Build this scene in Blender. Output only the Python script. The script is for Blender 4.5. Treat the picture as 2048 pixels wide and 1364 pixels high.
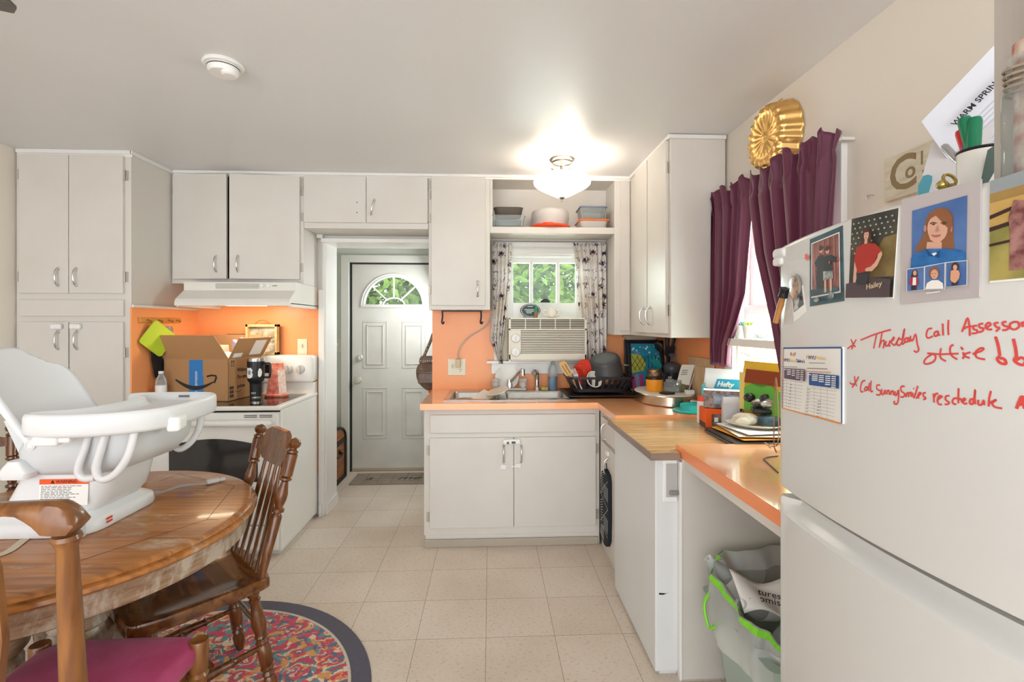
import bpy, bmesh, math, random
from mathutils import Vector, Matrix, Euler
for _o in list(bpy.data.objects):
    bpy.data.objects.remove(_o)
SC = bpy.context.scene
COL = SC.collection
R = math.radians
random.seed(7)

# ------------------------------------------------------------------ camera
FPX, CAMH, YAW = 970.0, 1.40, R(2.6)
cam_d = bpy.data.cameras.new('camera')
cam_d.sensor_width = 36.0
cam_d.lens = FPX / 2048.0 * 36.0
cam_d.shift_y = -32.0 / 2048.0
cam_d.clip_start = 0.02
cam = bpy.data.objects.new('camera', cam_d)
cam.location = (0, 0, CAMH)
cam.rotation_euler = (R(90), 0, -YAW)
COL.objects.link(cam)
SC.camera = cam

# ------------------------------------------------------------------ colour management, world, big lights
SC.view_settings.view_transform = 'Standard'
SC.view_settings.look = 'None'
SC.view_settings.gamma = 1.0
SC.view_settings.use_curve_mapping = False
SC.view_settings.exposure = 0.58
SC.cycles.transparent_max_bounces = 24
W = bpy.data.worlds.new('daylight')
SC.world = W
W.use_nodes = True
_bg = W.node_tree.nodes['Background']
_bg.inputs[0].default_value = (0.93, 0.96, 1.0, 1)
_bg.inputs[1].default_value = 3.0

def area(name, loc, aim, sx, sy, power, col=(1, 1, 1), spread=180):
    d = bpy.data.lights.new(name, 'AREA')
    d.shape = 'RECTANGLE'
    d.size, d.size_y = sx, sy
    d.energy = power
    d.color = col
    d.spread = R(spread)
    o = bpy.data.objects.new(name, d)
    o.location = loc
    o.rotation_euler = (Vector(aim) - Vector(loc)).to_track_quat('-Z', 'Y').to_euler()
    COL.objects.link(o)
    return o

area('rear_fill_light', (-0.6, -2.6, 1.5), (-0.6, 3, 1.25), 3.4, 1.9, 10, (0.97, 0.98, 1.0))  # added fill from behind the camera, no window is built there
area('daylight_side_window', (1.62, 2.12, 1.62), (-0.6, 2.3, 1.0), 0.8, 0.95, 75, (0.93, 0.97, 1.0))
area('daylight_sink_window', (0.42, 4.1, 1.8), (0.42, 2.0, 1.3), 0.55, 0.4, 14, (0.93, 0.97, 1.0))
area('hall_fill_light', (-0.39, 4.33, 1.5), (-1.6, 4.2, 1.0), 0.4, 0.9, 11, (0.95, 0.98, 1.0))  # unseen fill added to brighten the hall, its side wall has no window

# ------------------------------------------------------------------ pixel helpers (a pixel at a known real distance)
_s, _c = math.sin(YAW), math.cos(YAW)
def ray(u, v):
    a, b = (u - 1024.0) / FPX, (650.0 - v) / FPX
    return (_s + _c * a, _c - _s * a, b)
def pY(u, v, Y):
    r = ray(u, v); t = Y / r[1]; return Vector((r[0] * t, Y, CAMH + r[2] * t))
def pX(u, v, X):
    r = ray(u, v); t = X / r[0]; return Vector((X, r[1] * t, CAMH + r[2] * t))
def pZ(u, v, Z):
    r = ray(u, v); t = (Z - CAMH) / r[2]; return Vector((r[0] * t, r[1] * t, Z))

# ------------------------------------------------------------------ materials
def lin(h):
    h = h.lstrip('#')
    o = []
    for i in (0, 2, 4):
        c = int(h[i:i + 2], 16) / 255.0
        o.append(c / 12.92 if c <= 0.04045 else ((c + 0.055) / 1.055) ** 2.4)
    return (o[0], o[1], o[2], 1.0)
_MC = {}
def M(name, hexc='#cccccc', rough=0.5, metal=0.0, coat=0.0, emit=None, trans=0.0, alpha=1.0, ior=1.45,
      noise=None, bump=None, sss=0.0, sheen=0.0, spec=None):
    if name in _MC:
        return _MC[name]
    m = bpy.data.materials.new(name)
    m.use_nodes = True
    nt = m.node_tree
    b = nt.nodes['Principled BSDF']
    b.inputs['Base Color'].default_value = lin(hexc)
    b.inputs['Roughness'].default_value = rough
    b.inputs['Metallic'].default_value = metal
    b.inputs['Coat Weight'].default_value = coat
    b.inputs['Coat Roughness'].default_value = 0.08
    b.inputs['Transmission Weight'].default_value = trans
    b.inputs['Alpha'].default_value = alpha
    b.inputs['IOR'].default_value = ior
    b.inputs['Sheen Weight'].default_value = sheen
    if spec is not None:
        b.inputs['Specular IOR Level'].default_value = spec
    if emit:
        b.inputs['Emission Color'].default_value = lin(emit[0])
        b.inputs['Emission Strength'].default_value = emit[1]
    tc = None
    if noise or bump:
        tc = nt.nodes.new('ShaderNodeTexCoord')
    if noise:                                     # (scale, second colour, amount, stretch)
        sc_, col2, amt = noise[0], noise[1], noise[2]
        st = noise[3] if len(noise) > 3 else (1, 1, 1)
        mp = nt.nodes.new('ShaderNodeMapping'); mp.inputs['Scale'].default_value = st
        n = nt.nodes.new('ShaderNodeTexNoise'); n.inputs['Scale'].default_value = sc_; n.inputs['Detail'].default_value = 6
        rp = nt.nodes.new('ShaderNodeValToRGB')
        rp.color_ramp.elements[0].position = 0.5 - 0.5 / (1 + 3 * amt); rp.color_ramp.elements[1].position = 0.5 + 0.5 / (1 + 3 * amt)
        rp.color_ramp.elements[0].color = lin(hexc); rp.color_ramp.elements[1].color = lin(col2)
        nt.links.new(tc.outputs['Object'], mp.inputs['Vector']); nt.links.new(mp.outputs[0], n.inputs['Vector'])
        nt.links.new(n.outputs['Fac'], rp.inputs[0]); nt.links.new(rp.outputs[0], b.inputs['Base Color'])
    if bump:                                      # (scale, strength)
        n2 = nt.nodes.new('ShaderNodeTexNoise'); n2.inputs['Scale'].default_value = bump[0]; n2.inputs['Detail'].default_value = 4
        bp = nt.nodes.new('ShaderNodeBump'); bp.inputs['Strength'].default_value = bump[1]; bp.inputs['Distance'].default_value = 0.01
        nt.links.new(tc.outputs['Object'], n2.inputs['Vector']); nt.links.new(n2.outputs['Fac'], bp.inputs['Height'])
        nt.links.new(bp.outputs[0], b.inputs['Normal'])
    _MC[name] = m
    return m

def wood(name, c1, c2, scale=6.0, stretch=(1, 12, 12), rough=0.35, coat=0.2, wear=None, bump=0.05):
    if name in _MC:
        return _MC[name]
    m = M(name, c1, rough, coat=coat)
    nt = m.node_tree; b = nt.nodes['Principled BSDF']
    tc = nt.nodes.new('ShaderNodeTexCoord'); mp = nt.nodes.new('ShaderNodeMapping'); mp.inputs['Scale'].default_value = stretch
    n = nt.nodes.new('ShaderNodeTexNoise'); n.inputs['Scale'].default_value = scale; n.inputs['Detail'].default_value = 8; n.inputs['Distortion'].default_value = 0.6
    rp = nt.nodes.new('ShaderNodeValToRGB')
    rp.color_ramp.elements[0].position = 0.32; rp.color_ramp.elements[1].position = 0.68
    rp.color_ramp.elements[0].color = lin(c1); rp.color_ramp.elements[1].color = lin(c2)
    L = nt.links.new
    L(tc.outputs['Object'], mp.inputs['Vector']); L(mp.outputs[0], n.inputs['Vector']); L(n.outputs['Fac'], rp.inputs[0])
    out = rp.outputs[0]
    if wear:                                      # (hex, scale, threshold)
        n3 = nt.nodes.new('ShaderNodeTexNoise'); n3.inputs['Scale'].default_value = wear[1]; n3.inputs['Detail'].default_value = 9; n3.inputs['Roughness'].default_value = 0.7
        mp3 = nt.nodes.new('ShaderNodeMapping'); mp3.inputs['Scale'].default_value = (1, 3, 1)
        r3 = nt.nodes.new('ShaderNodeValToRGB'); r3.color_ramp.elements[0].position = wear[2]; r3.color_ramp.elements[1].position = wear[2] + 0.12
        mx = nt.nodes.new('ShaderNodeMixRGB'); mx.inputs[2].default_value = lin(wear[0])
        L(tc.outputs['Object'], mp3.inputs['Vector']); L(mp3.outputs[0], n3.inputs['Vector']); L(n3.outputs['Fac'], r3.inputs[0]); L(r3.outputs[0], mx.inputs[0]); L(out, mx.inputs[1])
        out = mx.outputs[0]
    L(out, b.inputs['Base Color'])
    if bump:
        bp = nt.nodes.new('ShaderNodeBump'); bp.inputs['Strength'].default_value = bump; bp.inputs['Distance'].default_value = 0.01
        L(n.outputs['Fac'], bp.inputs['Height']); L(bp.outputs[0], b.inputs['Normal'])
    return m

def glassy(name, tint='#ffffff', opacity=0.12, rough=0.02):
    """thin clear sheet: mostly see-through, with a gloss"""
    if name in _MC:
        return _MC[name]
    m = bpy.data.materials.new(name); m.use_nodes = True
    nt = m.node_tree; nt.nodes.clear()
    o = nt.nodes.new('ShaderNodeOutputMaterial'); t = nt.nodes.new('ShaderNodeBsdfTransparent'); p = nt.nodes.new('ShaderNodeBsdfPrincipled')
    t.inputs[0].default_value = lin(tint)
    p.inputs['Base Color'].default_value = lin(tint); p.inputs['Roughness'].default_value = rough
    fr = nt.nodes.new('ShaderNodeLayerWeight'); fr.inputs[0].default_value = 0.35
    mth = nt.nodes.new('ShaderNodeMath'); mth.operation = 'MULTIPLY_ADD'; mth.inputs[1].default_value = 0.6; mth.inputs[2].default_value = opacity; mth.use_clamp = True
    mx = nt.nodes.new('ShaderNodeMixShader')
    L = nt.links.new
    L(fr.outputs['Fresnel'], mth.inputs[0]); L(mth.outputs[0], mx.inputs[0]); L(t.outputs[0], mx.inputs[1]); L(p.outputs[0], mx.inputs[2]); L(mx.outputs[0], o.inputs[0])
    _MC[name] = m
    return m

# ------------------------------------------------------------------ mesh builder
class B:
    def __init__(self):
        self.bm = bmesh.new(); self.mi = 0
    def _mark(self, n0):
        self.bm.faces.ensure_lookup_table()
        for f in self.bm.faces[n0:]:
            f.material_index = self.mi
    def box(self, x0, x1, y0, y1, z0, z1, bev=0.0, seg=2, rot=None, piv=None):
        n0 = len(self.bm.faces)
        P = [(x0, y0, z0), (x1, y0, z0), (x1, y1, z0), (x0, y1, z0), (x0, y0, z1), (x1, y0, z1), (x1, y1, z1), (x0, y1, z1)]
        vs = [self.bm.verts.new(p) for p in P]
        fs = [self.bm.faces.new([vs[i] for i in q]) for q in ((3, 2, 1, 0), (4, 5, 6, 7), (0, 1, 5, 4), (1, 2, 6, 5), (2, 3, 7, 6), (3, 0, 4, 7))]
        if bev:
            es = list({e for f in fs for e in f.edges})
            r = bmesh.ops.bevel(self.bm, geom=es, offset=bev, segments=seg, profile=0.5, affect='EDGES')
            vs = list({v for f in r['faces'] for v in f.verts} | {v for v in vs if v.is_valid})
        if rot is not None:
            mt = rot.to_matrix() if isinstance(rot, Euler) else rot
            c = Vector(piv if piv else ((x0 + x1) / 2, (y0 + y1) / 2, (z0 + z1) / 2))
            for v in vs:
                v.co = c + mt @ (v.co - c)
        self._mark(n0); return self
    def quad(self, *pts):
        n0 = len(self.bm.faces); self.bm.faces.new([self.bm.verts.new(p) for p in pts]); self._mark(n0); return self
    def prism(self, poly, axis, a, b_):
        """poly of 2D points extruded along axis between a and b_ ('X': (y,z), 'Y': (x,z), 'Z': (x,y))"""
        n0 = len(self.bm.faces)
        def mk(p, t):
            return {'X': (t, p[0], p[1]), 'Y': (p[0], t, p[1]), 'Z': (p[0], p[1], t)}[axis]
        A = [self.bm.verts.new(mk(p, a)) for p in poly]; C = [self.bm.verts.new(mk(p, b_)) for p in poly]
        n = len(poly)
        f1 = self.bm.faces.new(A); f2 = self.bm.faces.new(C[::-1])
        for i in range(n):
            self.bm.faces.new((A[i], C[i], C[(i + 1) % n], A[(i + 1) % n]))
        bmesh.ops.triangulate(self.bm, faces=[f for f in (f1, f2) if len(f.verts) > 4])
        self._mark(n0); return self
    def rings(self, rings, cap=True, closed=True):
        """loft through rings of equal length"""
        n0 = len(self.bm.faces)
        V = [[self.bm.verts.new(p) for p in r] for r in rings]
        n = len(V[0])
        for a, c in zip(V, V[1:]):
            for i in range(n if closed else n - 1):
                j = (i + 1) % n
                self.bm.faces.new((a[i], a[j], c[j], c[i]))
        if cap and closed:
            fs = [self.bm.faces.new(V[0][::-1]), self.bm.faces.new(V[-1])]
            bmesh.ops.triangulate(self.bm, faces=[f for f in fs if len(f.verts) > 4])
        self._mark(n0); return self
    def lathe(self, prof, origin=(0, 0, 0), axis=(0, 0, 1), n=24, cap=True):
        """prof: (radius, distance along axis)"""
        q = Vector(axis).normalized().to_track_quat('Z', 'Y'); o = Vector(origin)
        rs = []
        for r, z in prof:
            r = max(r, 1e-4)
            rs.append([o + q @ Vector((r * math.cos(2 * math.pi * i / n), r * math.sin(2 * math.pi * i / n), z)) for i in range(n)])
        return self.rings(rs, cap)
    def cyl(self, p0, p1, r0, r1=None, n=16):
        d = Vector(p1) - Vector(p0)
        return self.lathe([(r0, 0), (r0 if r1 is None else r1, d.length)], p0, d, n)
    def tube(self, pts, r, n=8, closed=False):
        pts = [Vector(p) for p in pts]
        rr = r if isinstance(r, (list, tuple)) else [r] * len(pts)
        rs = []; up = None
        for i, p in enumerate(pts):
            t = (pts[min(i + 1, len(pts) - 1)] - pts[max(i - 1, 0)])
            if closed:
                t = pts[(i + 1) % len(pts)] - pts[i - 1]
            t.normalize()
            if up is None:
                up = t.orthogonal().normalized()
            up = (up - t * up.dot(t))
            up = up.normalized() if up.length > 1e-6 else t.orthogonal().normalized()
            s = t.cross(up)
            rs.append([p + (up * math.cos(2 * math.pi * k / n) + s * math.sin(2 * math.pi * k / n)) * rr[i] for k in range(n)])
        if closed:
            rs.append(rs[0])
        return self.rings(rs, cap=not closed)
    def ball(self, c, r, n=14, sc=(1, 1, 1)):
        n0 = len(self.bm.faces)
        bmesh.ops.create_uvsphere(self.bm, u_segments=n, v_segments=max(6, n * 2 // 3), radius=1.0,
                                  matrix=Matrix.Translation(c) @ Matrix.Diagonal((r * sc[0], r * sc[1], r * sc[2], 1)))
        self._mark(n0); return self
    def grid(self, f, nu, nv, closed_u=False):
        n0 = len(self.bm.faces)
        V = [[self.bm.verts.new(f(i / nu, j / nv)) for i in range(nu if closed_u else nu + 1)] for j in range(nv + 1)]
        for j in range(nv):
            for i in range(nu):
                k = (i + 1) % len(V[0])
                self.bm.faces.new((V[j][i], V[j][k], V[j + 1][k], V[j + 1][i]))
        self._mark(n0); return self
    def mat(self, i):
        self.mi = i; return self
    def xf(self, m):
        for v in self.bm.verts:
            v.co = m @ v.co
        return self
    def done(self, name, mats, parent=None, world=True, smooth=None, solid=0.0, label=None):
        me = bpy.data.meshes.new(name)
        bm = self.bm
        if parent is not None and world:
            im = XF[parent].inverted()
            for v in bm.verts:
                v.co = im @ v.co
        bmesh.ops.recalc_face_normals(bm, faces=bm.faces)
        if smooth is not None:
            for f in bm.faces:
                f.smooth = True
            for e in bm.edges:
                if len(e.link_faces) == 2 and e.calc_face_angle(0) > R(smooth):
                    e.smooth = False
        bm.to_mesh(me); bm.free()
        for m in (mats if isinstance(mats, (list, tuple)) else [mats]):
            me.materials.append(m)
        o = bpy.data.objects.new(name, me)
        COL.objects.link(o)
        if parent is not None:
            o.parent = parent
            XF[o] = XF[parent].copy()
        else:
            XF[o] = Matrix()
        if solid:
            md = o.modifiers.new('thickness', 'SOLIDIFY'); md.thickness = solid; md.offset = 0
        if label:
            o['label'] = label
        return o
XF = {}

def thing(name, label, cat, loc=(0, 0, 0), rotz=0.0, group=None, rot=None):
    o = bpy.data.objects.new(name, None)
    COL.objects.link(o)
    e = rot if rot is not None else Euler((0, 0, rotz))
    o.location = loc; o.rotation_euler = e; o.empty_display_size = 0.05
    XF[o] = Matrix.Translation(Vector(loc)) @ e.to_matrix().to_4x4()
    o['label'] = label; o['category'] = cat
    if group:
        o['group'] = group
    return o
def tag(o, label, cat, group=None):
    o['label'] = label; o['category'] = cat
    if group:
        o['group'] = group
    return o
def struct(o):
    o['kind'] = 'structure'
    return o
def base_at(o, loc):
    """put the origin of a single-mesh thing at its base"""
    loc = Vector(loc)
    for v in o.data.vertices:
        v.co -= loc
    o.location = loc
    return o

def text(name, s, size, mat, parent, frame, ext=0.0004, align='CENTER', xs=1.0, bold=0.0, shear=0.0):
    """lettering as a mesh; frame = (origin, x axis, y axis) in world space"""
    cu = bpy.data.curves.new(name, 'FONT')
    cu.body = s; cu.size = size; cu.extrude = ext; cu.align_x = align; cu.align_y = 'CENTER'; cu.offset = bold; cu.shear = shear
    cu.resolution_u = 3
    t = bpy.data.objects.new('tmp', cu); COL.objects.link(t)
    bpy.context.view_layer.update()
    me = bpy.data.meshes.new_from_object(t.evaluated_get(bpy.context.evaluated_depsgraph_get()))
    bpy.data.objects.remove(t)
    o_, x_, y_ = Vector(frame[0]), Vector(frame[1]).normalized(), Vector(frame[2]).normalized()
    n_ = x_.cross(y_)
    im = XF[parent].inverted()
    for v in me.vertices:
        v.co = im @ (o_ + x_ * v.co.x * xs + y_ * v.co.y + n_ * v.co.z)
    me.materials.clear(); me.materials.append(mat); me.name = name
    o = bpy.data.objects.new(name, me); COL.objects.link(o); o.parent = parent; XF[o] = XF[parent].copy()
    return o

def rrect(x0, x1, y0, y1, r, n=5):
    """rounded rectangle outline, 4*(n+1) points, counter-clockwise"""
    pts = []
    for cx, cy, a0 in ((x1 - r, y1 - r, 0), (x0 + r, y1 - r, 90), (x0 + r, y0 + r, 180), (x1 - r, y0 + r, 270)):
        for i in range(n + 1):
            a = R(a0 + 90 * i / n)
            pts.append((cx + r * math.cos(a), cy + r * math.sin(a)))
    return pts
def lerp(a, b, t):
    return a + (b - a) * t
def interp(tab, t):
    """piecewise linear table [(t, value)]"""
    for (t0, v0), (t1, v1) in zip(tab, tab[1:]):
        if t <= t1:
            k = 0 if t1 == t0 else max(0, (t - t0) / (t1 - t0))
            return v0 + (v1 - v0) * k
    return tab[-1][1]
def spline(pts, n=8):
    """Catmull-Rom through points"""
    P = [Vector(p) for p in pts]; out = []
    for i in range(len(P) - 1):
        p0, p1, p2, p3 = P[max(i - 1, 0)], P[i], P[i + 1], P[min(i + 2, len(P) - 1)]
        for k in range(n):
            t = k / n
            out.append(0.5 * ((2 * p1) + (p2 - p0) * t + (2 * p0 - 5 * p1 + 4 * p2 - p3) * t * t + (3 * p1 - p0 - 3 * p2 + p3) * t ** 3))
    out.append(P[-1]); return out

# shared materials
paint = M('cabinet_paint', '#dcd7d0', 0.42, noise=(3.0, '#d3cdc4', 0.3), bump=(60, 0.03))
paint_edge = M('cabinet_face_frame', '#d9d4cc', 0.42)
chrome = M('chrome', '#d8d8d8', 0.18, 1.0)
nickel = M('brushed_nickel', '#a8a29a', 0.32, 1.0)
white_pl = M('white_plastic', '#ecebe8', 0.35)
black = M('black_plastic', '#17171a', 0.4)
dark = M('dark_gap', '#1b1a19', 0.9)
orange_lam = M('orange_laminate', '#fbb078', 0.27, coat=1.0, noise=(1.5, '#faab73', 0.2))
# =================================================================== THE SETTING
def floor_mat():
    m = M('vinyl_floor_tile', '#d9cbb8', 0.38)
    nt = m.node_tree; b = nt.nodes['Principled BSDF']; L = nt.links.new
    tc = nt.nodes.new('ShaderNodeTexCoord'); mp = nt.nodes.new('ShaderNodeMapping'); mp.inputs['Location'].default_value = (0.018, -0.033, 0)
    br = nt.nodes.new('ShaderNodeTexBrick'); br.offset = 0.0; br.squash = 1.0
    br.inputs['Scale'].default_value = 1.0; br.inputs['Brick Width'].default_value = 0.3095; br.inputs['Row Height'].default_value = 0.306
    br.inputs['Mortar Size'].default_value = 0.0011; br.inputs['Mortar Smooth'].default_value = 0.3; br.inputs['Bias'].default_value = 0.0
    br.inputs['Color1'].default_value = lin('#e3d6c8'); br.inputs['Color2'].default_value = lin('#dccdbd'); br.inputs['Mortar'].default_value = lin('#75695c')
    n = nt.nodes.new('ShaderNodeTexNoise'); n.inputs['Scale'].default_value = 95; n.inputs['Detail'].default_value = 3
    mp2 = nt.nodes.new('ShaderNodeMapping'); mp2.inputs['Scale'].default_value = (0.6, 1.3, 1); mp2.inputs['Rotation'].default_value = (0, 0, 0.4)
    r = nt.nodes.new('ShaderNodeValToRGB'); r.color_ramp.elements[0].position = 0.33; r.color_ramp.elements[1].position = 0.43
    r.color_ramp.elements[0].color = (0.72, 0.69, 0.65, 1); r.color_ramp.elements[1].color = (1, 1, 1, 1)
    n2 = nt.nodes.new('ShaderNodeTexNoise'); n2.inputs['Scale'].default_value = 2.2; n2.inputs['Detail'].default_value = 6
    r2 = nt.nodes.new('ShaderNodeValToRGB'); r2.color_ramp.elements[0].position = 0.3; r2.color_ramp.elements[1].position = 0.6
    r2.color_ramp.elements[0].color = (0.88, 0.85, 0.80, 1); r2.color_ramp.elements[1].color = (1, 1, 1, 1)
    x1 = nt.nodes.new('ShaderNodeMixRGB'); x1.blend_type = 'MULTIPLY'; x1.inputs[0].default_value = 0.8
    x2 = nt.nodes.new('ShaderNodeMixRGB'); x2.blend_type = 'MULTIPLY'; x2.inputs[0].default_value = 0.9
    L(tc.outputs['Object'], mp.inputs[0]); L(mp.outputs[0], br.inputs['Vector']); L(tc.outputs['Object'], mp2.inputs[0]); L(mp2.outputs[0], n.inputs[0]); L(n.outputs[0], r.inputs[0])
    L(tc.outputs['Object'], n2.inputs[0]); L(n2.outputs[0], r2.inputs[0])
    L(br.outputs['Color'], x1.inputs[1]); L(r.outputs[0], x1.inputs[2]); L(x1.outputs[0], x2.inputs[1]); L(r2.outputs[0], x2.inputs[2]); L(x2.outputs[0], b.inputs['Base Color'])
    bp = nt.nodes.new('ShaderNodeBump'); bp.inputs['Strength'].default_value = 0.15; bp.inputs['Distance'].default_value = 0.003
    L(br.outputs['Fac'], bp.inputs['Height']); bp.invert = True; L(bp.outputs[0], b.inputs['Normal'])
    return m
wall_m = M('wall_paint_cream', '#ebe3d8', 0.55, noise=(0.9, '#e5dccd', 0.3), bump=(45, 0.05))
wall_b = M('wall_paint_back', '#dedad2', 0.5, bump=(45, 0.05))
hall_m = M('hall_paint_pale_green', '#d3d6cb', 0.55, bump=(40, 0.05))
ceil_m = M('ceiling_paint', '#e2e2e2', 0.36, noise=(0.8, '#dddcdb', 0.2), bump=(30, 0.05))
trim_m = M('white_trim_gloss', '#e9e7e3', 0.25)

struct(B().box(-2.95, 1.45, -2.5, 4.95, -0.06, 0.0).done('floor', floor_mat()))
struct(B().box(-2.95, 1.45, -2.5, 3.85, 2.44, 2.5).done('ceiling', ceil_m))
struct(B().box(-2.92, -2.80, -2.5, 3.85, 0, 2.44).done('wall_left', wall_m))
WY0, WY1, WZ0, WZ1 = 1.79, 2.50, 1.02, 1.98              # opening of the side window
b = B()
b.box(1.30, 1.42, -2.5, WY0, 0, 2.44).box(1.30, 1.42, WY1, 3.85, 0, 2.44)
b.box(1.30, 1.42, WY0, WY1, 0, WZ0).box(1.30, 1.42, WY0, WY1, WZ1, 2.44)
struct(b.done('wall_right', wall_m))
BX0, BX1, BZ0, BZ1 = 0.12, 0.72, 1.125, 1.93             # opening of the sink window
DX0, DX1 = -1.235, -0.43                                 # doorway to the hall
b = B()
b.box(-2.80, DX0, 3.65, 3.85, 0, 2.44).box(DX0, DX1, 3.65, 3.85, 2.035, 2.44)
b.box(DX1, BX0, 3.65, 3.85, 0, 2.44).box(BX1, 1.30, 3.65, 3.85, 0, 2.44)
b.box(BX0, BX1, 3.65, 3.85, 0, BZ0).box(BX0, BX1, 3.65, 3.85, BZ1, 2.44)
struct(b.done('wall_back', wall_b))
# hall beyond the doorway
DL, DR, DT = -1.335, -0.49, 1.995                        # outer door opening
b = B()
b.box(-1.95, DL, 4.68, 4.8, 0, 2.44).box(DR, -0.36, 4.68, 4.8, 0, 2.44).box(DL, DR, 4.68, 4.8, DT, 2.44)
b.box(-2.0, -1.95, 3.85, 4.8, 0, 2.44).box(-0.36, -0.31, 3.85, 4.8, 0, 2.44)
struct(b.done('wall_hall', hall_m))
struct(B().box(-2.0, -0.31, 3.85, 4.8, 2.44, 2.5).done('ceiling_hall', ceil_m))

# door casings: jamb lining of the doorway, and the outer door's frame
b = B()
b.box(DX0, DX0 + 0.03, 3.63, 3.88, 0, 2.035, 0.003).box(DX0, DX1 + 0.02, 3.60, 3.88, 2.005, 2.035, 0.003)
b.box(DX0 - 0.03, DX0 + 0.012, 3.60, 3.65, 2.035, 2.06)
struct(b.done('trim_1', trim_m))
struct(B().box(DX0 - 0.022, DX0 + 0.02, 3.615, 3.65, 0, 1.66, 0.003).done('trim_2', trim_m))
b = B()
b.box(DL - 0.075, DL, 4.655, 4.69, 0, DT + 0.07, 0.004).box(DR, DR + 0.07, 4.655, 4.69, 0, DT + 0.07, 0.004)
b.box(DL, DR, 4.655, 4.69, DT, DT + 0.07, 0.004)
struct(b.done('trim_3', M('hall_trim', '#dddcd2', 0.4)))
b = B()
b.box(DL - 0.003, DL + 0.012, 4.69, 4.78, 0.0, DT).box(DL, DR, 4.69, 4.78, DT - 0.012, DT + 0.003)
struct(b.done('trim_4', M('weather_strip', '#2c2f30', 0.7)))
struct(B().box(DX0 - 0.014, DX0 + 0.006, 3.60, 3.625, 0, 0.09).box(DX0 + 0.03, DX0 + 0.042, 3.625, 3.88, 0, 0.085, 0.003).done('baseboard_hall', trim_m))
# orange laminate splashback panels on the walls
spl = B()
spl.box(DX1, 0.045, 3.64, 3.65, 0.0, 1.52).box(0.795, 1.297, 3.64, 3.65, 0.0, 1.36).box(0.045, 0.795, 3.64, 3.65, 0.0, 1.06).box(1.29, 1.30, 2.56, 3.64, 0.9, 1.36)
spl.box(-2.13, DX0 - 0.02, 3.64, 3.65, 0.3, 1.66).box(-2.138, -2.128, 2.985, 3.64, 0.3, 1.508)
struct(spl.done('trim_5', M('orange_wall_laminate', '#f9a66b', 0.3, noise=(1.5, '#f7a064', 0.2))))
struct(B().box(-2.13, -2.118, 2.985, 3.64, 1.505, 1.522, 0.002).done('trim_6', trim_m))

# outer door: steel, six-panel style with a fan light
door_m = M('hall_door_paint', '#d9d8d0', 0.38, noise=(5.0, '#cdc9be', 0.3), bump=(20, 0.04))
d1 = thing('door_1', 'white hall door with a fan-shaped window', 'door', (DL, 4.72, 0)); del d1['category']; struct(d1)
X0, X1, YD = DL + 0.018, DR - 0.004, 4.705
FC, FZ, FR = -0.925, 1.585, 0.275
b = B()
b.box(X0, X1, YD, YD + 0.044, 0.012, FZ).box(X0, X1, YD, YD + 0.044, FZ + FR + 0.01, DT - 0.014)
N = 20
arc = [(FC + FR * math.cos(math.pi * i / N), FZ + FR * math.sin(math.pi * i / N)) for i in range(N + 1)]
top = FZ + FR + 0.01
for (a0, z0), (a1, z1) in zip(arc, arc[1:]):
    b.prism([(a0, z0), (a0, top), (a1, top), (a1, z1)], 'Y', YD, YD + 0.044)
b.box(FC + FR, X1, YD, YD + 0.044, FZ, top).box(X0, FC - FR, YD, YD + 0.044, FZ, top)
for (px0, px1) in ((-1.215, -0.985), (-0.845, -0.615)):     # pressed panels
    for (pz0, pz1) in ((0.31, 0.80), (0.985, 1.435)):
        for k, (ins, dp) in enumerate(((0, 0.004), (0.035, 0.008))):
            a0, a1, c0, c1 = px0 + ins, px1 - ins, pz0 + ins, pz1 - ins
            t = 0.010
            b.box(a0, a1, YD - dp, YD, c0, c0 + t, 0.003).box(a0, a1, YD - dp, YD, c1 - t, c1, 0.003)
            b.box(a0, a0 + t, YD - dp, YD, c0, c1, 0.003).box(a1 - t, a1, YD - dp, YD, c0, c1, 0.003)
b.done('door_panel', door_m, d1)
b = B()
rim = [(FC + r_ * math.cos(math.pi * i / 24), FZ + r_ * math.sin(math.pi * i / 24)) for r_ in (FR + 0.03,) for i in range(25)]
for rr, dy in ((FR + 0.008, 0.014), (FR + 0.028, 0.007)):
    b.tube([(FC + rr * math.cos(math.pi * i / 24), YD - 0.002, FZ + rr * math.sin(math.pi * i / 24)) for i in range(25)], 0.011, 8)
b.box(FC - FR - 0.035, FC + FR + 0.035, YD - 0.012, YD + 0.01, FZ - 0.018, FZ + 0.012, 0.003)
b.tube([(FC + 0.105 * math.cos(math.pi * i / 12), YD + 0.012, FZ + 0.075 * math.sin(math.pi * i / 12)) for i in range(13)], 0.008, 6)
for a in (42, 90, 138):
    ca, sa = math.cos(R(a)), math.sin(R(a))
    b.tube([(FC + 0.08 * ca, YD + 0.012, FZ + 0.075 * sa), (FC + FR * ca, YD + 0.012, FZ + FR * sa)], 0.009, 6)
b.done('fan_window_frame', trim_m, d1, smooth=40)
pane = glassy('window_glass', '#f4fbf6', 0.03)
b = B(); b.prism(arc, 'Y', YD + 0.02, YD + 0.026); b.done('fan_window_pane', pane, d1)
kb = B()
kb.lathe([(0.03, 0), (0.03, 0.006), (0.012, 0.012), (0.012, 0.03), (0.03, 0.042), (0.034, 0.055), (0.028, 0.07), (0.0, 0.074)], (-1.255, YD, 0.875), (0, -1, 0), 20)
kb.done('door_knob', M('worn_brass_white', '#cfc9b8', 0.3, 0.3), d1, smooth=40)
B().lathe([(0.032, 0), (0.032, 0.014), (0.026, 0.02), (0.0, 0.02)], (-1.245, YD, 1.085), (0, -1, 0), 20).box(-1.249, -1.241, YD - 0.04, YD - 0.02, 1.07, 1.10, 0.002).done('deadbolt', M('deadbolt_chrome', '#d5d4d0', 0.3, 0.5), d1, smooth=40)
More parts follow.
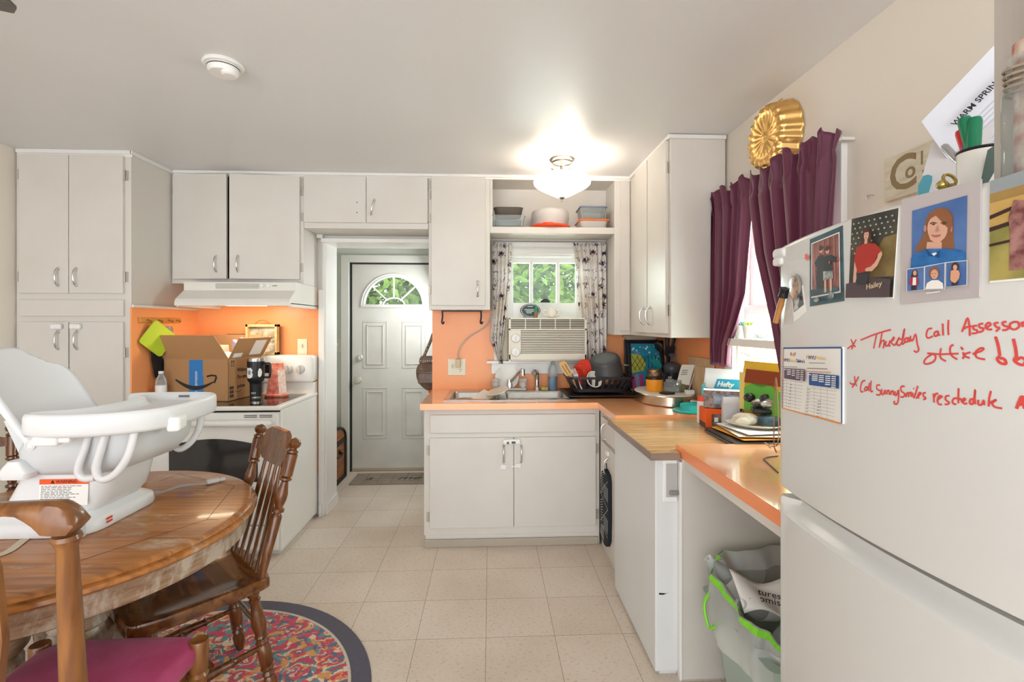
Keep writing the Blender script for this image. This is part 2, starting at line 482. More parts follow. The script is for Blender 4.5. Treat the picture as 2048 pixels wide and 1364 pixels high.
B().box(X0, X1, YD - 0.004, YD + 0.03, 0.002, 0.03, 0.003).done('door_sweep', M('door_sweep', '#b3a48d', 0.5), d1)

# windows
w1 = thing('window_1', 'small sink window of three panes', 'window', (0.42, 3.7, BZ0)); del w1['category']; struct(w1)
b = B()
cw = 0.09
b.box(BX0 - cw, BX0, 3.615, 3.65, BZ0, BZ1 + cw, 0.004).box(BX1, BX1 + cw, 3.615, 3.65, BZ0, BZ1 + cw, 0.004).box(BX0, BX1, 3.615, 3.65, BZ1, BZ1 + cw, 0.004)
b.box(BX0, BX0 + 0.012, 3.65, 3.83, BZ0, BZ1).box(BX1 - 0.012, BX1, 3.65, 3.83, BZ0, BZ1).box(BX0, BX1, 3.65, 3.83, BZ1 - 0.012, BZ1)
b.done('window_frame', trim_m, w1)
b = B()
sx0, sx1, sz0, sz1 = BX0 + 0.012, BX1 - 0.012, 1.535, BZ1 - 0.0125
b.box(sx0, sx0 + 0.045, 3.72, 3.755, sz0 - 0.07, sz1, 0.003).box(sx1 - 0.045, sx1, 3.72, 3.755, sz0 - 0.07, sz1, 0.003)
b.box(sx0 + 0.004, sx1 - 0.004, 3.7215, 3.7535, sz1 - 0.04, sz1 - 0.001).box(sx0 + 0.004, sx1 - 0.004, 3.7215, 3.7535, sz0 - 0.069, sz0 + 0.035)
for mx in (0.318, 0.525):
    b.box(mx - 0.013, mx + 0.013, 3.725, 3.75, sz0 + 0.03, sz1 - 0.04, 0.003)
b.box(sx0, sx1, 3.66, 3.72, 1.44, 1.468)
b.done('sash', trim_m, w1)
B().box(sx0 + 0.04, sx1 - 0.04, 3.735, 3.74, sz0 + 0.03, sz1 - 0.035).done('pane', pane, w1)
b = B().box(-0.025, 0.865, 3.575, 3.66, 1.115, 1.135, 0.004).box(0.01, 0.83, 3.615, 3.645, 1.035, 1.115, 0.004)
b.done('window_sill', trim_m, w1)
B().box(0.385, 0.455, 3.69, 3.72, 1.572, 1.582).prism([(0.38, 1.58), (0.46, 1.58), (0.435, 1.6), (0.405, 1.6)], 'Y', 3.69, 3.72).done('sash_latch', black, w1)

w2 = thing('window_2', 'side window with a shelf across it', 'window', (1.36, 2.15, WZ0)); del w2['category']; struct(w2)
b = B()
b.box(1.275, 1.30, WY0 - 0.085, WY0, WZ0 - 0.06, WZ1 + 0.085, 0.004).box(1.275, 1.30, WY1, WY1 + 0.085, WZ0 - 0.06, WZ1 + 0.085, 0.004).box(1.275, 1.30, WY0, WY1, WZ1, WZ1 + 0.085, 0.004)
b.box(1.27, 1.30, WY0 - 0.1, WY1 + 0.1, WZ0 - 0.06, WZ0, 0.004)
b.box(1.30, 1.41, WY0, WY0 + 0.012, WZ0, WZ1).box(1.30, 1.41, WY1 - 0.012, WY1, WZ0, WZ1).box(1.30, 1.41, WY0, WY1, WZ1 - 0.012, WZ1).box(1.30, 1.41, WY0, WY1, WZ0, WZ0 + 0.012)
b.done('window_frame', trim_m, w2)
b = B()
for (z0, z1, xx) in ((1.03, 1.50, 1.335), (1.46, 1.97, 1.365)):
    b.box(xx, xx + 0.03, WY0 + 0.012, WY0 + 0.06, z0, z1, 0.003).box(xx, xx + 0.03, WY1 - 0.06, WY1 - 0.012, z0, z1, 0.003)
    b.box(xx + 0.0015, xx + 0.0285, WY0 + 0.016, WY1 - 0.016, z0 + 0.001, z0 + 0.045).box(xx + 0.0015, xx + 0.0285, WY0 + 0.016, WY1 - 0.016, z1 - 0.045, z1 - 0.001)
b.done('sash', trim_m, w2)
B().box(1.348, 1.352, WY0 + 0.05, WY1 - 0.05, 1.06, 1.47).box(1.378, 1.382, WY0 + 0.05, WY1 - 0.05, 1.49, 1.94).done('pane', pane, w2)
B().box(1.215, 1.335, WY0 - 0.06, WY1 + 0.03, 1.295, 1.333, 0.004).done('window_shelf', trim_m, w2)

# greenery and siding outside
leafm = M('leaf_green', '#5f7d33', 0.6, noise=(1.2, '#98ad55', 0.5))
trunkm = M('tree_bark', '#6b5a4a', 0.9)
def tree(name, c, rx, ry, rz, n, label, seed):
    rnd = random.Random(seed); t = thing(name, label, 'tree', (c[0], c[1], -0.5), group='trees outside')
    b = B()
    for _ in range(n):
        while True:
            p = Vector((rnd.uniform(-1, 1), rnd.uniform(-1, 1), rnd.uniform(-1, 1)))
            if 0.45 < p.length < 1: break
        q = Vector((c[0] + p.x * rx, c[1] + p.y * ry, c[2] + p.z * rz))
        e = Euler((rnd.uniform(-1, 1), rnd.uniform(-1, 1), rnd.uniform(0, 6.3))).to_matrix(); s = rnd.uniform(0.09, 0.17)
        b.quad(*[q + e @ Vector(w) * s for w in ((-0.5, 0, 0), (0, -0.45, 0.1), (0.9, 0, 0), (0, 0.45, 0.1))])
    b.done('foliage', leafm, t)
    B().cyl((c[0], c[1], -0.5), (c[0] + 0.1, c[1], c[2]), 0.16, 0.08, 10).done('trunk', trunkm, t)
    return t
tree('tree', (1.2, 8.6, 1.9), 1.5, 1.2, 2.3, 11000, 'leafy green tree outside the sink window', 3)
tree('tree', (-2.05, 8.3, 1.9), 1.65, 1.2, 2.3, 11000, 'leafy green tree outside the hall door window', 5)
struct(B().box(-9, 9, 4.95, 16, -0.5, -0.42).done('ground_outside', M('lawn', '#8f9a5a', 0.9)))

# =================================================================== KITCHEN CABINETS
def pull(parent, pos, out, up=(0, 0, 1), ln=0.1, T=None, mat=None):
    p, o, u = Vector(pos), Vector(out), Vector(up).normalized()
    pts = [p + u * (ln * 0.5 * math.cos(math.pi * k / 10)) + o * (0.028 * math.sin(math.pi * k / 10) ** 0.8) for k in range(11)]
    b = B().tube(pts, [0.0065, 0.0055, 0.005, 0.0048, 0.0048, 0.0048, 0.0048, 0.0048, 0.005, 0.0055, 0.0065], 8)
    for s in (-1, 1):
        b.ball(p + u * s * ln * 0.5 + o * 0.003, 0.009, 8)
    if T is not None: b.xf(T)
    return b.done('handle', mat or chrome, parent, smooth=60)
def door(parent, w, h, T, th=0.019, ang=0, hinge='L', handle=None, hinges=True, name='door', mat=None, up=(0, 0, 1), ln=0.1):
    """slab door; local x 0..w, z 0..h, front at y=-th; T places it"""
    px = 0 if hinge == 'L' else w
    A = T @ Matrix.Translation((px, 0, 0)) @ Matrix.Rotation(R(-ang if hinge == 'L' else ang), 4, 'Z') @ Matrix.Translation((-px, 0, 0))
    d = B().box(0, w, -th, 0, 0, h, 0.0025).xf(A).done(name, mat or paint, parent)
    if handle:
        pull(d, (handle[0], -th, handle[1]), (0, -1, 0), up, ln, T=A)
    if hinges:
        for z in (h * 0.12, h * 0.86):
            x = -0.011 if hinge == 'L' else w + 0.011
            B().box(x - 0.010, x + 0.010, -0.004, 0.001, z - 0.03, z + 0.03, 0.001).cyl((x + (0.008 if hinge == 'L' else -0.008), -0.009, z - 0.03), (x + (0.008 if hinge == 'L' else -0.008), -0.009, z + 0.03), 0.004, n=8).xf(T).done('hinge', M('painted_hinge', '#b9b2a6', 0.4, 0.4), d)
    return d
def TY(x, y, z):                     # faces the camera (-Y)
    return Matrix.Translation((x, y, z))
def TX(x, y, z):                     # faces -X, local x runs towards -Y
    return Matrix.Translation((x, y, z)) @ Matrix.Rotation(R(-90), 4, 'Z')

FY = 3.365                           # face frame plane of the wall cabinets
# pantry
c = thing('pantry_cabinet', 'tall white pantry cabinet in the left corner, floor to ceiling', 'cabinet', (-2.46, 3.3, 0))
PF = 2.995
b = B().box(-2.795, -2.14, PF, 3.645, 0.0, 2.437, 0.003)
b.done('carcass', paint_edge, c)
b = B().box(-2.79, -2.128, PF - 0.014, PF, 2.415, 2.44, 0.004).box(-2.14, -2.126, PF - 0.014, 3.36, 2.415, 2.44, 0.004).box(-2.785, -2.13, PF - 0.006, PF, 2.40, 2.415)
b.done('crown_moulding', trim_m, c)
for (x0, x1, z0, z1, hx, hz, hg) in ((-2.765, -2.486, 1.588, 2.405, 0.225, 0.095, 'L'), (-2.482, -2.175, 1.588, 2.405, 0.045, 0.095, 'R'), (-2.765, -2.486, 0.12, 1.418, 0.225, 1.19, 'L'), (-2.478, -2.175, 0.12, 1.418, 0.045, 1.19, 'R')):
    d = door(c, x1 - x0, z1 - z0, TY(x0, PF, z0), hinge=hg, handle=(hx, hz))
    if z0 < 1:
        q = B().box(x0 + hx - 0.03, x0 + hx + 0.03, PF - 0.045, PF - 0.02, z0 + 1.255, z0 + 1.287, 0.008, 3).done('child_latch', white_pl, d)
B().box(-2.765, -2.175, PF - 0.016, PF, 1.452, 1.55, 0.003).done('blank_panel', paint, c)

# over the range
c = thing('wall_cabinet', 'white wall cabinet above the range hood with two doors standing slightly open', 'cabinet', (-1.7, 3.5, 1.68))
b = B().box(-2.137, -1.27, FY + 0.02, 3.645, 1.68, 2.437)
b.box(-2.137, -2.115, FY, FY + 0.02, 1.68, 2.437).box(-1.295, -1.268, FY, FY + 0.02, 1.68, 2.437).box(-2.115, -1.295, FY, FY + 0.02, 1.68, 1.715).box(-2.115, -1.295, FY, FY + 0.02, 2.405, 2.437)
b.done('carcass', paint_edge, c)
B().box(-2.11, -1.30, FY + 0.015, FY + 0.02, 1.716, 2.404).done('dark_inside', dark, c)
door(c, 0.372, 0.70, TY(-2.122, FY, 1.708), ang=5.5, hinge='L', handle=(0.305, 0.10))
door(c, 0.445, 0.70, TY(-1.735, FY, 1.708), ang=5.5, hinge='R', handle=(0.055, 0.10))
# over the doorway
c = thing('wall_cabinet', 'shallow white wall cabinet above the doorway to the hall with one crooked handle', 'cabinet', (-0.85, 3.5, 2.06))
B().box(-1.266, -0.424, FY, 3.645, 2.06, 2.437, 0.002).done('carcass', paint_edge, c)
d = door(c, 0.417, 0.315, TY(-1.262, FY, 2.098), hinge='L')
B().cyl((-0.905, FY - 0.0195, 2.235), (-0.905, FY - 0.018, 2.235), 0.004, n=8).cyl((-0.905, FY - 0.0195, 2.165), (-0.905, FY - 0.018, 2.165), 0.004, n=8).done('screw_hole', dark, d)
door(c, 0.414, 0.315, TY(-0.842, FY, 2.098), hinge='R', handle=(0.045, 0.105), up=(0.22, 0, 1))
# left of the sink window
c = thing('wall_cabinet', 'tall white single-door wall cabinet beside the sink window', 'cabinet', (-0.2, 3.5, 1.505))
B().box(-0.422, 0.0, FY, 3.64, 1.505, 2.437, 0.002).done('carcass', paint_edge, c)
door(c, 0.368, 0.885, TY(-0.402, FY, 1.535), hinge='L', handle=(0.318, 0.115))
# open shelf unit over the window
c = thing('shelf_unit', 'open white shelf unit above the sink window', 'shelf', (0.44, 3.5, 2.03))
b = B().box(0.001, 0.872, FY + 0.002, 3.615, 2.038, 2.083, 0.002).box(0.001, 0.872, FY, FY + 0.02, 2.412, 2.437).box(0.001, 0.872, FY + 0.02, 3.615, 2.412, 2.437)
b.box(0.001, 0.018, FY, FY + 0.02, 2.083, 2.412).box(0.001, 0.872, 3.618, 3.648, 2.03, 2.437)
b.done('shelf_board', paint, c)
# corner unit on the right
c = thing('corner_cabinet', 'white corner wall cabinet with two narrow doors beside the purple curtain', 'cabinet', (1.12, 3.0, 1.32))
RX, RZ = 0.985, 1.33
b = B().box(RX, 1.288, 2.60, 3.64, RZ, 2.437, 0.002).box(0.872, RX, FY, 3.64, RZ, 2.437, 0.002)
b.done('carcass', paint, c)
B().box(0.912, 0.978, FY - 0.012, FY, RZ + 0.03, 2.41, 0.002).done('filler_panel', paint, c)
door(c, 0.25, 1.065, TX(RX, 3.205, RZ + 0.022), hinge='L', handle=(0.20, 0.105), hinges=False)
door(c, 0.305, 1.065, TX(RX, 2.938, RZ + 0.022), hinge='R', handle=(0.05, 0.105))
B().box(RX - 0.016, 1.289, 2.588, 2.60, 2.415, 2.437, 0.003).done('crown_moulding', trim_m, c)
# crown strip along the back run
b = B().box(-2.125, RX - 0.001, FY - 0.018, FY, 2.42, 2.44, 0.004).box(-2.125, RX - 0.001, FY - 0.008, FY, 2.408, 2.42)
b.box(RX - 0.016, RX, 2.60, FY, 2.42, 2.44, 0.004)
struct(b.done('trim_7', trim_m))

# sink base
c = thing('sink_cabinet', 'white base cabinet under the kitchen sink with two latched doors', 'cabinet', (0.15, 3.3, 0))
SF = 3.075
b = B().box(-0.415, 0.70, SF, 3.635, 0.075, 0.876, 0.002).box(-0.405, 0.70, SF + 0.005, 3.635, 0.0, 0.075)
b.done('carcass', paint_edge, c)
B().box(-0.412, 0.69, SF - 0.012, SF + 0.005, 0.0, 0.05, 0.005).done('toe_moulding', M('worn_toe_board', '#b0a596', 0.5), c)
B().box(-0.375, 0.672, SF - 0.018, SF, 0.722, 0.835, 0.003).done('false_drawer', paint, c)
d = door(c, 0.527, 0.565, TY(-0.378, SF, 0.125), hinge='L', handle=(0.463, 0.462))
d2 = door(c, 0.521, 0.565, TY(0.152, SF, 0.125), hinge='R', handle=(0.045, 0.462))
l = B().box(0.08, 0.192, SF - 0.045, SF - 0.019, 0.648, 0.684, 0.012, 3).done('child_latch', white_pl, c)
B().box(0.135, 0.16, SF - 0.048, SF - 0.044, 0.658, 0.672, 0.004).ball((0.112, SF - 0.045, 0.663), 0.008, 8).done('latch_button', M('latch_grey', '#5c5f63', 0.4), l)
B().box(0.062, 0.105, SF - 0.028, SF - 0.018, 0.487, 0.52, 0.006).done('latch_pad', white_pl, d)
B().box(0.155, 0.198, SF - 0.032, SF - 0.018, 0.497, 0.527, 0.006).box(0.135, 0.155, SF - 0.024, SF - 0.019, 0.505, 0.512).done('latch_pad', white_pl, d2)

# base unit along the right wall, between sink and dishwasher
c = thing('base_cabinet', 'narrow white base cabinet in the corner between sink and dishwasher', 'cabinet', (1.0, 2.8, 0))
GX = 0.703
b = B().box(GX, 1.285, 2.572, 3.065, 0.075, 0.876, 0.002).box(GX + 0.01, 1.285, 2.572, 3.065, 0.0, 0.075)
b.done('carcass', paint_edge, c)
door(c, 0.385, 0.125, TX(GX, 2.965, 0.715), hinges=False, name='drawer', handle=(0.12, 0.055), ln=0.09)
d = door(c, 0.385, 0.57, TX(GX, 2.965, 0.118), hinges=False, handle=(0.19, 0.46))
B().box(GX - 0.035, GX - 0.019, 2.74, 2.79, 0.648, 0.676, 0.006).done('child_latch', white_pl, d)

# worktop: L-shaped orange laminate with a cut-out for the sink
SX0, SX1, SY0, SY1 = -0.285, 0.545, 3.10, 3.60
CF, CZ0, CZ1 = 3.0, 0.877, 0.915
b = B()
for (a0, a1, c0, c1) in ((-0.418, SX0, CF, 3.638), (SX1, 1.288, CF, 3.638), (SX0, SX1, CF, SY0), (SX0, SX1, SY1, 3.638), (0.672, 1.288, 2.575, CF)):
    b.box(a0, a1, c0, c1, CZ0, CZ1)
b.box(-0.43, -0.418, CF + 0.002, 3.638, CZ0, CZ1)
wt = b.done('worktop', orange_lam)
base_at(wt, (0.4, 3.3, CZ0)); tag(wt, 'orange laminate L-shaped kitchen worktop around the sink', 'countertop')
# =================================================================== SINK
steel = M('stainless_steel', '#c9c7c3', 0.25, 1.0, noise=(40, '#b7b4af', 0.2))
s = thing('kitchen_sink', 'stainless double-bowl kitchen sink set in the orange worktop', 'sink', (0.13, 3.35, 0.915))
b = B()
zt = 0.9215
bowls = ((-0.262, 0.055, 3.145, 3.50), (0.105, 0.522, 3.145, 3.50))
b.box(SX0 - 0.012, SX1 + 0.012, SY0 - 0.012, 3.145, 0.9155, zt, 0.002).box(SX0 - 0.012, SX1 + 0.012, 3.50, SY1 + 0.012, 0.9155, zt, 0.002)
b.box(SX0 - 0.012, -0.262, 3.145, 3.50, 0.9155, zt).box(0.055, 0.105, 3.145, 3.50, 0.9155, zt).box(0.522, SX1 + 0.012, 3.145, 3.50, 0.9155, zt)
b.done('rim', steel, s)
for (x0, x1, y0, y1) in bowls:
    rs = []
    for ins, z, r in ((0, zt, 0.03), (0.006, 0.91, 0.035), (0.015, 0.79, 0.045), (0.035, 0.765, 0.05)):
        rs.append([(p[0], p[1], z) for p in rrect(x0 + ins, x1 - ins, y0 + ins, y1 - ins, r)])
    q = B().rings(rs, cap=False); cx, cy = (x0 + x1) / 2, (y0 + y1) / 2
    q.rings([rs[-1], [(cx + (p[0] - cx) * 0.1, cy + (p[1] - cy) * 0.1, 0.762) for p in rs[-1]]], cap=True)
    bw = q.done('bowl', steel, s, smooth=50)
    B().lathe([(0.04, 0), (0.04, 0.003), (0.03, 0.004), (0.0, 0.002)], (cx, cy, 0.765), n=16).done('drain', chrome, bw)
fx = 0.143
f = thing('faucet', 'chrome kitchen faucet with a swinging spout and two clear knobs', 'faucet', (fx, 3.55, 0.9215))
B().box(fx - 0.125, fx + 0.125, 3.525, 3.58, 0.9215, 0.94, 0.006).done('base_plate', chrome, f)
q = B().lathe([(0.024, 0), (0.022, 0.03), (0.018, 0.045), (0.016, 0.06), (0.0, 0.063)], (fx, 3.55, 0.94), n=16)
q.tube([(fx, 3.55, 0.985), (fx + 0.02, 3.53, 1.0), (fx + 0.06, 3.46, 1.06), (fx + 0.082, 3.42, 1.083), (fx + 0.09, 3.405, 1.08)], [0.013, 0.013, 0.0115, 0.012, 0.013], 10)
q.cyl((fx + 0.088, 3.406, 1.09), (fx + 0.088, 3.406, 1.045), 0.015, n=12)
q.done('spout', chrome, f, smooth=40)
acry = glassy('clear_acrylic', '#f3f1ee', 0.35, 0.05)
for dx in (-0.1, 0.1):
    k = B().lathe([(0.026, 0), (0.030, 0.01), (0.028, 0.035), (0.033, 0.05), (0.028, 0.062), (0, 0.064)], (fx + dx, 3.55, 0.945), n=10).done('knob', acry, f)
    B().cyl((fx + dx, 3.55, 0.938), (fx + dx, 3.55, 0.96), 0.014, n=12).done('knob_stem', chrome, k)
sp = thing('sink_sprayer', 'chrome side sprayer standing to the right of the faucet', 'sprayer', (0.345, 3.55, 0.9215))
B().lathe([(0.026, 0), (0.022, 0.012), (0.0145, 0.02), (0.0145, 0.09)], (0.345, 3.55, 0.9215), n=14).done('collar', chrome, sp, smooth=40)
B().tube([(0.345, 3.55, 1.0), (0.344, 3.545, 1.04), (0.338, 3.53, 1.057), (0.322, 3.50, 1.06), (0.314, 3.485, 1.052)], [0.0155, 0.017, 0.018, 0.018, 0.019], 12).done('spray_head', chrome, sp, smooth=40)

# =================================================================== RANGE AND HOOD
enamel = M('white_enamel', '#e9e7e2', 0.22, coat=0.3)
blk_glass = M('black_glass', '#121214', 0.06, coat=0.5)
g = thing('range', 'white electric range with black glass cooktop under the hood', 'stove', (-1.64, 3.3, 0))
GX0, GX1, GF = -2.025, -1.262, 3.005
B().box(GX0, GX1, GF, 3.61, 0.03, 0.885, 0.004).box(GX0 + 0.02, GX1 - 0.02, GF + 0.03, 3.58, 0.0, 0.03).done('body', enamel, g)
b = B()
b.box(GX0 - 0.002, GX1 + 0.004, GF - 0.035, 3.61, 0.886, 0.911, 0.007, 3)
b.done('cooktop', enamel, g)
B().box(GX0 + 0.03, GX1 - 0.035, GF - 0.005, 3.50, 0.9105, 0.9135, 0.001).done('glass_surface', blk_glass, g)
b = B()
rs = []
for x, ins in ((GX0, 0.012), (GX0 + 0.012, 0.0), (GX1 - 0.012, 0.0), (GX1, 0.012)):
    rs.append([(x, p[0], p[1]) for p in rrect(3.515 + ins, 3.632 - ins, 0.99 + ins, 1.185 - ins, 0.02)])
b.rings(rs)
gd = b.done('backguard', enamel, g, smooth=50)
B().box(GX0 + 0.004, GX1 - 0.004, 3.55, 3.62, 0.905, 0.988, 0.003).done('riser', enamel, g)
for x in (-1.915, -1.83, -1.43, -1.345):
    k = B().lathe([(0.031, 0), (0.031, 0.004), (0.026, 0.02), (0.02, 0.024), (0, 0.024)], (x, 3.515, 1.085), (0, -1, 0), 20).box(x - 0.007, x + 0.007, 3.472, 3.492, 1.055, 1.115, 0.003).done('knob', M('range_knob', '#cfccc6', 0.4), gd, smooth=40)
B().box(-1.74, -1.54, 3.511, 3.516, 1.06, 1.12, 0.002).done('clock_display', blk_glass, gd)
b = B().box(GX0 + 0.008, GX1 - 0.012, GF - 0.032, GF - 0.001, 0.20, 0.875, 0.005)
od = b.done('oven_door', enamel, g)
B().box(GX0 + 0.01, GX1 - 0.01, GF - 0.012, GF, 0.874, 0.886).done('shadow_gap', dark, g)
arc = [(-1.905, 0.46), (-1.39, 0.46)] + [(lerp(-1.39, -1.905, k / 12.0), 0.685 + 0.035 * math.sin(math.pi * k / 12.0)) for k in range(13)]
B().prism(arc, 'Y', GF - 0.0355, GF - 0.032).done('oven_window', M('oven_window', '#2b2b2c', 0.12, coat=0.4), od)
b = B()
for x0 in (-1.865, -1.775, -1.47, -1.38):
    for z in (0.846, 0.856):
        b.box(x0, x0 + 0.075, GF - 0.0335, GF - 0.031, z, z + 0.004)
b.done('vent_slots', dark, od)
b = B()
rs = [[(x, GF - 0.055 + dy * sc_, 0.815 + dz * sc_) for dy, dz in [(0.024 * math.cos(2 * math.pi * k / 14), 0.02 * math.sin(2 * math.pi * k / 14)) for k in range(14)]] for x, sc_ in ((GX0 + 0.03, 0.5), (GX0 + 0.045, 1), (GX1 - 0.05, 1), (GX1 - 0.035, 0.5))]
b.rings(rs).box(GX0 + 0.05, GX0 + 0.085, GF - 0.05, GF - 0.03, 0.80, 0.83).box(GX1 - 0.085, GX1 - 0.05, GF - 0.05, GF - 0.03, 0.80, 0.83)
b.done('handle', enamel, od, smooth=40)
B().box(GX0 + 0.008, GX1 - 0.012, GF - 0.028, GF - 0.001, 0.045, 0.19, 0.005).done('storage_drawer', enamel, g)

h = thing('range_hood', 'white under-cabinet range hood with a lit underside', 'hood', (-1.64, 3.4, 1.515))
HX0, HX1 = -1.975, -1.268
pf = [(3.64, 1.678), (3.225, 1.678), (3.225, 1.625), (3.14, 1.565), (3.13, 1.545), (3.13, 1.522), (3.14, 1.522), (3.15, 1.535), (3.64, 1.535)]
hb = B().prism(pf, 'X', HX0, HX1).box(HX0, HX0 + 0.012, 3.15, 3.64, 1.515, 1.54).box(HX1 - 0.012, HX1, 3.15, 3.64, 1.515, 1.54).done('hood_shell', M('hood_enamel', '#e2dfd6', 0.28), h)
b = B()
for k in range(5):
    b.box(-1.775, -1.50, 3.2235, 3.2255, 1.638 + 0.007 * k, 1.641 + 0.007 * k)
b.done('grille', M('hood_slots', '#9a958a', 0.5), h)
for x in (-1.475, -1.435):
    B().cyl((x, 3.225, 1.655), (x, 3.21, 1.655), 0.010, n=14).done('switch', white_pl, h, smooth=40)
B().box(-1.415, -1.385, 3.2235, 3.2255, 1.653, 1.658).done('badge', M('hood_badge', '#6d6a64', 0.4), h)
B().box(-1.75, -1.5, 3.22, 3.34, 1.528, 1.536).done('lamp_lens', M('hood_lamp', '#fff2d8', 0.4, emit=('#ffe2b0', 5.0)), h)
area('hood_lamp_light', (-1.62, 3.28, 1.52), (-1.66, 3.42, 0.9), 0.25, 0.1, 2.0, (1.0, 0.83, 0.6))

# =================================================================== DISHWASHER, DESK TOP
w_top = wood('butcher_block_laminate', '#c08a58', '#deb586', 4.0, (1.2, 14, 14), 0.22, 0.2)
dw = thing('dishwasher', 'white portable dishwasher with a wood-grain top', 'dishwasher', (0.95, 2.15, 0))
app = M('appliance_white', '#dfe0df', 0.33, noise=(2, '#d8d9d8', 0.3))
B().box(0.657, 1.24, 1.902, 2.53, 0.02, 0.870, 0.004).box(0.68, 1.22, 1.92, 2.50, 0.0, 0.02).done('body', app, dw)
t = B().mat(0).box(0.632, 0.744, 1.872, 2.565, 0.871, 0.8985).box(0.744, 1.25, 1.928, 2.565, 0.871, 0.8985).mat(1).box(0.628, 0.632, 1.868, 2.568, 0.870, 0.8975).box(0.632, 0.744, 1.868, 1.872, 0.870, 0.8975)
t.done('wood_top', [w_top, wood('edge_band', '#7d6a5e', '#94806f', 4, (1, 1, 8), 0.4, 0)], dw)
l = B()
l.box(0.686, 0.744, 1.895, 1.902, 0.697, 0.868, 0.003).done('latch_frame', white_pl, dw)
B().box(0.698, 0.744, 1.8935, 1.896, 0.717, 0.85, 0.002).done('latch_recess', M('latch_recess', '#b3b2ae', 0.5), dw)
B().box(0.709, 0.744, 1.881, 1.895, 0.727, 0.744, 0.004).done('latch_lever', M('latch_lever', '#8a8985', 0.4), dw)

B().prism([(0.672, 0.334), (0.70, 0.331), (0.708, 0.333), (0.69, 0.326), (0.672, 0.327)], 'Y', 1.9012, 1.9022).done('scuff_mark', dark, dw)
ds = thing('desk_counter', 'orange laminate counter over the open knee space beside the fridge', 'counter', (1.0, 1.55, 0))
B().box(0.746, 0.757, 1.876, 1.900, 0.0, 0.86, 0.002).done('panel_edge', trim_m, ds)
b = B().box(0.752, 1.288, 1.19, 1.925, 0.877, 0.9175)
b.done('top', orange_lam, ds)
B().box(0.749, 0.7525, 1.19, 1.925, 0.8775, 0.9165).done('edge_strip', M('orange_edge', '#f0905a', 0.3), ds)
B().box(0.765, 0.785, 1.19, 1.88, 0.84, 0.877).done('front_rail', paint_edge, ds)
B().box(0.757, 1.288, 1.88, 1.900, 0.0, 0.877, 0.002).done('end_panel', M('desk_panel', '#d3cfc8', 0.45, noise=(4, '#c9c3b9', 0.3)), ds)

# =================================================================== FRIDGE
fr_m = M('fridge_enamel', '#d3d3d0', 0.2, coat=0.25, bump=(160, 0.02))
fg = thing('refrigerator', 'white top-freezer refrigerator covered with photos and red marker notes', 'fridge', (1.0, 0.87, 0))
FYN, FYF = 0.565, 1.168
def fX(Y):
    return 0.686 + 0.3 * (Y - 0.87) ** 2
def fXr(Y):
    d = min(Y - FYN, FYF - Y); r = 0.014
    return fX(Y) + (r - math.sqrt(max(0, r * r - (r - d) ** 2)) if d < r else 0)
B().box(0.782, 1.275, FYN + 0.005, FYF - 0.005, 0.03, 1.588, 0.006).box(0.80, 1.26, FYN + 0.03, FYF - 0.03, 0, 0.03).done('cabinet_body', fr_m, fg)
Ys = [FYN, FYN + 0.001, FYN + 0.003, FYN + 0.007, FYN + 0.014] + [lerp(FYN + 0.03, FYF - 0.03, k / 24) for k in range(25)] + [FYF - 0.014, FYF - 0.007, FYF - 0.003, FYF - 0.001, FYF]
def smooth(t):
    t = max(0, min(1, t)); return t * t * (3 - 2 * t)
def fdoor(name, z0, z1, scoop, crown):
    rs = []
    for Y in Ys:
        x = fXr(Y); zt_ = z1 + crown * (1 - ((Y - 0.80) / 0.38) ** 2)
        k = smooth((FYF - 0.02 - Y) / 0.03) if scoop else 0
        pts = [(0.78, z0), (0.78, zt_)]
        if scoop:
            for dz, dx in ((0, 0.034), (0.006, 0.033), (0.014, 0.027), (0.022, 0.017), (0.030, 0.006), (0.034, 0.001), (0.037, -0.0015), (0.042, 0)):
                pts.append((x + 0.004 * (dz == 0) * (1 - k) + dx * k, zt_ - dz))
        else:
            for dz, dx in ((0, 0.012), (0.002, 0.006), (0.006, 0.002), (0.012, 0)):
                pts.append((x + dx, zt_ - dz))
        for dz, dx in ((0.010, 0), (0.003, 0.003), (0, 0.010)):
            pts.append((x + dx, z0 + dz))
        rs.append([(p[0], Y, p[1]) for p in pts])
    return B().rings(rs).done(name, fr_m, fg, smooth=35)
lower = fdoor('fridge_door', 0.06, 0.984, True, 0.0)
upper = fdoor('freezer_door', 1.004, 1.592, False, 0.014)
B().box(0.776, 0.786, FYN + 0.02, FYF - 0.02, 0.06, 1.58).done('door_gasket', M('gasket', '#b9b9b5', 0.6), fg)
b = B().box(0.70, 0.80, 1.128, 1.178, 1.562, 1.588, 0.009, 3).box(0.70, 0.735, 1.140, 1.176, 1.545, 1.565, 0.006)
b.done('hinge_cap', M('hinge_cap', '#d9d8d4', 0.3), fg)
def FR(u, v, off=0.0):
    """point on the fridge door front seen at a pixel -> (Y, Z)"""
    r = ray(u, v); t = 0.8
    for _ in range(30):
        t = (fX(r[1] * t) - off) / r[0] * 0.5 + t * 0.5
    return (r[1] * t, CAMH + r[2] * t)
def FP(yz, off=0.0005):
    return Vector((fX(yz[0]) - off, yz[0], yz[1]))

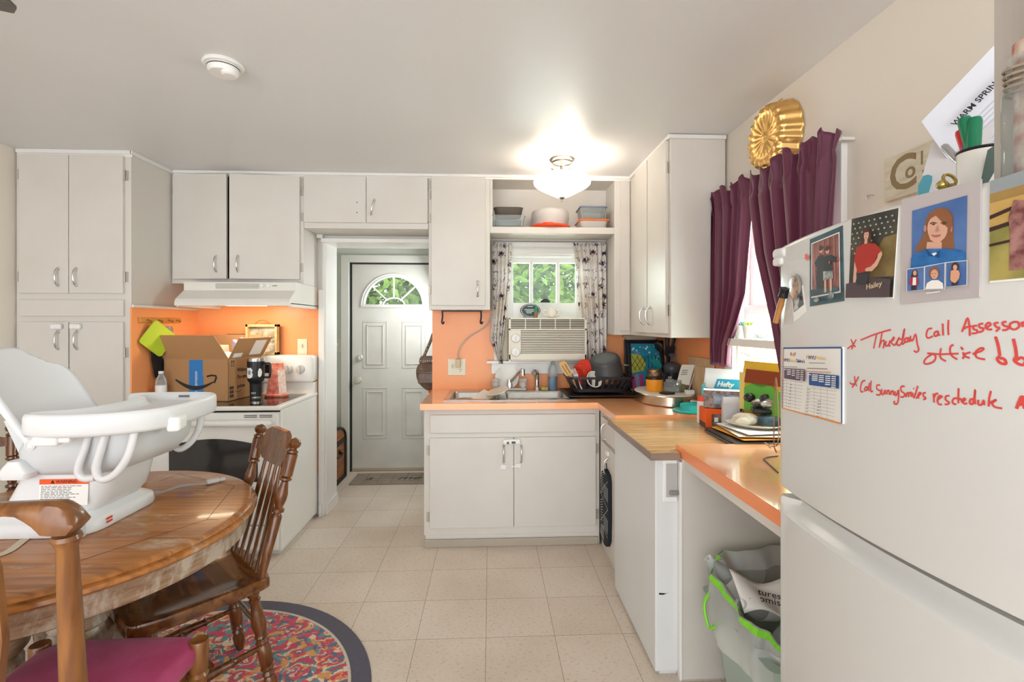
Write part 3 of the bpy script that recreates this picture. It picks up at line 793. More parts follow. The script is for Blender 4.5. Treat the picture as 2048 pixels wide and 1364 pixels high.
# =================================================================== CEILING THINGS
lx, ly = 0.451, 3.02
lp = thing('ceiling_light', 'nickel semi-flush ceiling light with a glowing white glass bowl', 'lamp', (lx, ly, 2.44))
B().lathe([(0.078, 0), (0.08, 0.006), (0.074, 0.016), (0.066, 0.02), (0.062, 0.03), (0.045, 0.036), (0.02, 0.04), (0.013, 0.045), (0.013, 0.115), (0, 0.115)], (lx, ly, 2.44), (0, 0, -1), 32).done('canopy', M('lamp_nickel', '#7d776f', 0.33, 1.0), lp, smooth=40)
for a in (30, 90, 150, 210, 270, 330):
    ca, sa = math.cos(R(a)), math.sin(R(a))
    B().tube([(lx + r_ * ca, ly + r_ * sa, z) for r_, z in ((0.073, 2.388), (0.068, 2.386), (0.045, 2.366), (0.028, 2.34), (0.017, 2.312))], 0.0055, 8).done('arm', M('lamp_nickel'), lp, smooth=60)
bowl_m = M('lit_glass_bowl', '#fffaf0', 0.35, emit=('#fff3e0', 2.6))
B().lathe([(0.012, 2.196), (0.03, 2.199), (0.06, 2.212), (0.12, 2.244), (0.160, 2.266), (0.175, 2.28), (0.179, 2.296), (0.174, 2.312), (0.158, 2.322), (0.150, 2.326), (0.150, 2.322), (0.168, 2.306), (0.170, 2.29), (0.155, 2.272), (0.06, 2.22), (0.012, 2.204)], (lx, ly, 0), n=40, cap=False).done('glass_bowl', bowl_m, lp, smooth=60)
B().lathe([(0.0, 2.172), (0.006, 2.176), (0.005, 2.184), (0.013, 2.19), (0.02, 2.197), (0.013, 2.205), (0.004, 2.21), (0.004, 2.325), (0, 2.325)], (lx, ly, 0), n=14).done('finial', nickel, lp, smooth=50)
pl = bpy.data.lights.new('bulbs', 'POINT'); pl.energy = 3.6; pl.color = (1.0, 0.93, 0.82); pl.shadow_soft_size = 0.04
po = bpy.data.objects.new('bulbs', pl); po.location = (lx, ly - 0.06, 2.305); COL.objects.link(po)
po.location = (lx + 0.05, ly - 0.05, 2.318)

sx, sy = -1.061, 1.983
sd = thing('smoke_detector', 'round white smoke detector on the ceiling', 'smoke detector', (sx, sy, 2.44))
B().lathe([(0.072, 0), (0.075, 0.006), (0.07, 0.012), (0.058, 0.014), (0.057, 0.03), (0.05, 0.04), (0.02, 0.043), (0, 0.043)], (sx, sy, 2.44), (0, 0, -1), 32).done('housing', white_pl, sd, smooth=40)
B().lathe([(0.0585, 0.017), (0.0585, 0.021), (0.05, 0.021)], (sx, sy, 2.44), (0, 0, -1), 32, cap=False).done('vent_slot', M('detector_slot', '#55514c', 0.8), sd)
B().lathe([(0.03, 0.03), (0.03, 0.05), (0.024, 0.055), (0, 0.055)], (sx + 0.03, sy - 0.012, 2.44), (0, 0, -1), 20).done('test_button', white_pl, sd, smooth=40)

fx_, fy_ = -1.75, 0.95
fn = thing('ceiling_fan', 'dark ceiling fan whose blade tip shows at the upper left', 'fan', (fx_, fy_, 2.44))
fan_m = wood('fan_blade_grey', '#4a4542', '#5c5651', 5, (1, 10, 1), 0.4, 0)
B().lathe([(0.07, 0), (0.07, 0.03), (0.02, 0.05), (0.015, 0.12), (0.09, 0.13), (0.11, 0.17), (0.11, 0.24), (0.06, 0.28), (0, 0.285)], (fx_, fy_, 2.44), (0, 0, -1), 28).done('motor', M('fan_bronze', '#3a332f', 0.4, 0.6), fn, smooth=40)
for k in range(5):
    a = 37.2 + 72 * k
    mt = Matrix.Translation((fx_, fy_, 2.235)) @ Matrix.Rotation(R(a), 4, 'Z') @ Matrix.Rotation(R(10), 4, 'X')
    B().prism([(0.16, -0.05), (0.58, -0.068), (0.625, -0.05), (0.635, 0), (0.625, 0.05), (0.58, 0.068), (0.16, 0.05)], 'Z', -0.004, 0.004).box(0.08, 0.2, -0.015, 0.015, -0.012, -0.004).xf(mt).done('blade', fan_m, fn)

# =================================================================== RUG
def rug_mat():
    m = M('rug_pattern', '#c23b52', 0.95, sheen=0.2)
    nt = m.node_tree; b = nt.nodes['Principled BSDF']; L = nt.links.new
    tc = nt.nodes.new('ShaderNodeTexCoord')
    nz = nt.nodes.new('ShaderNodeTexNoise'); nz.inputs['Scale'].default_value = 12; nz.inputs['Detail'].default_value = 5
    ad = nt.nodes.new('ShaderNodeMixRGB'); ad.blend_type = 'ADD'; ad.inputs[0].default_value = 0.12
    L(tc.outputs['Object'], nz.inputs[0]); L(tc.outputs['Object'], ad.inputs[1]); L(nz.outputs['Color'], ad.inputs[2])
    vo = nt.nodes.new('ShaderNodeTexVoronoi'); vo.inputs['Scale'].default_value = 12
    L(ad.outputs[0], vo.inputs['Vector'])
    rp = nt.nodes.new('ShaderNodeValToRGB'); rp.color_ramp.interpolation = 'CONSTANT'
    cols = [(0.0, '#e8d9c0'), (0.10, '#5f7288'), (0.19, '#d15a6a'), (0.30, '#e9b79a'), (0.38, '#56627a'), (0.43, '#c9445a'), (0.56, '#e2864e'), (0.66, '#e6d2b4'), (0.74, '#4f8a90'), (0.84, '#c63a55')]
    el = rp.color_ramp.elements
    while len(el) < len(cols): el.new(0.5)
    for e, (p, c) in zip(el, cols):
        e.position = p; e.color = lin(c)
    ml = nt.nodes.new('ShaderNodeMath'); ml.operation = 'MULTIPLY'; ml.inputs[1].default_value = 1.25
    L(vo.outputs['Distance'], ml.inputs[0]); L(ml.outputs[0], rp.inputs[0])
    v2 = nt.nodes.new('ShaderNodeTexVoronoi'); v2.inputs['Scale'].default_value = 34; L(ad.outputs[0], v2.inputs['Vector'])
    r2 = nt.nodes.new('ShaderNodeValToRGB'); r2.color_ramp.interpolation = 'CONSTANT'
    cols2 = [(0.0, '#56677f'), (0.22, '#d6485f'), (0.4, '#e9cdb0'), (0.55, '#c8465c'), (0.7, '#d99a55'), (0.85, '#5d9297')]
    el = r2.color_ramp.elements
    while len(el) < len(cols2): el.new(0.5)
    for e, (p, c) in zip(el, cols2):
        e.position = p; e.color = lin(c)
    sp_ = nt.nodes.new('ShaderNodeSeparateColor'); L(v2.outputs['Color'], sp_.inputs[0]); L(sp_.outputs[0], r2.inputs[0])
    n3 = nt.nodes.new('ShaderNodeTexNoise'); n3.inputs['Scale'].default_value = 13; L(tc.outputs['Object'], n3.inputs[0])
    r3 = nt.nodes.new('ShaderNodeValToRGB'); r3.color_ramp.elements[0].position = 0.47; r3.color_ramp.elements[1].position = 0.53; L(n3.outputs[0], r3.inputs[0])
    mx = nt.nodes.new('ShaderNodeMixRGB'); L(r3.outputs[0], mx.inputs[0]); L(rp.outputs[0], mx.inputs[1]); L(r2.outputs[0], mx.inputs[2])
    ln = nt.nodes.new('ShaderNodeVectorMath'); ln.operation = 'LENGTH'; L(tc.outputs['Object'], ln.inputs[0])
    rb = nt.nodes.new('ShaderNodeValToRGB'); rb.color_ramp.interpolation = 'CONSTANT'; e = rb.color_ramp.elements
    e[0].position = 0; e[0].color = (0, 0, 0, 1); e[1].position = 0.665; e[1].color = (1, 1, 1, 1); L(ln.outputs['Value'], rb.inputs[0])
    rl = nt.nodes.new('ShaderNodeValToRGB'); rl.color_ramp.interpolation = 'CONSTANT'; e = rl.color_ramp.elements
    e[0].position = 0; e[0].color = lin('#cfc3b2'); e[1].position = 0.676; e[1].color = lin('#52505e'); L(ln.outputs['Value'], rl.inputs[0])
    m2 = nt.nodes.new('ShaderNodeMixRGB'); L(rb.outputs[0], m2.inputs[0]); L(mx.outputs[0], m2.inputs[1]); L(rl.outputs[0], m2.inputs[2])
    fz = nt.nodes.new('ShaderNodeTexNoise'); fz.inputs['Scale'].default_value = 160; L(tc.outputs['Object'], fz.inputs[0])
    rz = nt.nodes.new('ShaderNodeValToRGB'); rz.color_ramp.elements[0].color = (0.78, 0.77, 0.75, 1); rz.color_ramp.elements[0].position = 0.3; rz.color_ramp.elements[1].position = 0.6; L(fz.outputs[0], rz.inputs[0])
    m3 = nt.nodes.new('ShaderNodeMixRGB'); m3.blend_type = 'MULTIPLY'; m3.inputs[0].default_value = 0.7; L(m2.outputs[0], m3.inputs[1]); L(rz.outputs[0], m3.inputs[2])
    L(m3.outputs[0], b.inputs['Base Color'])
    bp = nt.nodes.new('ShaderNodeBump'); bp.inputs['Strength'].default_value = 0.5; bp.inputs['Distance'].default_value = 0.004; L(fz.outputs[0], bp.inputs['Height']); L(bp.outputs[0], b.inputs['Normal'])
    return m
rg = B().lathe([(0.0, 0.0005), (0.752, 0.0005), (0.757, 0.005), (0.752, 0.010), (0.0, 0.010)], n=96, cap=False).done('round_rug', rug_mat())
rg.location = (-1.2, 1.75, 0); tag(rg, 'round multicoloured floral rug with a slate border under the table', 'rug')

# =================================================================== DINING TABLE
TC = Vector((-1.44, 1.71, 0)); TZ = 0.742
oak = wood('table_oak', '#8a5427', '#b97a3e', 3.0, (1.2, 16, 16), 0.28, 0.25, wear=('#b9a58c', 3.2, 0.54))
oak_w = wood('table_oak_worn', '#7a5a40', '#a58a70', 4.0, (2, 2, 22), 0.4, 0.1, wear=('#b5a797', 6, 0.46))
drk = wood('dark_oak', '#46240f', '#6f4020', 5.0, (10, 10, 2), 0.25, 0.4)
tb = thing('dining_table', 'round oak pedestal dining table with worn veneer top', 'table', TC)
B().lathe([(0.0, 0.0), (0.548, 0.0), (0.562, -0.004), (0.57, -0.012), (0.566, -0.018), (0.577, -0.022), (0.579, -0.032), (0.572, -0.04), (0.555, -0.046), (0.0, -0.046)], (TC.x, TC.y, TZ), n=96, cap=False).done('tabletop', oak, tb, smooth=40)
B().lathe([(0.556, -0.046), (0.552, -0.06), (0.545, -0.112), (0.535, -0.118), (0.52, -0.118), (0.52, -0.046)], (TC.x, TC.y, TZ), n=96, cap=False).done('apron', oak_w, tb, smooth=40)
b = B()
for a, c in (((469, 972), (414, 1039)), ((469, 972), (357, 948)), ((414, 1039), (436, 1040)), ((414, 1039), (140, 1128)), ((357, 948), (318, 963))):
    p, q = pZ(*a, TZ), pZ(*c, TZ); d = (q - p).normalized(); n_ = Vector((-d.y, d.x, 0)) * 0.0012; up = Vector((0, 0, 0.0003))
    b.quad(p - n_ + up, q - n_ + up, q + n_ + up, p + n_ + up)
b.done('inlay_seam', M('inlay_seam', '#3a2413', 0.6), tb)
for dx, dy in ((-0.13, -0.1), (0.13, -0.1), (0.13, 0.14), (-0.13, 0.14)):
    B().lathe([(0.055, 0.62), (0.055, 0.56), (0.066, 0.545), (0.066, 0.535), (0.058, 0.525), (0.072, 0.50), (0.072, 0.47), (0.078, 0.455), (0.07, 0.445), (0.088, 0.41), (0.082, 0.37), (0.06, 0.34), (0.07, 0.33), (0.07, 0.20), (0.08, 0.18), (0.08, 0.12), (0, 0.12)], (TC.x + dx, TC.y + dy, 0), n=28).done('column', oak_w, tb, smooth=40)
B().cyl((TC.x, TC.y, 0.11), (TC.x, TC.y, 0.16), 0.26, n=32).cyl((TC.x, TC.y, 0.58), (TC.x, TC.y, 0.625), 0.24, n=32).done('pedestal_plate', drk, tb)
for a in (45, 135, 225, 315):
    mt = Matrix.Translation(TC) @ Matrix.Rotation(R(a), 4, 'Z')
    B().prism([(0.12, 0.11), (0.12, 0.2), (0.22, 0.2), (0.34, 0.10), (0.42, 0.07), (0.44, 0.04), (0.43, 0.0105), (0.36, 0.0105), (0.30, 0.05), (0.2, 0.09)], 'Y', -0.04, 0.04).xf(mt).done('foot', drk, tb)

# =================================================================== CHAIRS
ch_w = wood('chair_oak', '#4c2811', '#7c4a22', 5.0, (10, 10, 2), 0.22, 0.45)
ch_s = wood('chair_seat_oak', '#4a2812', '#855226', 3.0, (1.5, 10, 10), 0.2, 0.5)
def turned(p0, p1, prof, n=16):
    """lathe between two points, prof (fraction, radius)"""
    d = Vector(p1) - Vector(p0)
    return B().lathe([(r_, t * d.length) for t, r_ in prof], p0, d, n)
LEG = [(0, 0.016), (0.03, 0.021), (0.08, 0.021), (0.10, 0.015), (0.12, 0.022), (0.15, 0.016), (0.22, 0.02), (0.34, 0.027), (0.42, 0.02), (0.45, 0.024), (0.47, 0.017), (0.50, 0.025), (0.52, 0.018), (0.55, 0.024), (0.70, 0.024), (0.72, 0.018), (0.74, 0.024), (0.76, 0.017), (0.79, 0.023), (0.81, 0.017), (0.85, 0.024), (0.93, 0.022), (1.0, 0.014)]
POST = [(0, 0.013), (0.1, 0.015), (0.44, 0.0205), (0.465, 0.013), (0.475, 0.0225), (0.495, 0.0225), (0.505, 0.014), (0.56, 0.021), (0.60, 0.0215), (0.685, 0.0125), (0.70, 0.0225), (0.715, 0.0225), (0.722, 0.016), (0.728, 0.0215), (0.885, 0.0225), (0.89, 0.017), (0.895, 0.022), (0.91, 0.022), (0.918, 0.015), (0.926, 0.014), (0.937, 0.022), (0.96, 0.0255), (0.985, 0.019), (1.0, 0.002)]
STR = [(0, 0.008), (0.2, 0.011), (0.26, 0.013), (0.28, 0.018), (0.30, 0.013), (0.5, 0.018), (0.70, 0.013), (0.72, 0.018), (0.74, 0.013), (0.8, 0.011), (1, 0.008)]
def side_chair(label, loc, rz, group=None):
    t = thing('dining_chair', label, 'chair', loc, rz, group)
    T = XF[t]
    def D(bb, name, m, **k):
        return bb.xf(T).done(name, m, t, **k)
    SZ = 0.455
    def outline(ins, z, dish=0):
        pts = []
        base = [(-0.20, 0.20), (-0.16, 0.225), (0, 0.232), (0.16, 0.225), (0.20, 0.20), (0.212, 0.12), (0.205, 0), (0.195, -0.12), (0.185, -0.19), (0.15, -0.215), (0, -0.222), (-0.15, -0.215), (-0.185, -0.19), (-0.195, -0.12), (-0.205, 0), (-0.212, 0.12)]
        sp_ = spline([(p[0], p[1], 0) for p in base + base[:1]], 4)[:-1]
        return [(p.x * (1 - ins), p.y * (1 - ins), z) for p in sp_]
    D(B().rings([outline(0.06, SZ - 0.045), outline(0.0, SZ - 0.036), outline(0.0, SZ - 0.010), outline(0.02, SZ), outline(0.09, SZ + 0.001), outline(0.25, SZ - 0.006), outline(0.6, SZ - 0.010), outline(0.95, SZ - 0.009)]), 'seat', ch_s, smooth=50)
    for s_ in (-1, 1):
        D(turned((s_ * 0.163, -0.18, SZ - 0.01), (s_ * 0.186, -0.30, 0.963), POST, 20), 'back_post', ch_w, smooth=40)
    # crest rail between the posts, leaning with them
    def lean(x, z, y=0):
        k = (z - SZ) / 0.53
        return Vector((x, -0.18 - 0.12 * k - 0.02 * (1 - (x / 0.18) ** 2) + y, z))
    out = [(-0.178, 0.905), (-0.155, 0.905), (-0.13, 0.918), (-0.105, 0.955), (-0.07, 0.968), (0.07, 0.968), (0.105, 0.955), (0.13, 0.918), (0.155, 0.905), (0.178, 0.905),
           (0.176, 0.858), (0.155, 0.868), (0.13, 0.868), (0.105, 0.84), (0.05, 0.832), (-0.05, 0.832), (-0.105, 0.84), (-0.13, 0.868), (-0.155, 0.868), (-0.176, 0.858)]
    n0 = 10
    bb = B()
    rs_top, rs_bot = out[:10], out[10:][::-1]
    secs = []
    for (xa, za), (xb, zb) in zip(rs_top, rs_bot):
        secs.append([lean(xa, za, 0.010), lean(xa, za, -0.010), lean(xb, zb, -0.010), lean(xb, zb, 0.010)])
    D(bb.rings(secs), 'crest_rail', ch_w)
    for x0, x1 in ((-0.095, -0.085), (-0.032, -0.028), (0.032, 0.028), (0.095, 0.085)):
        p0 = Vector((x0, -0.185, SZ - 0.005)); p1 = lean(x1, 0.838)
        d = (p1 - p0); rs_ = []
        for tt, hw, th in ((0, 0.008, 0.008), (0.12, 0.008, 0.007), (0.22, 0.016, 0.006), (0.3, 0.0165, 0.006), (0.7, 0.021, 0.006), (0.78, 0.021, 0.006), (0.86, 0.009, 0.007), (1, 0.007, 0.007)):
            c_ = p0 + d * tt
            rs_.append([c_ + Vector((hw * math.cos(2 * math.pi * k / 10), th * math.sin(2 * math.pi * k / 10), 0)) for k in range(10)])
        D(B().rings(rs_), 'spindle', ch_w, smooth=50)
    tops = {(-1, 1): (-0.155, 0.165), (1, 1): (0.155, 0.165), (-1, -1): (-0.145, -0.155), (1, -1): (0.145, -0.155)}
    feet = {(-1, 1): (-0.20, 0.215), (1, 1): (0.20, 0.215), (-1, -1): (-0.19, -0.215), (1, -1): (0.19, -0.215)}
    fz = 0.0112
    for k in tops:
        D(turned((tops[k][0], tops[k][1], SZ - 0.03), (feet[k][0], feet[k][1], fz), LEG, 18), 'leg', ch_w, smooth=40)
    def at_leg(k, z):
        q = (SZ - 0.03 - z) / (SZ - 0.03)
        return Vector((lerp(tops[k][0], feet[k][0], q), lerp(tops[k][1], feet[k][1], q), z))
    mids = []
    for s_ in (-1, 1):
        a_, c_ = at_leg((s_, 1), 0.165), at_leg((s_, -1), 0.20)
        D(turned(a_, c_, STR, 14), 'stretcher', ch_w, smooth=40); mids.append((a_ + c_) / 2)
    D(turned(mids[0], mids[1], STR, 14), 'stretcher', ch_w, smooth=40)
    D(turned(at_leg((-1, 1), 0.25), at_leg((1, 1), 0.25), STR, 14), 'stretcher', ch_w, smooth=40)
    D(turned(at_leg((-1, -1), 0.27), at_leg((1, -1), 0.27), [(0, 0.007), (0.5, 0.011), (1, 0.007)], 12), 'stretcher', ch_w, smooth=40)
    return t
side_chair('dark oak spindle-back chair with bare seat at the right of the table', (-1.099, 1.85, 0), R(133), 'oak spindle-back chairs')
side_chair('dark oak chair at the far left of the table, its post beside the baby seat', (-2.006, 1.94, 0), R(-127), 'oak spindle-back chairs')

# near chair with the magenta seat
ac_w = wood('old_chair_wood', '#64391b', '#8e5c2c', 4.0, (8, 8, 1.5), 0.3, 0.3, wear=('#c9a983', 14, 0.66))
velvet = M('magenta_velvet', '#94154a', 0.65, sheen=0.12, noise=(9, '#b04472', 0.35), bump=(25, 0.15))
t = thing('dining_chair', 'wooden chair with a magenta seat seen from behind, nearest the camera', 'chair', (-1.085, 1.26, 0))
XB, YB = -1.085, 1.05
b = B()
rr_ = []
for i in range(0, 33):
    x = lerp(-0.235, 0.235, i / 32.0); ax = abs(x)
    ztop = 1.030 + 0.008 * math.sin(min(1, (0.235 - ax) / 0.05) * math.pi / 2) if ax > 0.185 else 1.038
    if ax > 0.20: ztop = 1.036 - 0.5 * (ax - 0.20) ** 2 / 0.035 * 2.2
    zbot = interp([(0, 0.985), (0.035, 0.985), (0.06, 1.0), (0.105, 1.014), (0.135, 1.010), (0.16, 0.99), (0.178, 0.968), (0.222, 0.966), (0.232, 0.976), (0.236, 0.986)], ax)
    y = YB - 0.02 + 0.02 * (x / 0.23) ** 2
    rr_.append([(XB + x, y + yy, z) for yy, z in ((-0.020, zbot + 0.004), (-0.024, (ztop + zbot) / 2), (-0.018, ztop - 0.006), (-0.008, ztop), (0.010, ztop), (0.020, ztop - 0.006), (0.024, (ztop + zbot) / 2), (0.020, zbot + 0.004), (0.0, zbot))])
b.rings(rr_).done('crest_rail', ac_w, t, smooth=45)
for s_ in (-1, 1):
    turned((XB + s_ * 0.205, YB, 0.965), (XB + s_ * 0.20, YB + 0.035, 0.40), [(0, 0.024), (0.015, 0.027), (0.03, 0.022), (0.05, 0.0185), (0.5, 0.023), (0.85, 0.027), (1, 0.025)], 24).done('back_post', ac_w, t, smooth=40)
B().prism([(-0.035, 0.44), (0.035, 0.44), (0.07, 0.6), (0.085, 0.75), (0.07, 0.9), (0.04, 0.985), (-0.04, 0.985), (-0.07, 0.9), (-0.085, 0.75), (-0.07, 0.6)], 'Y', -0.008, 0.008).xf(Matrix.Translation((XB, YB, 0))).done('back_splat', ac_w, t)
def seat_out(ins, z):
    base = [(-0.195, 0.0), (0.195, 0.0), (0.205, 0.1), (0.222, 0.30), (0.222, 0.385), (0.195, 0.42), (0.15, 0.432), (-0.15, 0.432), (-0.195, 0.42), (-0.222, 0.385), (-0.222, 0.30), (-0.205, 0.1)]
    sp_ = spline([(p[0], p[1], 0) for p in base + base[:1]], 3)[:-1]
    return [(XB + 0.006 + p.x * (1 - ins), YB + 0.03 + 0.22 + (p.y - 0.22) * (1 - ins), z) for p in sp_]
B().rings([seat_out(0.05, 0.405), seat_out(0.01, 0.415), seat_out(0.0, 0.44), seat_out(0.02, 0.458), seat_out(0.10, 0.468), seat_out(0.35, 0.474), seat_out(0.9, 0.475)]).done('seat_cushion', velvet, t, smooth=50)
B().box(XB - 0.2, XB + 0.2, YB + 0.05, YB + 0.43, 0.355, 0.407, 0.004).done('seat_frame', ac_w, t)
for s_ in (-1, 1):
    turned((XB + s_ * 0.226, YB + 0.425, 0.47), (XB + s_ * 0.215, YB + 0.42, 0.0112 if s_ < 0 else 0.0112), [(0, 0.024), (0.01, 0.026), (0.18, 0.026), (0.2, 0.022), (0.22, 0.028), (0.25, 0.022), (0.5, 0.028), (0.8, 0.02), (0.84, 0.026), (1, 0.018)], 20).done('leg', ac_w, t, smooth=40)
    turned((XB + s_ * 0.20, YB + 0.035, 0.41), (XB + s_ * 0.215, YB - 0.01, 0.0112 if False else 0.001), [(0, 0.03), (0.3, 0.026), (1, 0.02)], 18).done('leg', ac_w, t, smooth=40)
    turned((XB + s_ * 0.215, YB + 0.42, 0.2), (XB + s_ * 0.21, YB + 0.01, 0.2), STR, 12).done('stretcher', ac_w, t, smooth=40)
# =================================================================== BABY BOOSTER SEAT
bw = M('booster_plastic', '#e3e4e5', 0.32)
bw2 = M('booster_plastic_grey', '#d3d6d8', 0.4)
slot_m = M('slot_grey', '#6e7072', 0.6)
bo = thing('booster_seat', 'white plastic baby booster seat with tray standing on the dining table', 'baby seat', (-1.45, 1.74, TZ))
MP, MT, MK = list(Matrix.Translation((q_, 0, 0)) for q_ in (0.10, 0.135, 0.03))
MT = Matrix.Translation((-1.385, 0, 0)) @ Matrix.Diagonal((0.83, 1, 1, 1)) @ Matrix.Translation((1.525, 0, 0))
def sec(x0, x1, y0, y1, z, r=0.06):
    return [(p[0], p[1], z) for p in rrect(x0, x1, y0, y1, r, 5)]
b = B().rings([sec(-1.665, -1.245, 1.555, 1.905, 0.7435, 0.07), sec(-1.668, -1.242, 1.552, 1.908, 0.752, 0.07), sec(-1.664, -1.246, 1.556, 1.904, 0.778, 0.07), sec(-1.655, -1.258, 1.566, 1.894, 0.786, 0.07),
               sec(-1.60, -1.275, 1.59, 1.87, 0.80, 0.07), sec(-1.555, -1.245, 1.60, 1.86, 0.83, 0.06), sec(-1.515, -1.225, 1.605, 1.855, 0.90, 0.05), sec(-1.49, -1.215, 1.61, 1.85, 0.965, 0.05)])
base = b.done('base', bw, bo, smooth=50)
B().prism([(-1.30, 0.748), (-1.275, 0.790), (-1.263, 0.790), (-1.262, 0.735), (-1.285, 0.7435)], 'Y', 1.545, 1.575).done('strap_clip', bw2, base)
# warning label on the near side of the base
def lab_pt(s, t):
    y0 = interp([(0, 1.600), (1, 1.6058)], t)
    return Vector((lerp(-1.425, -1.275, s), y0 - 0.0028, lerp(0.830, 0.911, t)))
b = B(); b.quad(lab_pt(0, 0), lab_pt(1, 0), lab_pt(1, 1), lab_pt(0, 1))
lab = b.done('warning_label', M('label_white', '#f4f3ef', 0.5), bo)
b = B()
e = Vector((0, -0.0006, 0))
b.quad(lab_pt(0, 0.80) + e, lab_pt(1, 0.80) + e, lab_pt(1, 1) + e, lab_pt(0, 1) + e)
b.done('orange_band', M('warning_orange', '#ee5a24', 0.5), lab)
rnd = random.Random(4); b = B()
for k in range(11):
    t = 0.72 - 0.062 * k
    s = 0.04
    while s < rnd.uniform(0.55, 0.93):
        w = rnd.uniform(0.04, 0.12)
        b.quad(lab_pt(s, t) + e, lab_pt(min(.95, s + w), t) + e, lab_pt(min(.95, s + w), t + 0.026) + e, lab_pt(s, t + 0.026) + e); s += w + 0.02
b.done('fine_print', M('fine_print', '#77777a', 0.6), lab)
text('warning_word', 'WARNING', 0.0135, M('print_black', '#1b1b1b', 0.6), lab, (lab_pt(0.55, 0.9) + e * 2, (1, 0, 0), (0, 0.08, 1)), 0.0002)
B().prism([(-0.006, 0), (0.006, 0), (0, 0.011)], 'Y', -0.0004, 0).xf(Matrix.Translation(lab_pt(0.27, 0.84) + e)).done('warning_triangle', M('print_black'), lab)
b = B()
for dz in (0.0, 0.011):
    b.quad((-1.2412, 1.63, 0.757 + dz), (-1.2412, 1.655, 0.757 + dz), (-1.2412, 1.655, 0.764 + dz), (-1.2412, 1.63, 0.764 + dz))
b.done('red_mark', M('red_mark', '#d8402e', 0.5), base)
# seat pod
b = B().rings([sec(-1.585, -1.31, 1.60, 1.86, 0.925, 0.08), sec(-1.61, -1.24, 1.575, 1.885, 0.95, 0.09), sec(-1.605, -1.20, 1.565, 1.895, 1.00, 0.09), sec(-1.575, -1.19, 1.56, 1.90, 1.06, 0.09), sec(-1.56, -1.19, 1.56, 1.90, 1.075, 0.09),
               sec(-1.54, -1.21, 1.58, 1.88, 1.075, 0.08), sec(-1.53, -1.23, 1.60, 1.86, 1.01, 0.07), sec(-1.50, -1.30, 1.64, 1.82, 0.99, 0.05)])
pod = b.xf(MP).done('seat_shell', bw2, bo, smooth=50)
# raised side handles of the pod (near and far)
for y in (1.556, 1.904):
    sg = -1 if y < 1.7 else 1
    b = B()
    b.tube(spline([(-1.335, y, 1.075), (-1.345, y + sg * 0.006, 1.02), (-1.365, y + sg * 0.006, 0.955), (-1.35, y + sg * 0.004, 0.928), (-1.315, y + sg * 0.004, 0.930)], 5), 0.011, 8)
    b.tube(spline([(-1.285, y, 1.075), (-1.295, y + sg * 0.008, 1.02), (-1.31, y + sg * 0.008, 0.955), (-1.29, y + sg * 0.008, 0.925), (-1.25, y + sg * 0.006, 0.945), (-1.215, y + sg * 0.006, 1.0), (-1.20, y, 1.075)], 5), 0.012, 8)
    b.xf(MP).done('side_rib', bw, pod, smooth=50)
rad = B().lathe([(0.016, 0), (0.016, 0.004), (0.010, 0.006), (0.009, 0.004), (0, 0.004)], (-1.515, 1.562, 1.03), (0, -1, 0), 20).xf(MP).done('recline_dial', bw, pod, smooth=50)
B().rings([sec(-1.605, -1.52, 1.55, 1.60, 0.925, 0.02), sec(-1.61, -1.51, 1.545, 1.60, 0.945, 0.02), sec(-1.585, -1.54, 1.552, 1.60, 0.98, 0.02)]).xf(MP).done('recline_catch', bw, pod, smooth=50)
# backrest shell: leans back, with side wings, hollow towards +X
def back(s, t):
    a = (s - 0.5) * 2
    half = 0.165 * (1 if t < 0.6 else math.sqrt(max(0.0, 1 - 0.80 * ((t - 0.6) / 0.4) ** 2.4)))
    y = 1.73 + a * half
    x = lerp(-1.50, -1.69, t ** 0.85) + 0.065 * (abs(a) ** 3) * (1 - 0.55 * t)
    z = lerp(1.0, 1.315, t) - 0.03 * abs(a) ** 2.5 * max(0, (t - 0.6) / 0.4)
    return Vector((x + 0.03, y, z))
bk = B().grid(back, 26, 30).done('backrest', bw, bo, smooth=60)
md = bk.modifiers.new('thickness', 'SOLIDIFY'); md.thickness = 0.022; md.offset = 1
for (s_, t_) in ((0.36, 0.86), (0.66, 0.86), (0.36, 0.40), (0.66, 0.40)):
    p = back(s_, t_); q = back(s_, t_ + 0.02); dz = (q - p).normalized(); dy = (back(s_ + 0.05, t_) - p).normalized(); n_ = dy.cross(dz)
    if n_.x < 0: n_ = -n_
    p = p + n_ * 0.0015
    B().quad(p - dy * 0.016 - dz * 0.005, p + dy * 0.016 - dz * 0.005, p + dy * 0.016 + dz * 0.005, p - dy * 0.016 + dz * 0.005).done('harness_slot', slot_m, bk)
b = B()
ln = [back(k / 24, 0.34 + 0.02 * math.sin(k / 24 * 9) - 0.06 * max(0, k / 24 - 0.4)) + Vector((0.002, 0, 0)) for k in range(1, 24)]
b.tube(ln, 0.0013, 5).done('seam', slot_m, bk)
# outer prop behind the backrest
B().prism([(-1.60, 1.09), (-1.57, 1.09), (-1.51, 0.98), (-1.54, 0.955)], 'Y', 1.64, 1.82).xf(MK).done('back_support', bw2, bo)
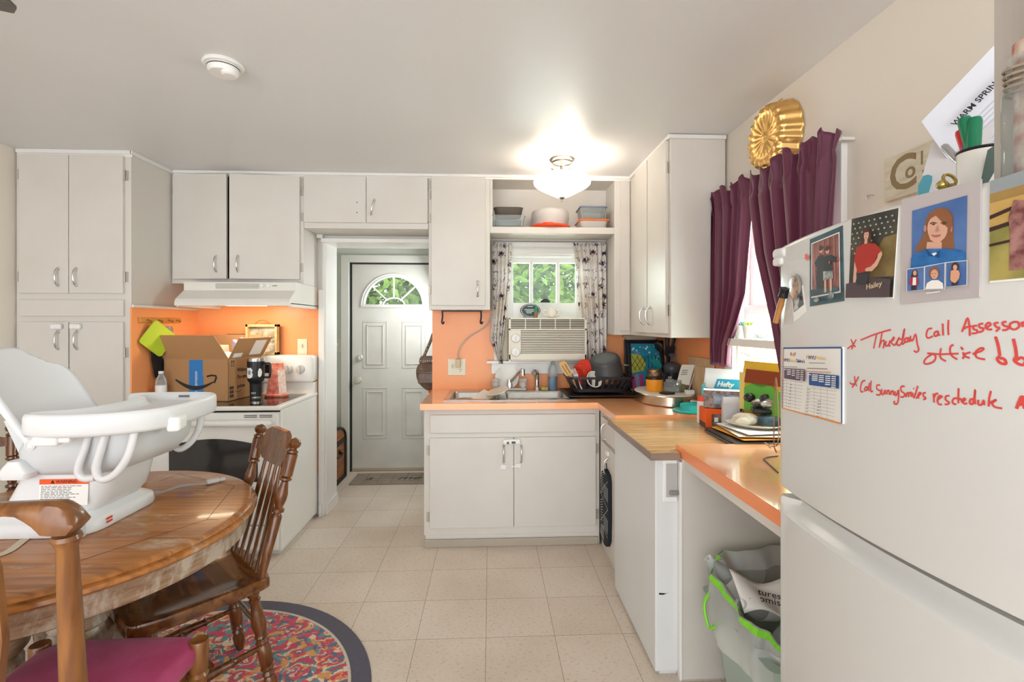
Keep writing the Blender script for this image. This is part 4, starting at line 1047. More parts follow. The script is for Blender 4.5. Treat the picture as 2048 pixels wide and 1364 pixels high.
# tray
def tray_out(ins):
    P = [(-1.50, 1.478), (-1.38, 1.458), (-1.25, 1.475), (-1.14, 1.535), (-1.095, 1.60), (-1.085, 1.70), (-1.095, 1.83), (-1.125, 1.92), (-1.20, 1.96), (-1.36, 1.965), (-1.47, 1.955), (-1.515, 1.93),
         (-1.50, 1.895), (-1.44, 1.875), (-1.40, 1.83), (-1.385, 1.72), (-1.40, 1.61), (-1.44, 1.565), (-1.50, 1.545), (-1.525, 1.51)]
    sp_ = spline([(p[0], p[1], 0) for p in P + P[:1]], 4)[:-1]; n = len(sp_); out = []
    for i, p in enumerate(sp_):
        d = (sp_[(i + 1) % n] - sp_[i - 1]).normalized()
        out.append((p.x - d.y * ins, p.y + d.x * ins))
    return out
def tr(ins, z, tilt=0.0):
    return [(x, y, z) for x, y in tray_out(ins)]
b = B().rings([tr(0.02, 1.068), tr(0.006, 1.072), tr(0.0, 1.082), tr(0.0, 1.125), tr(0.003, 1.134), tr(0.009, 1.138), tr(0.016, 1.135), tr(0.022, 1.122), tr(0.028, 1.112), tr(0.036, 1.108)])
tray = b.xf(MT).done('tray', bw, bo, smooth=50)
lt = M('latch_white', '#f1f0ee', 0.35)
B().box(-1.045, -1.005, 1.60, 1.675, 1.055, 1.105, 0.012, 3, rot=Euler((0, 0, R(14)))).done('tray_latch', lt, tray)
B().box(-1.465, -1.375, 1.468, 1.50, 1.045, 1.073, 0.010, 3).box(-1.375, -1.335, 1.472, 1.50, 1.055, 1.072, 0.006).xf(MT).done('tray_latch', lt, tray)
B().box(-1.31, -1.265, 1.938, 1.942, 1.12, 1.128).xf(MT).done('tray_slot', slot_m, tray)
# straps
web = M('grey_webbing', '#a9adb2', 0.8, bump=(250, 0.4))
def strap(pts, w, parent, name='strap', th=0.0016, mat=None):
    sp_ = spline(pts, 6); rs = []
    for i, p in enumerate(sp_):
        d = (sp_[min(i + 1, len(sp_) - 1)] - sp_[max(i - 1, 0)]); d.z *= 0.3; d.normalize()
        n_ = Vector((-d.y, d.x, 0)).normalized() * w / 2
        rs.append([p + n_, p - n_, p - n_ + Vector((0, 0, th)), p + n_ + Vector((0, 0, th))])
    return B().rings(rs).done(name, mat or web, parent)
p0, p1, p2 = pZ(322, 985, 0.755), pZ(362, 972, 0.768), pZ(412, 967, 0.755)
st = strap([p0 + Vector((-0.03, 0.01, 0)), p0, p1, p2], 0.024, bo)
d = (pZ(448, 962, 0.75) - p2).normalized(); mt = Matrix.Translation(pZ(432, 964, 0.7445)) @ Matrix.Rotation(math.atan2(d.y, d.x), 4, 'Z')
B().box(-0.035, 0.012, -0.014, 0.014, 0, 0.014, 0.004).box(0.012, 0.035, -0.011, 0.011, 0.002, 0.012, 0.003).xf(mt).done('buckle', M('buckle_grey', '#cfcfce', 0.4), st)
strap([pZ(58, 1072, 0.7435), pZ(38, 1088, 0.7435), pZ(15, 1104, 0.7435), pZ(-25, 1118, 0.7435)], 0.024, bo, mat=M('cream_webbing', '#cdbfa9', 0.8))
# =================================================================== LEFT SIDE: HOOKS, BOX, STOVE TOP
wl = -2.128
hk = thing('hook_rack', 'wooden rack of hooks on the orange panel beside the stove', 'rack', (wl, 3.25, 1.42))
B().box(wl, wl + 0.015, 3.035, 3.42, 1.415, 1.447, 0.002).done('rail', wood('rack_wood', '#b87b38', '#d29a52', 6, (8, 1, 8), 0.4, 0), hk)
for y in (3.09, 3.19, 3.29, 3.37):
    B().tube([(wl + 0.014, y, 1.432), (wl + 0.03, y, 1.43), (wl + 0.04, y, 1.42), (wl + 0.045, y, 1.428)], 0.0035, 6).done('hook', M('brass_hook', '#b08b4e', 0.3, 1.0), hk)
lime = M('lime_silicone', '#b9cf2f', 0.45, bump=(300, 0.2))
b = B()
b.rings([[(x * 0.004, p[0], p[1]) for p in rrect(-0.085, 0.085, -0.085, 0.085, 0.018)] for x in (-1, 1)])
b.xf(Matrix.Translation((wl + 0.05, 3.135, 1.315)) @ Matrix.Rotation(R(-20), 4, 'Z') @ Matrix.Rotation(R(52), 4, 'X'))
base_at(tag(b.done('pot_holder', lime), 'lime green silicone pot holder hanging from the first hooks', 'pot holder'), (wl + 0.05, 3.13, 1.4))
# patterned pouch and dark mitt
b = B().rings([[(wl + 0.045 + dx, 3.225 + p[0], 1.31 + p[1]) for p in rrect(-0.052 * k, 0.052 * k, -0.08, 0.082, 0.02)] for dx, k in ((-0.006, 0.9), (0.0, 1.0), (0.006, 1.0), (0.012, 0.9))])
base_at(tag(b.done('quilted_potholder', M('grey_weave', '#6d6257', 0.9, noise=(90, '#b3a899', 0.8), bump=(120, 0.5))), 'small grey-brown patterned pot holder hanging behind the green one', 'pot holder'), (wl + 0.04, 3.22, 1.31))
b = B().rings([[(wl + 0.035 + dx, y, z) for y, z in ((3.15, 1.40), (3.12, 1.30), (3.13, 1.18), (3.16, 1.07), (3.20, 1.05), (3.245, 1.07), (3.25, 1.17), (3.275, 1.23), (3.265, 1.26), (3.24, 1.25), (3.22, 1.31), (3.20, 1.40))] for dx in (-0.02, -0.006)])
base_at(tag(b.done('oven_mitt', M('black_quilt', '#1d1c1e', 0.9, bump=(60, 0.5))), 'black oven mitt hanging behind the green pot holder', 'oven mitt'), (wl + 0.03, 3.2, 1.2))
# water bottle behind the box
clear = glassy('clear_plastic', '#f3f6f5', 0.18, 0.06)
wb = thing('water_bottle', 'clear water bottle standing left of the cardboard box', 'bottle', (-2.055, 3.13, 0.9145))
B().lathe([(0.028, 0), (0.031, 0.005), (0.030, 0.05), (0.027, 0.055), (0.031, 0.06), (0.031, 0.13), (0.026, 0.15), (0.013, 0.175), (0.013, 0.185)], (-2.055, 3.13, 0.9145), n=20, cap=False).done('bottle_body', clear, wb, smooth=50)
B().lathe([(0.0145, 0.182), (0.0145, 0.197), (0, 0.197)], (-2.055, 3.13, 0.9145), n=16).done('cap', white_pl, wb)
B().lathe([(0.0315, 0.065), (0.0315, 0.11)], (-2.055, 3.13, 0.9145), n=20, cap=False).done('bottle_label', M('label_white'), wb)

card = M('cardboard', '#b58a5f', 0.75, noise=(3, '#ad8157', 0.3), bump=(80, 0.06))
card_in = M('cardboard_inside', '#bd946b', 0.8)
bx = thing('cardboard_box', 'open cardboard shipping box with a smile arrow on the stove top', 'box', (-1.87, 3.2, 0.9145), R(-6))
T = XF[bx]
WX, WYd, HZ = 0.215, 0.19, 0.268
def loc(o):
    return T @ Vector(o)
T0 = T.copy()
def bloc(bb, name, m, parent=bx, **k):
    return bb.xf(T0).done(name, m, parent, **k)
t_ = 0.004
b = B().box(-WX, WX, 0, t_, 0.0005, HZ).box(-WX, WX, 2 * WYd - t_, 2 * WYd, 0.0005, HZ).box(-WX, -WX + t_, 0, 2 * WYd, 0.0005, HZ).box(WX - t_, WX, 0, 2 * WYd, 0.0005, HZ).box(-WX, WX, 0, 2 * WYd, 0.0005, t_)
boxm = Matrix.Translation((0, -0.02, 0))
T0 = T @ boxm
bloc(b, 'carton', card)
b = B().prism([(-WX, 0), (WX, 0), (WX - 0.055, 0.165), (-WX - 0.04, 0.165)], 'Z', -0.002, 0.002).xf(Matrix.Translation((0, 0.002, HZ)) @ Matrix.Rotation(R(112), 4, 'X'))
bloc(b, 'flap', card)
b = B().prism([(0, 0), (2 * WYd, 0), (2 * WYd, 0.15), (0, 0.15)], 'Z', -0.002, 0.002).xf(Matrix.Translation((WX - 0.002, 0, HZ)) @ Matrix.Rotation(R(90), 4, 'Z') @ Matrix.Rotation(R(118), 4, 'X') @ Matrix.Scale(1, 4))
fl = bloc(b, 'flap', card)
b = B().prism([(-WX, 0), (WX, 0), (WX - 0.02, 0.15), (-WX + 0.02, 0.15)], 'Z', -0.002, 0.002).xf(Matrix.Translation((0, 2 * WYd - 0.002, HZ)) @ Matrix.Rotation(R(80), 4, 'X'))
bloc(b, 'flap', card_in)
b = B().box(-0.045, 0.045, -0.0012, 0, 0.0, HZ - 0.005).box(0.0, 0.05, -0.0014, 0, 0.06, 0.16)
tp = bloc(b, 'blue_tape', M('blue_tape', '#2c7cc4', 0.35))
ink = M('carton_ink', '#2e2a27', 0.7)
def arrow_pts():
    up = []; lo = []
    for k in range(21):
        t = k / 20; x = lerp(-0.135, 0.115, t)
        y = 0.135 - 0.058 * math.sin(math.pi * (0.06 + 0.86 * t)) - 0.01 * t + 0.012
        th = 0.003 + 0.010 * math.sin(math.pi * (0.1 + 0.85 * t))
        up.append((x, y + th)); lo.append((x, y - th))
    return up, lo
up, lo_ = arrow_pts(); b = B()
for (a0, a1, c0, c1) in zip(up, up[1:], lo_, lo_[1:]):
    b.quad((a0[0], -0.0018, a0[1]), (a1[0], -0.0018, a1[1]), (c1[0], -0.0018, c1[1]), (c0[0], -0.0018, c0[1]))
b.tube([(0.075, -0.0018, 0.158), (0.105, -0.0018, 0.166), (0.133, -0.0018, 0.162), (0.135, -0.0018, 0.15), (0.122, -0.0018, 0.118)], 0.0055, 6)
bloc(b, 'smile_arrow', ink)
o0 = T0 @ Vector((0, 0, 0)); ax = (T0.to_3x3() @ Vector((1, 0, 0))); ay = (T0.to_3x3() @ Vector((0, 1, 0)))
wht = M('print_white', '#f2f2f0', 0.6)
text('tape_print', 'amazon', 0.03, wht, tp, (T0 @ Vector((0.0, -0.0014, 0.145)), (0, 0, 1), -ax), 0.0002)
text('tape_print', 'prime', 0.03, wht, tp, (T0 @ Vector((0.0, -0.0014, 0.03)), (0, 0, 1), -ax), 0.0002)
rt = lambda y, z: T0 @ Vector((WX + 0.0008, y, z))
text('side_print', "Without you,", 0.036, ink, bx, (rt(0.185, 0.19), ay, (0, 0, 1)), 0.0003, bold=0.0006)
text('side_print', "I'm empty.", 0.036, ink, bx, (rt(0.165, 0.145), ay, (0, 0, 1)), 0.0003, bold=0.0006)
text('side_print', "prime", 0.036, ink, bx, (rt(0.13, 0.085), ay, (0, 0, 1)), 0.0003, bold=0.0006)
b = B()
for k in range(3):
    for j in range(3):
        b.box(WX, WX + 0.0009, 0.012 + 0.014 * j, 0.022 + 0.014 * j, 0.02 + 0.026 * k, 0.04 + 0.026 * k)
bloc(b, 'barcode_marks', ink)
b = B()
b.tube([(WX + 0.001, 0.10 + 0.03 * math.cos(a_), 0.062 + 0.012 * math.sin(a_)) for a_ in [math.pi * (1.1 + 0.08 * q) for q in range(11)]], 0.0014, 5)
bloc(b, 'smile_line', ink)
b = B()
for dy in (0.03, 0.05):
    b.box(WX, WX + 0.001, dy, dy + 0.004, 0.225, 0.255).prism([(dy - 0.006, 0.247), (dy + 0.010, 0.247), (dy + 0.002, 0.26)], 'X', WX, WX + 0.001)
b.box(WX, WX + 0.001, 0.02, 0.065, 0.219, 0.222)
bloc(b, 'this_way_up_mark', ink)
# shipping label on the open flap
mt = Matrix.Translation((WX - 0.002, 0, HZ)) @ Matrix.Rotation(R(90), 4, 'Z') @ Matrix.Rotation(R(118), 4, 'X')
b = B().box(0.2, 0.33, 0.02, 0.13, 0.002, 0.0032).box(0.03, 0.12, 0.01, 0.04, 0.002, 0.0032).xf(mt)
bloc(b, 'shipping_label', M('label_white'), fl)
# things in the box: a folded paper parcel and crumpled plastic
b = B().box(-2.03, -1.82, 3.36, 3.50, 0.93, 1.255, 0.004, rot=Euler((R(8), 0, R(-10))))
base_at(tag(b.done('paper_envelope', M('kraft_white', '#dcd2c4', 0.7)), 'pale padded paper envelope sticking up at the back of the cardboard box', 'envelope'), (-1.9, 3.42, 0.93))
rnd = random.Random(9)
def crumple(c, sx, sy, sz, seed, n=16, amp=0.25):
    r = random.Random(seed); ph = [(r.uniform(2, 7), r.uniform(2, 7), r.uniform(0, 6)) for _ in range(6)]
    def f(u, v):
        a, p = 2 * math.pi * u, math.pi * v
        d = Vector((math.sin(p) * math.cos(a), math.sin(p) * math.sin(a), -math.cos(p)))
        k = 1 + amp * sum(math.sin(q[0] * d.x + q[1] * d.y * 1.3 + q[2] + 3 * d.z) for q in ph) / 3
        return Vector((c[0] + d.x * sx * k, c[1] + d.y * sy * k, c[2] + d.z * sz * k))
    return B().grid(f, n * 2, n, closed_u=True)
base_at(tag(crumple((-1.77, 3.33, 1.16), 0.075, 0.075, 0.055, 2).done('plastic_wrap', M('milky_plastic', '#e6e3dd', 0.25, spec=0.6)), 'crumpled clear plastic packing inside the cardboard box', 'packing'), (-1.77, 3.33, 1.1))
b = crumple((-1.71, 3.42, 1.20), 0.055, 0.05, 0.10, 12)
base_at(tag(b.done('mailer_bag', M('lilac_plastic', '#b9b6dd', 0.35)), 'lilac poly mailer folded over the right flap of the box', 'bag'), (-1.7, 3.4, 1.2))

# letter board and wooden crate frame on the back of the range
lb = thing('word_sign', 'small block-letter sign LOVE YOU MOST behind the cardboard box', 'sign', (-1.80, 3.60, 1.186))
B().box(-1.90, -1.62, 3.595, 3.612, 1.186, 1.335, 0.002).done('board', M('sign_umber', '#5d5147', 0.6), lb)
text('sign_words', 'LOVE YOU MOST', 0.034, M('sign_ivory', '#efe9dd', 0.6), lb, ((-1.76, 3.5945, 1.315), (1, 0, 0), (0, 0, 1)), 0.0004, bold=0.0008)
text('sign_words', 'LI LI TI IT', 0.034, M('sign_ivory'), lb, ((-1.76, 3.5945, 1.277), (1, 0, 0), (0, 0, 1)), 0.0004, bold=0.0008)
pale = wood('pale_crate_wood', '#c9a26b', '#dcbb88', 5, (1, 8, 8), 0.6, 0)
cr = thing('shadow_box', 'wooden framed box sign with a leather handle on the back of the range', 'frame', (-1.66, 3.57, 1.186))
cx0, cx1, cz0, cz1 = -1.745, -1.525, 1.187, 1.405
b = B().box(cx0, cx1, 3.545, 3.60, cz0, cz0 + 0.018, 0.001).box(cx0, cx1, 3.545, 3.60, cz1 - 0.018, cz1, 0.001).box(cx0, cx0 + 0.016, 3.545, 3.60, cz0, cz1, 0.001).box(cx1 - 0.016, cx1, 3.545, 3.60, cz0, cz1, 0.001).box(cx0, cx1, 3.59, 3.60, cz0, cz1)
b.done('wood_frame', pale, cr)
B().box(cx0 + 0.016, cx1 - 0.016, 3.575, 3.578, cz0 + 0.018, cz1 - 0.018).done('picture', M('sepia_print', '#7b6a50', 0.5, noise=(14, '#c8bda5', 0.8)), cr)
B().box(cx0 + 0.03, cx1 - 0.03, 3.573, 3.575, cz0 + 0.02, cz0 + 0.085).done('picture_card', M('card_cream', '#dad3c3', 0.6, noise=(60, '#a7a08f', 0.8)), cr)
B().tube(spline([(cx0 + 0.10 + 0.012 * k, 3.574, cz0 + 0.10 + (0.014 if k % 2 else 0.0) + (0.02 if k in (1, 5) else 0)) for k in range(9)], 4), 0.002, 5).done('script_stroke', wht, cr)
B().tube(spline([(-1.69, 3.57, cz1 + 0.001), (-1.665, 3.57, cz1 + 0.022), (-1.635, 3.57, cz1 + 0.030), (-1.605, 3.57, cz1 + 0.022), (-1.58, 3.57, cz1 + 0.001)], 5), 0.003, 6).done('leather_handle', M('tan_leather', '#9a6a3c', 0.6), cr)

# tumbler and candy bag
tm = thing('travel_tumbler', 'black insulated tumbler with stickers beside the cardboard box', 'tumbler', (-1.525, 3.235, 0.9145))
o = (-1.525, 3.235, 0.9145)
tb_m = M('tumbler_black', '#1c1d22', 0.35)
B().lathe([(0.034, 0.02), (0.0365, 0.10), (0.038, 0.112), (0.0495, 0.125), (0.0515, 0.15), (0.0525, 0.250), (0.048, 0.252)], o, n=32).done('cup_body', tb_m, tm, smooth=40)
B().lathe([(0.033, 0), (0.0345, 0.002), (0.0345, 0.021), (0.03, 0.021)], o, n=32).done('steel_base', steel, tm, smooth=40)
B().lathe([(0.0525, 0.25), (0.053, 0.268), (0.046, 0.272), (0.0, 0.268)], o, n=32).done('steel_rim', steel, tm, smooth=40)
B().tube(spline([(o[0] + 0.048, o[1], o[2] + 0.235), (o[0] + 0.085, o[1], o[2] + 0.235), (o[0] + 0.092, o[1], o[2] + 0.215), (o[0] + 0.09, o[1], o[2] + 0.16), (o[0] + 0.082, o[1], o[2] + 0.145), (o[0] + 0.05, o[1], o[2] + 0.145)], 4), 0.0075, 8).done('handle', tb_m, tm, smooth=60)
def cyl_patch(poly, r, name, m, parent, o):
    """flat sticker wrapped round a vertical cylinder; poly in (angle degrees, z)"""
    b = B(); ct = Vector((sum(p[0] for p in poly) / len(poly), sum(p[1] for p in poly) / len(poly), 0))
    cv = lambda a, z: (o[0] + r * math.sin(R(a)), o[1] - r * math.cos(R(a)), o[2] + z)
    for p, q in zip(poly, poly[1:] + poly[:1]):
        b.quad(cv(ct.x, ct.y), cv(*p), cv((p[0] + q[0]) / 2, (p[1] + q[1]) / 2), cv(*q))
    return b.done(name, m, parent)
stk = M('sticker_white', '#ecebe8', 0.4)
cyl_patch([(-50, 0.165), (-40, 0.145), (-15, 0.142), (2, 0.15), (6, 0.168), (0, 0.18), (5, 0.195), (-8, 0.212), (-22, 0.208), (-38, 0.212), (-48, 0.2), (-40, 0.18)], 0.0532, 'sticker', stk, tm, o)
cyl_patch([(-30, 0.17), (-12, 0.165), (-8, 0.19), (-26, 0.195)], 0.0535, 'sticker_print', M('sticker_grey', '#8b8a92', 0.5), tm, o)
cyl_patch([(38, 0.158), (48, 0.148), (62, 0.158), (68, 0.18), (60, 0.202), (46, 0.206), (38, 0.185)], 0.0532, 'sticker', stk, tm, o)
cyl_patch([(-78, 0.15), (-64, 0.165), (-62, 0.19), (-78, 0.2)], 0.0532, 'sticker', M('sticker_pink', '#c98b8b', 0.5), tm, o)
text('brand_word', 'YETI', 0.016, stk, tm, ((o[0] + 0.003, o[1] - 0.0372, o[2] + 0.045), (1, 0, 0), (0, 0, 1)), 0.0006)
cb = thing('candy_bag', 'red and clear bag slumped on the stove top behind the tumbler', 'bag', (-1.45, 3.37, 0.9145))
b = B().rings([[(-1.45 + p[0], 3.37 + p[1], 0.915 + z) for p in rrect(-hw, hw, -th, th, th * 0.9, 4)] for z, hw, th in ((0, 0.075, 0.04), (0.012, 0.08, 0.045), (0.02, 0.065, 0.03), (0.07, 0.06, 0.03), (0.14, 0.05, 0.022), (0.2, 0.045, 0.012), (0.225, 0.045, 0.004))])
b.done('bag_body', M('red_candy', '#c9402c', 0.35, noise=(30, '#e7a08a', 0.6), bump=(30, 0.4)), cb, smooth=60)
b = B().box(-1.42, -1.372, 3.325, 3.328, 0.94, 1.10, rot=Euler((R(-8), R(-8), 0)))
b.done('bag_label', M('bag_label', '#e0b9a8', 0.4, noise=(40, '#f0e4da', 0.7)), cb)

# switches
def wallplate(name, label, x, y, z, w=0.07, h=0.115, toggles=1, outlet=False, col='#e6dcc4'):
    t = thing(name, label, 'outlet' if outlet else 'light switch', (x, y, z))
    m = M('plate_' + col, col, 0.4)
    B().box(x - w / 2, x + w / 2, y - 0.006, y, z - h / 2, z + h / 2, 0.003).done('plate', m, t)
    return t, m
t, m = wallplate('light_switch', 'ivory light switch on the orange wall above the range', -1.38, 3.6395, 1.24)
B().box(-1.386, -1.374, 3.618, 3.634, 1.235, 1.262, 0.002, rot=Euler((R(25), 0, 0))).done('toggle', m, t)
t, m = wallplate('light_switch', 'pale light switch on the hall wall beside the outer door', -1.447, 4.679, 1.205, 0.07, 0.125, col='#dcdccb')
B().box(-1.453, -1.441, 4.656, 4.674, 1.2, 1.228, 0.002, rot=Euler((R(25), 0, 0))).done('toggle', m, t)
t, m = wallplate('wall_outlet', 'ivory double wall plate with switch and outlet left of the sink', -0.248, 3.6395, 1.086, 0.132, 0.122, outlet=True, col='#ece5d2')
B().box(-0.285, -0.275, 3.618, 3.634, 1.078, 1.105, 0.002, rot=Euler((R(25), 0, 0))).done('toggle', m, t)
sk = B().cyl((-0.22, 3.6335, 1.062), (-0.22, 3.631, 1.062), 0.02, n=18).cyl((-0.22, 3.6335, 1.11), (-0.22, 3.631, 1.11), 0.02, n=18).done('socket', m, t)
b = B().box(-0.228, -0.225, 3.6302, 3.631, 1.062, 1.072).box(-0.216, -0.213, 3.6302, 3.631, 1.062, 1.072).cyl((-0.2205, 3.631, 1.053), (-0.2205, 3.6302, 1.053), 0.003, n=8)
b.done('socket_slots', dark, sk)
pc = thing('air_conditioner_plug', 'grey plug and cord running from the outlet up behind the curtain', 'cord', (-0.235, 3.62, 1.12))
B().box(-0.252, -0.218, 3.585, 3.631, 1.085, 1.15, 0.006).done('plug', M('plug_beige', '#c9b98f', 0.4), pc)
cpts = [(-0.235, 3.60, 1.148), (-0.236, 3.60, 1.19), (-0.215, 3.605, 1.25), (-0.15, 3.61, 1.315), (-0.06, 3.61, 1.37), (-0.01, 3.60, 1.42), (0.015, 3.585, 1.50), (0.02, 3.585, 1.545)]
B().tube(spline(cpts, 6), 0.0045, 8).done('cord', M('cord_grey', '#b9b5ad', 0.5), pc, smooth=60)

# paper towel bracket under the wall cabinet
ph = thing('towel_bracket', 'black wrought bracket hanging under the wall cabinet left of the window', 'bracket', (-0.22, 3.5, 1.505))
B().box(-0.345, -0.055, 3.47, 3.495, 1.495, 1.504, 0.001).done('bar', black, ph)
for x in (-0.34, -0.065):
    B().tube(spline([(x, 3.48, 1.50), (x + 0.002, 3.48, 1.46), (x - 0.003, 3.48, 1.42), (x + 0.006, 3.48, 1.41), (x + 0.012, 3.478, 1.425)], 5), 0.006, 8).done('arm', black, ph, smooth=60)

# hall: trunk, door mat, handbag
tk = thing('treasure_chest', 'old humpback wooden chest with black iron edges in the hall', 'chest', (-1.52, 4.28, 0))
tx0, tx1, ty0, ty1 = -1.90, -1.335, 4.02, 4.55
tw = wood('trunk_wood', '#6e3d1c', '#a8642c', 4, (1, 2, 10), 0.5, 0.1)
iron = M('trunk_iron', '#2a2826', 0.5, 0.5)
pf = [(ty0, 0.0), (ty1, 0.0), (ty1, 0.37)] + [(4.285 + 0.265 * math.cos(math.pi * k / 10), 0.37 + 0.12 * math.sin(math.pi * k / 10)) for k in range(1, 10)] + [(ty0, 0.37)]
B().prism(pf, 'X', tx0, tx1).done('chest', tw, tk)
b = B(); n = len(pf)
for p, q in zip(pf, pf[1:] + pf[:1]):
    b.tube([(tx1, p[0], p[1] + 0.012 * (p[1] < 0.01)), (tx1, q[0], q[1] + 0.012 * (q[1] < 0.01))], 0.013, 6)
b.box(tx1 - 0.005, tx1 + 0.008, ty0, ty1, 0.335, 0.375).box(tx1 - 0.005, tx1 + 0.008, ty0, ty0 + 0.035, 0.0, 0.4).box(tx1 - 0.005, tx1 + 0.008, ty1 - 0.035, ty1, 0.0, 0.4).box(tx1 - 0.005, tx1 + 0.008, ty0, ty1, 0.0, 0.04)
b.done('iron_edging', iron, tk)
b = B()
for k in range(1, 10, 2):
    a = math.pi * k / 10
    c_ = Vector((0, 4.285 + 0.268 * math.cos(a), 0.37 + 0.123 * math.sin(a)))
    b.box(tx0, tx1, c_.y - 0.03, c_.y + 0.03, c_.z - 0.004, c_.z + 0.004, rot=Euler((-(math.pi / 2 - a) * 0.55, 0, 0)))
b.done('lid_slats', M('blue_grey_slat', '#48525c', 0.5), tk)
B().tube(spline([(tx1 + 0.008, 4.20, 0.27), (tx1 + 0.03, 4.21, 0.262), (tx1 + 0.034, 4.28, 0.255), (tx1 + 0.03, 4.35, 0.262), (tx1 + 0.008, 4.36, 0.27)], 5), 0.009, 8).done('leather_handle', M('black_leather', '#1f1b18', 0.5), tk)
B().box(tx1 + 0.002, tx1 + 0.012, 4.18, 4.215, 0.255, 0.29).box(tx1 + 0.002, tx1 + 0.012, 4.345, 4.38, 0.255, 0.29).done('handle_plates', iron, tk)

mt_ = thing('door_mat', 'grey-brown door mat with script lettering in front of the outer door', 'mat', (-0.93, 4.44, 0))
b = B().box(-1.235, -0.50, 4.295, 4.60, 0.0005, 0.012, 0.003)
dm = b.done('mat', M('mat_brown', '#8c7f70', 0.9, noise=(8, '#9d9182', 0.5), bump=(120, 0.3)), mt_)
b = B()
for x in (-1.12, -1.0, -0.88, -0.76, -0.64):
    b.box(x, x + 0.004, 4.30, 4.595, 0.012, 0.0125)
for y in (4.37, 4.44, 4.51):
    b.box(-1.23, -0.505, y, y + 0.004, 0.012, 0.0125)
b.done('mat_lines', M('mat_line', '#6d6155', 0.9), dm)
text('mat_script', 'a', 0.13, M('mat_ink', '#35302b', 0.9), dm, ((-1.09, 4.44, 0.0128), (1, 0, 0), (0, 1, 0)), 0.0003, shear=0.4)
text('mat_script', 'me', 0.13, M('mat_ink'), dm, ((-0.735, 4.44, 0.0128), (1, 0, 0), (0, 1, 0)), 0.0003, shear=0.4, xs=1.3)

hb = thing('handbag', 'brown leather handbag hanging in the doorway edge', 'handbag', (-0.46, 3.9, 1.0))
lea = M('bag_leather', '#5d4739', 0.35, coat=0.2, noise=(12, '#7a6150', 0.5), bump=(35, 0.35))
b = crumple((-0.485, 3.90, 1.005), 0.105, 0.07, 0.125, 21, 18, 0.10)
body = b.done('bag_body', lea, hb, smooth=60)
B().rings([sec(-0.565, -0.42, 3.86, 3.94, 1.10, 0.03), sec(-0.56, -0.42, 3.862, 3.938, 1.135, 0.03), sec(-0.545, -0.43, 3.87, 3.93, 1.155, 0.03)]).done('bag_top', lea, hb, smooth=50)
B().box(-0.565, -0.44, 3.825, 3.84, 0.94, 1.03, 0.008).box(-0.57, -0.44, 3.82, 3.842, 1.02, 1.04, 0.006).done('front_pocket', lea, hb)
stp = B()
stp.tube(spline([(-0.53, 3.90, 1.14), (-0.505, 3.90, 1.20), (-0.475, 3.90, 1.27), (-0.455, 3.90, 1.33)], 6), [0.012] * 19, 8)
s_ = stp.done('strap', lea, hb, smooth=60)
for k in range(7):
    B().ball((-0.545 + 0.018 * k, 3.860 - 0.001 * k, 1.118), 0.005, 6).done('stud', chrome, hb)
for k in range(3):
    B().ball((-0.515 + 0.012 * k, 3.889, 1.175 + 0.03 * k), 0.005, 6).done('stud', chrome, s_)
B().tube([(-0.455, 3.90, 1.325), (-0.44, 3.89, 1.34), (-0.43, 3.88, 1.335)], 0.004, 6).done('wall_hook', iron, hb)
# orange cloth showing under the bag
b = crumple((-0.462, 3.895, 0.875), 0.03, 0.02, 0.03, 5, 8, 0.2)
base_at(tag(b.done('orange_cloth', M('orange_cloth', '#e25a22', 0.8)), 'scrap of bright orange cloth hanging below the handbag', 'cloth'), (-0.46, 3.9, 0.86))
# =================================================================== SHELF OVER THE WINDOW
smoke = glassy('smoked_glass', '#8d8378', 0.35, 0.03)
clr = glassy('clear_glass', '#eef3f2', 0.16, 0.03)
SH = 2.0835
def dish(name, label, cat, o, L_, Wd, H, flare, m, group=None, handles=True):
    t = thing(name, label, cat, o, group=group)
    rs = []
    for z, f, w in ((0, 0.86, 0.03), (0.004, 0.9, 0.03), (H - 0.006, 1.0, 0.035), (H, 1.05, 0.04), (H, 0.98, 0.035), (0.008, 0.85, 0.03)):
        rs.append([(o[0] + p[0], o[1] + p[1], o[2] + z) for p in rrect(-L_ * f, L_ * f, -Wd * f, Wd * f, w)])
    B().rings(rs).done('dish', m, t, smooth=50)
    return t
t = dish('baking_dish', 'clear oval glass baking dish at the left end of the open shelf', 'dish', (0.125, 3.44, SH), 0.120, 0.085, 0.078, 0, clr, 'glass dishes on the open shelf')
B().rings([[(0.13 + p[0], 3.44 + p[1], SH + z) for p in rrect(-a, a, -a * 0.66, a * 0.66, 0.03)] for a, z in ((0.075, 0.009), (0.095, 0.05), (0.092, 0.05), (0.072, 0.012))]).done('nested_pan', M('grey_pan', '#7b7d80', 0.3, 0.6), t, smooth=50)
dish('loaf_dish', 'smoked amber glass loaf dish nested on the clear dish on the shelf', 'dish', (0.130, 3.45, SH + 0.079), 0.100, 0.065, 0.062, 0, smoke, 'glass dishes on the open shelf')
t = thing('cake_carrier', 'frosted round cake cover with orange-red lid underneath in the middle of the shelf', 'container', (0.43, 3.47, SH))
frost = glassy('frosted_plastic', '#ece9e4', 0.55, 0.3)
B().lathe([(0.0, 0.0), (0.135, 0.0), (0.15, 0.012), (0.15, 0.02), (0.13, 0.03), (0.0, 0.034)], (0.43, 3.49, SH), n=40).done('red_lid', M('orange_red_plastic', '#ee4a1b', 0.35), t, smooth=50)
B().box(0.37, 0.44, 3.345, 3.37, SH + 0.018, SH + 0.032, 0.005).done('lid_tab', M('orange_red_plastic'), t)
B().lathe([(0.125, 0.032), (0.128, 0.05), (0.138, 0.075), (0.138, 0.12), (0.13, 0.135), (0.125, 0.138), (0, 0.14)], (0.435, 3.50, SH), n=40, cap=False).done('cover', frost, t, smooth=50)
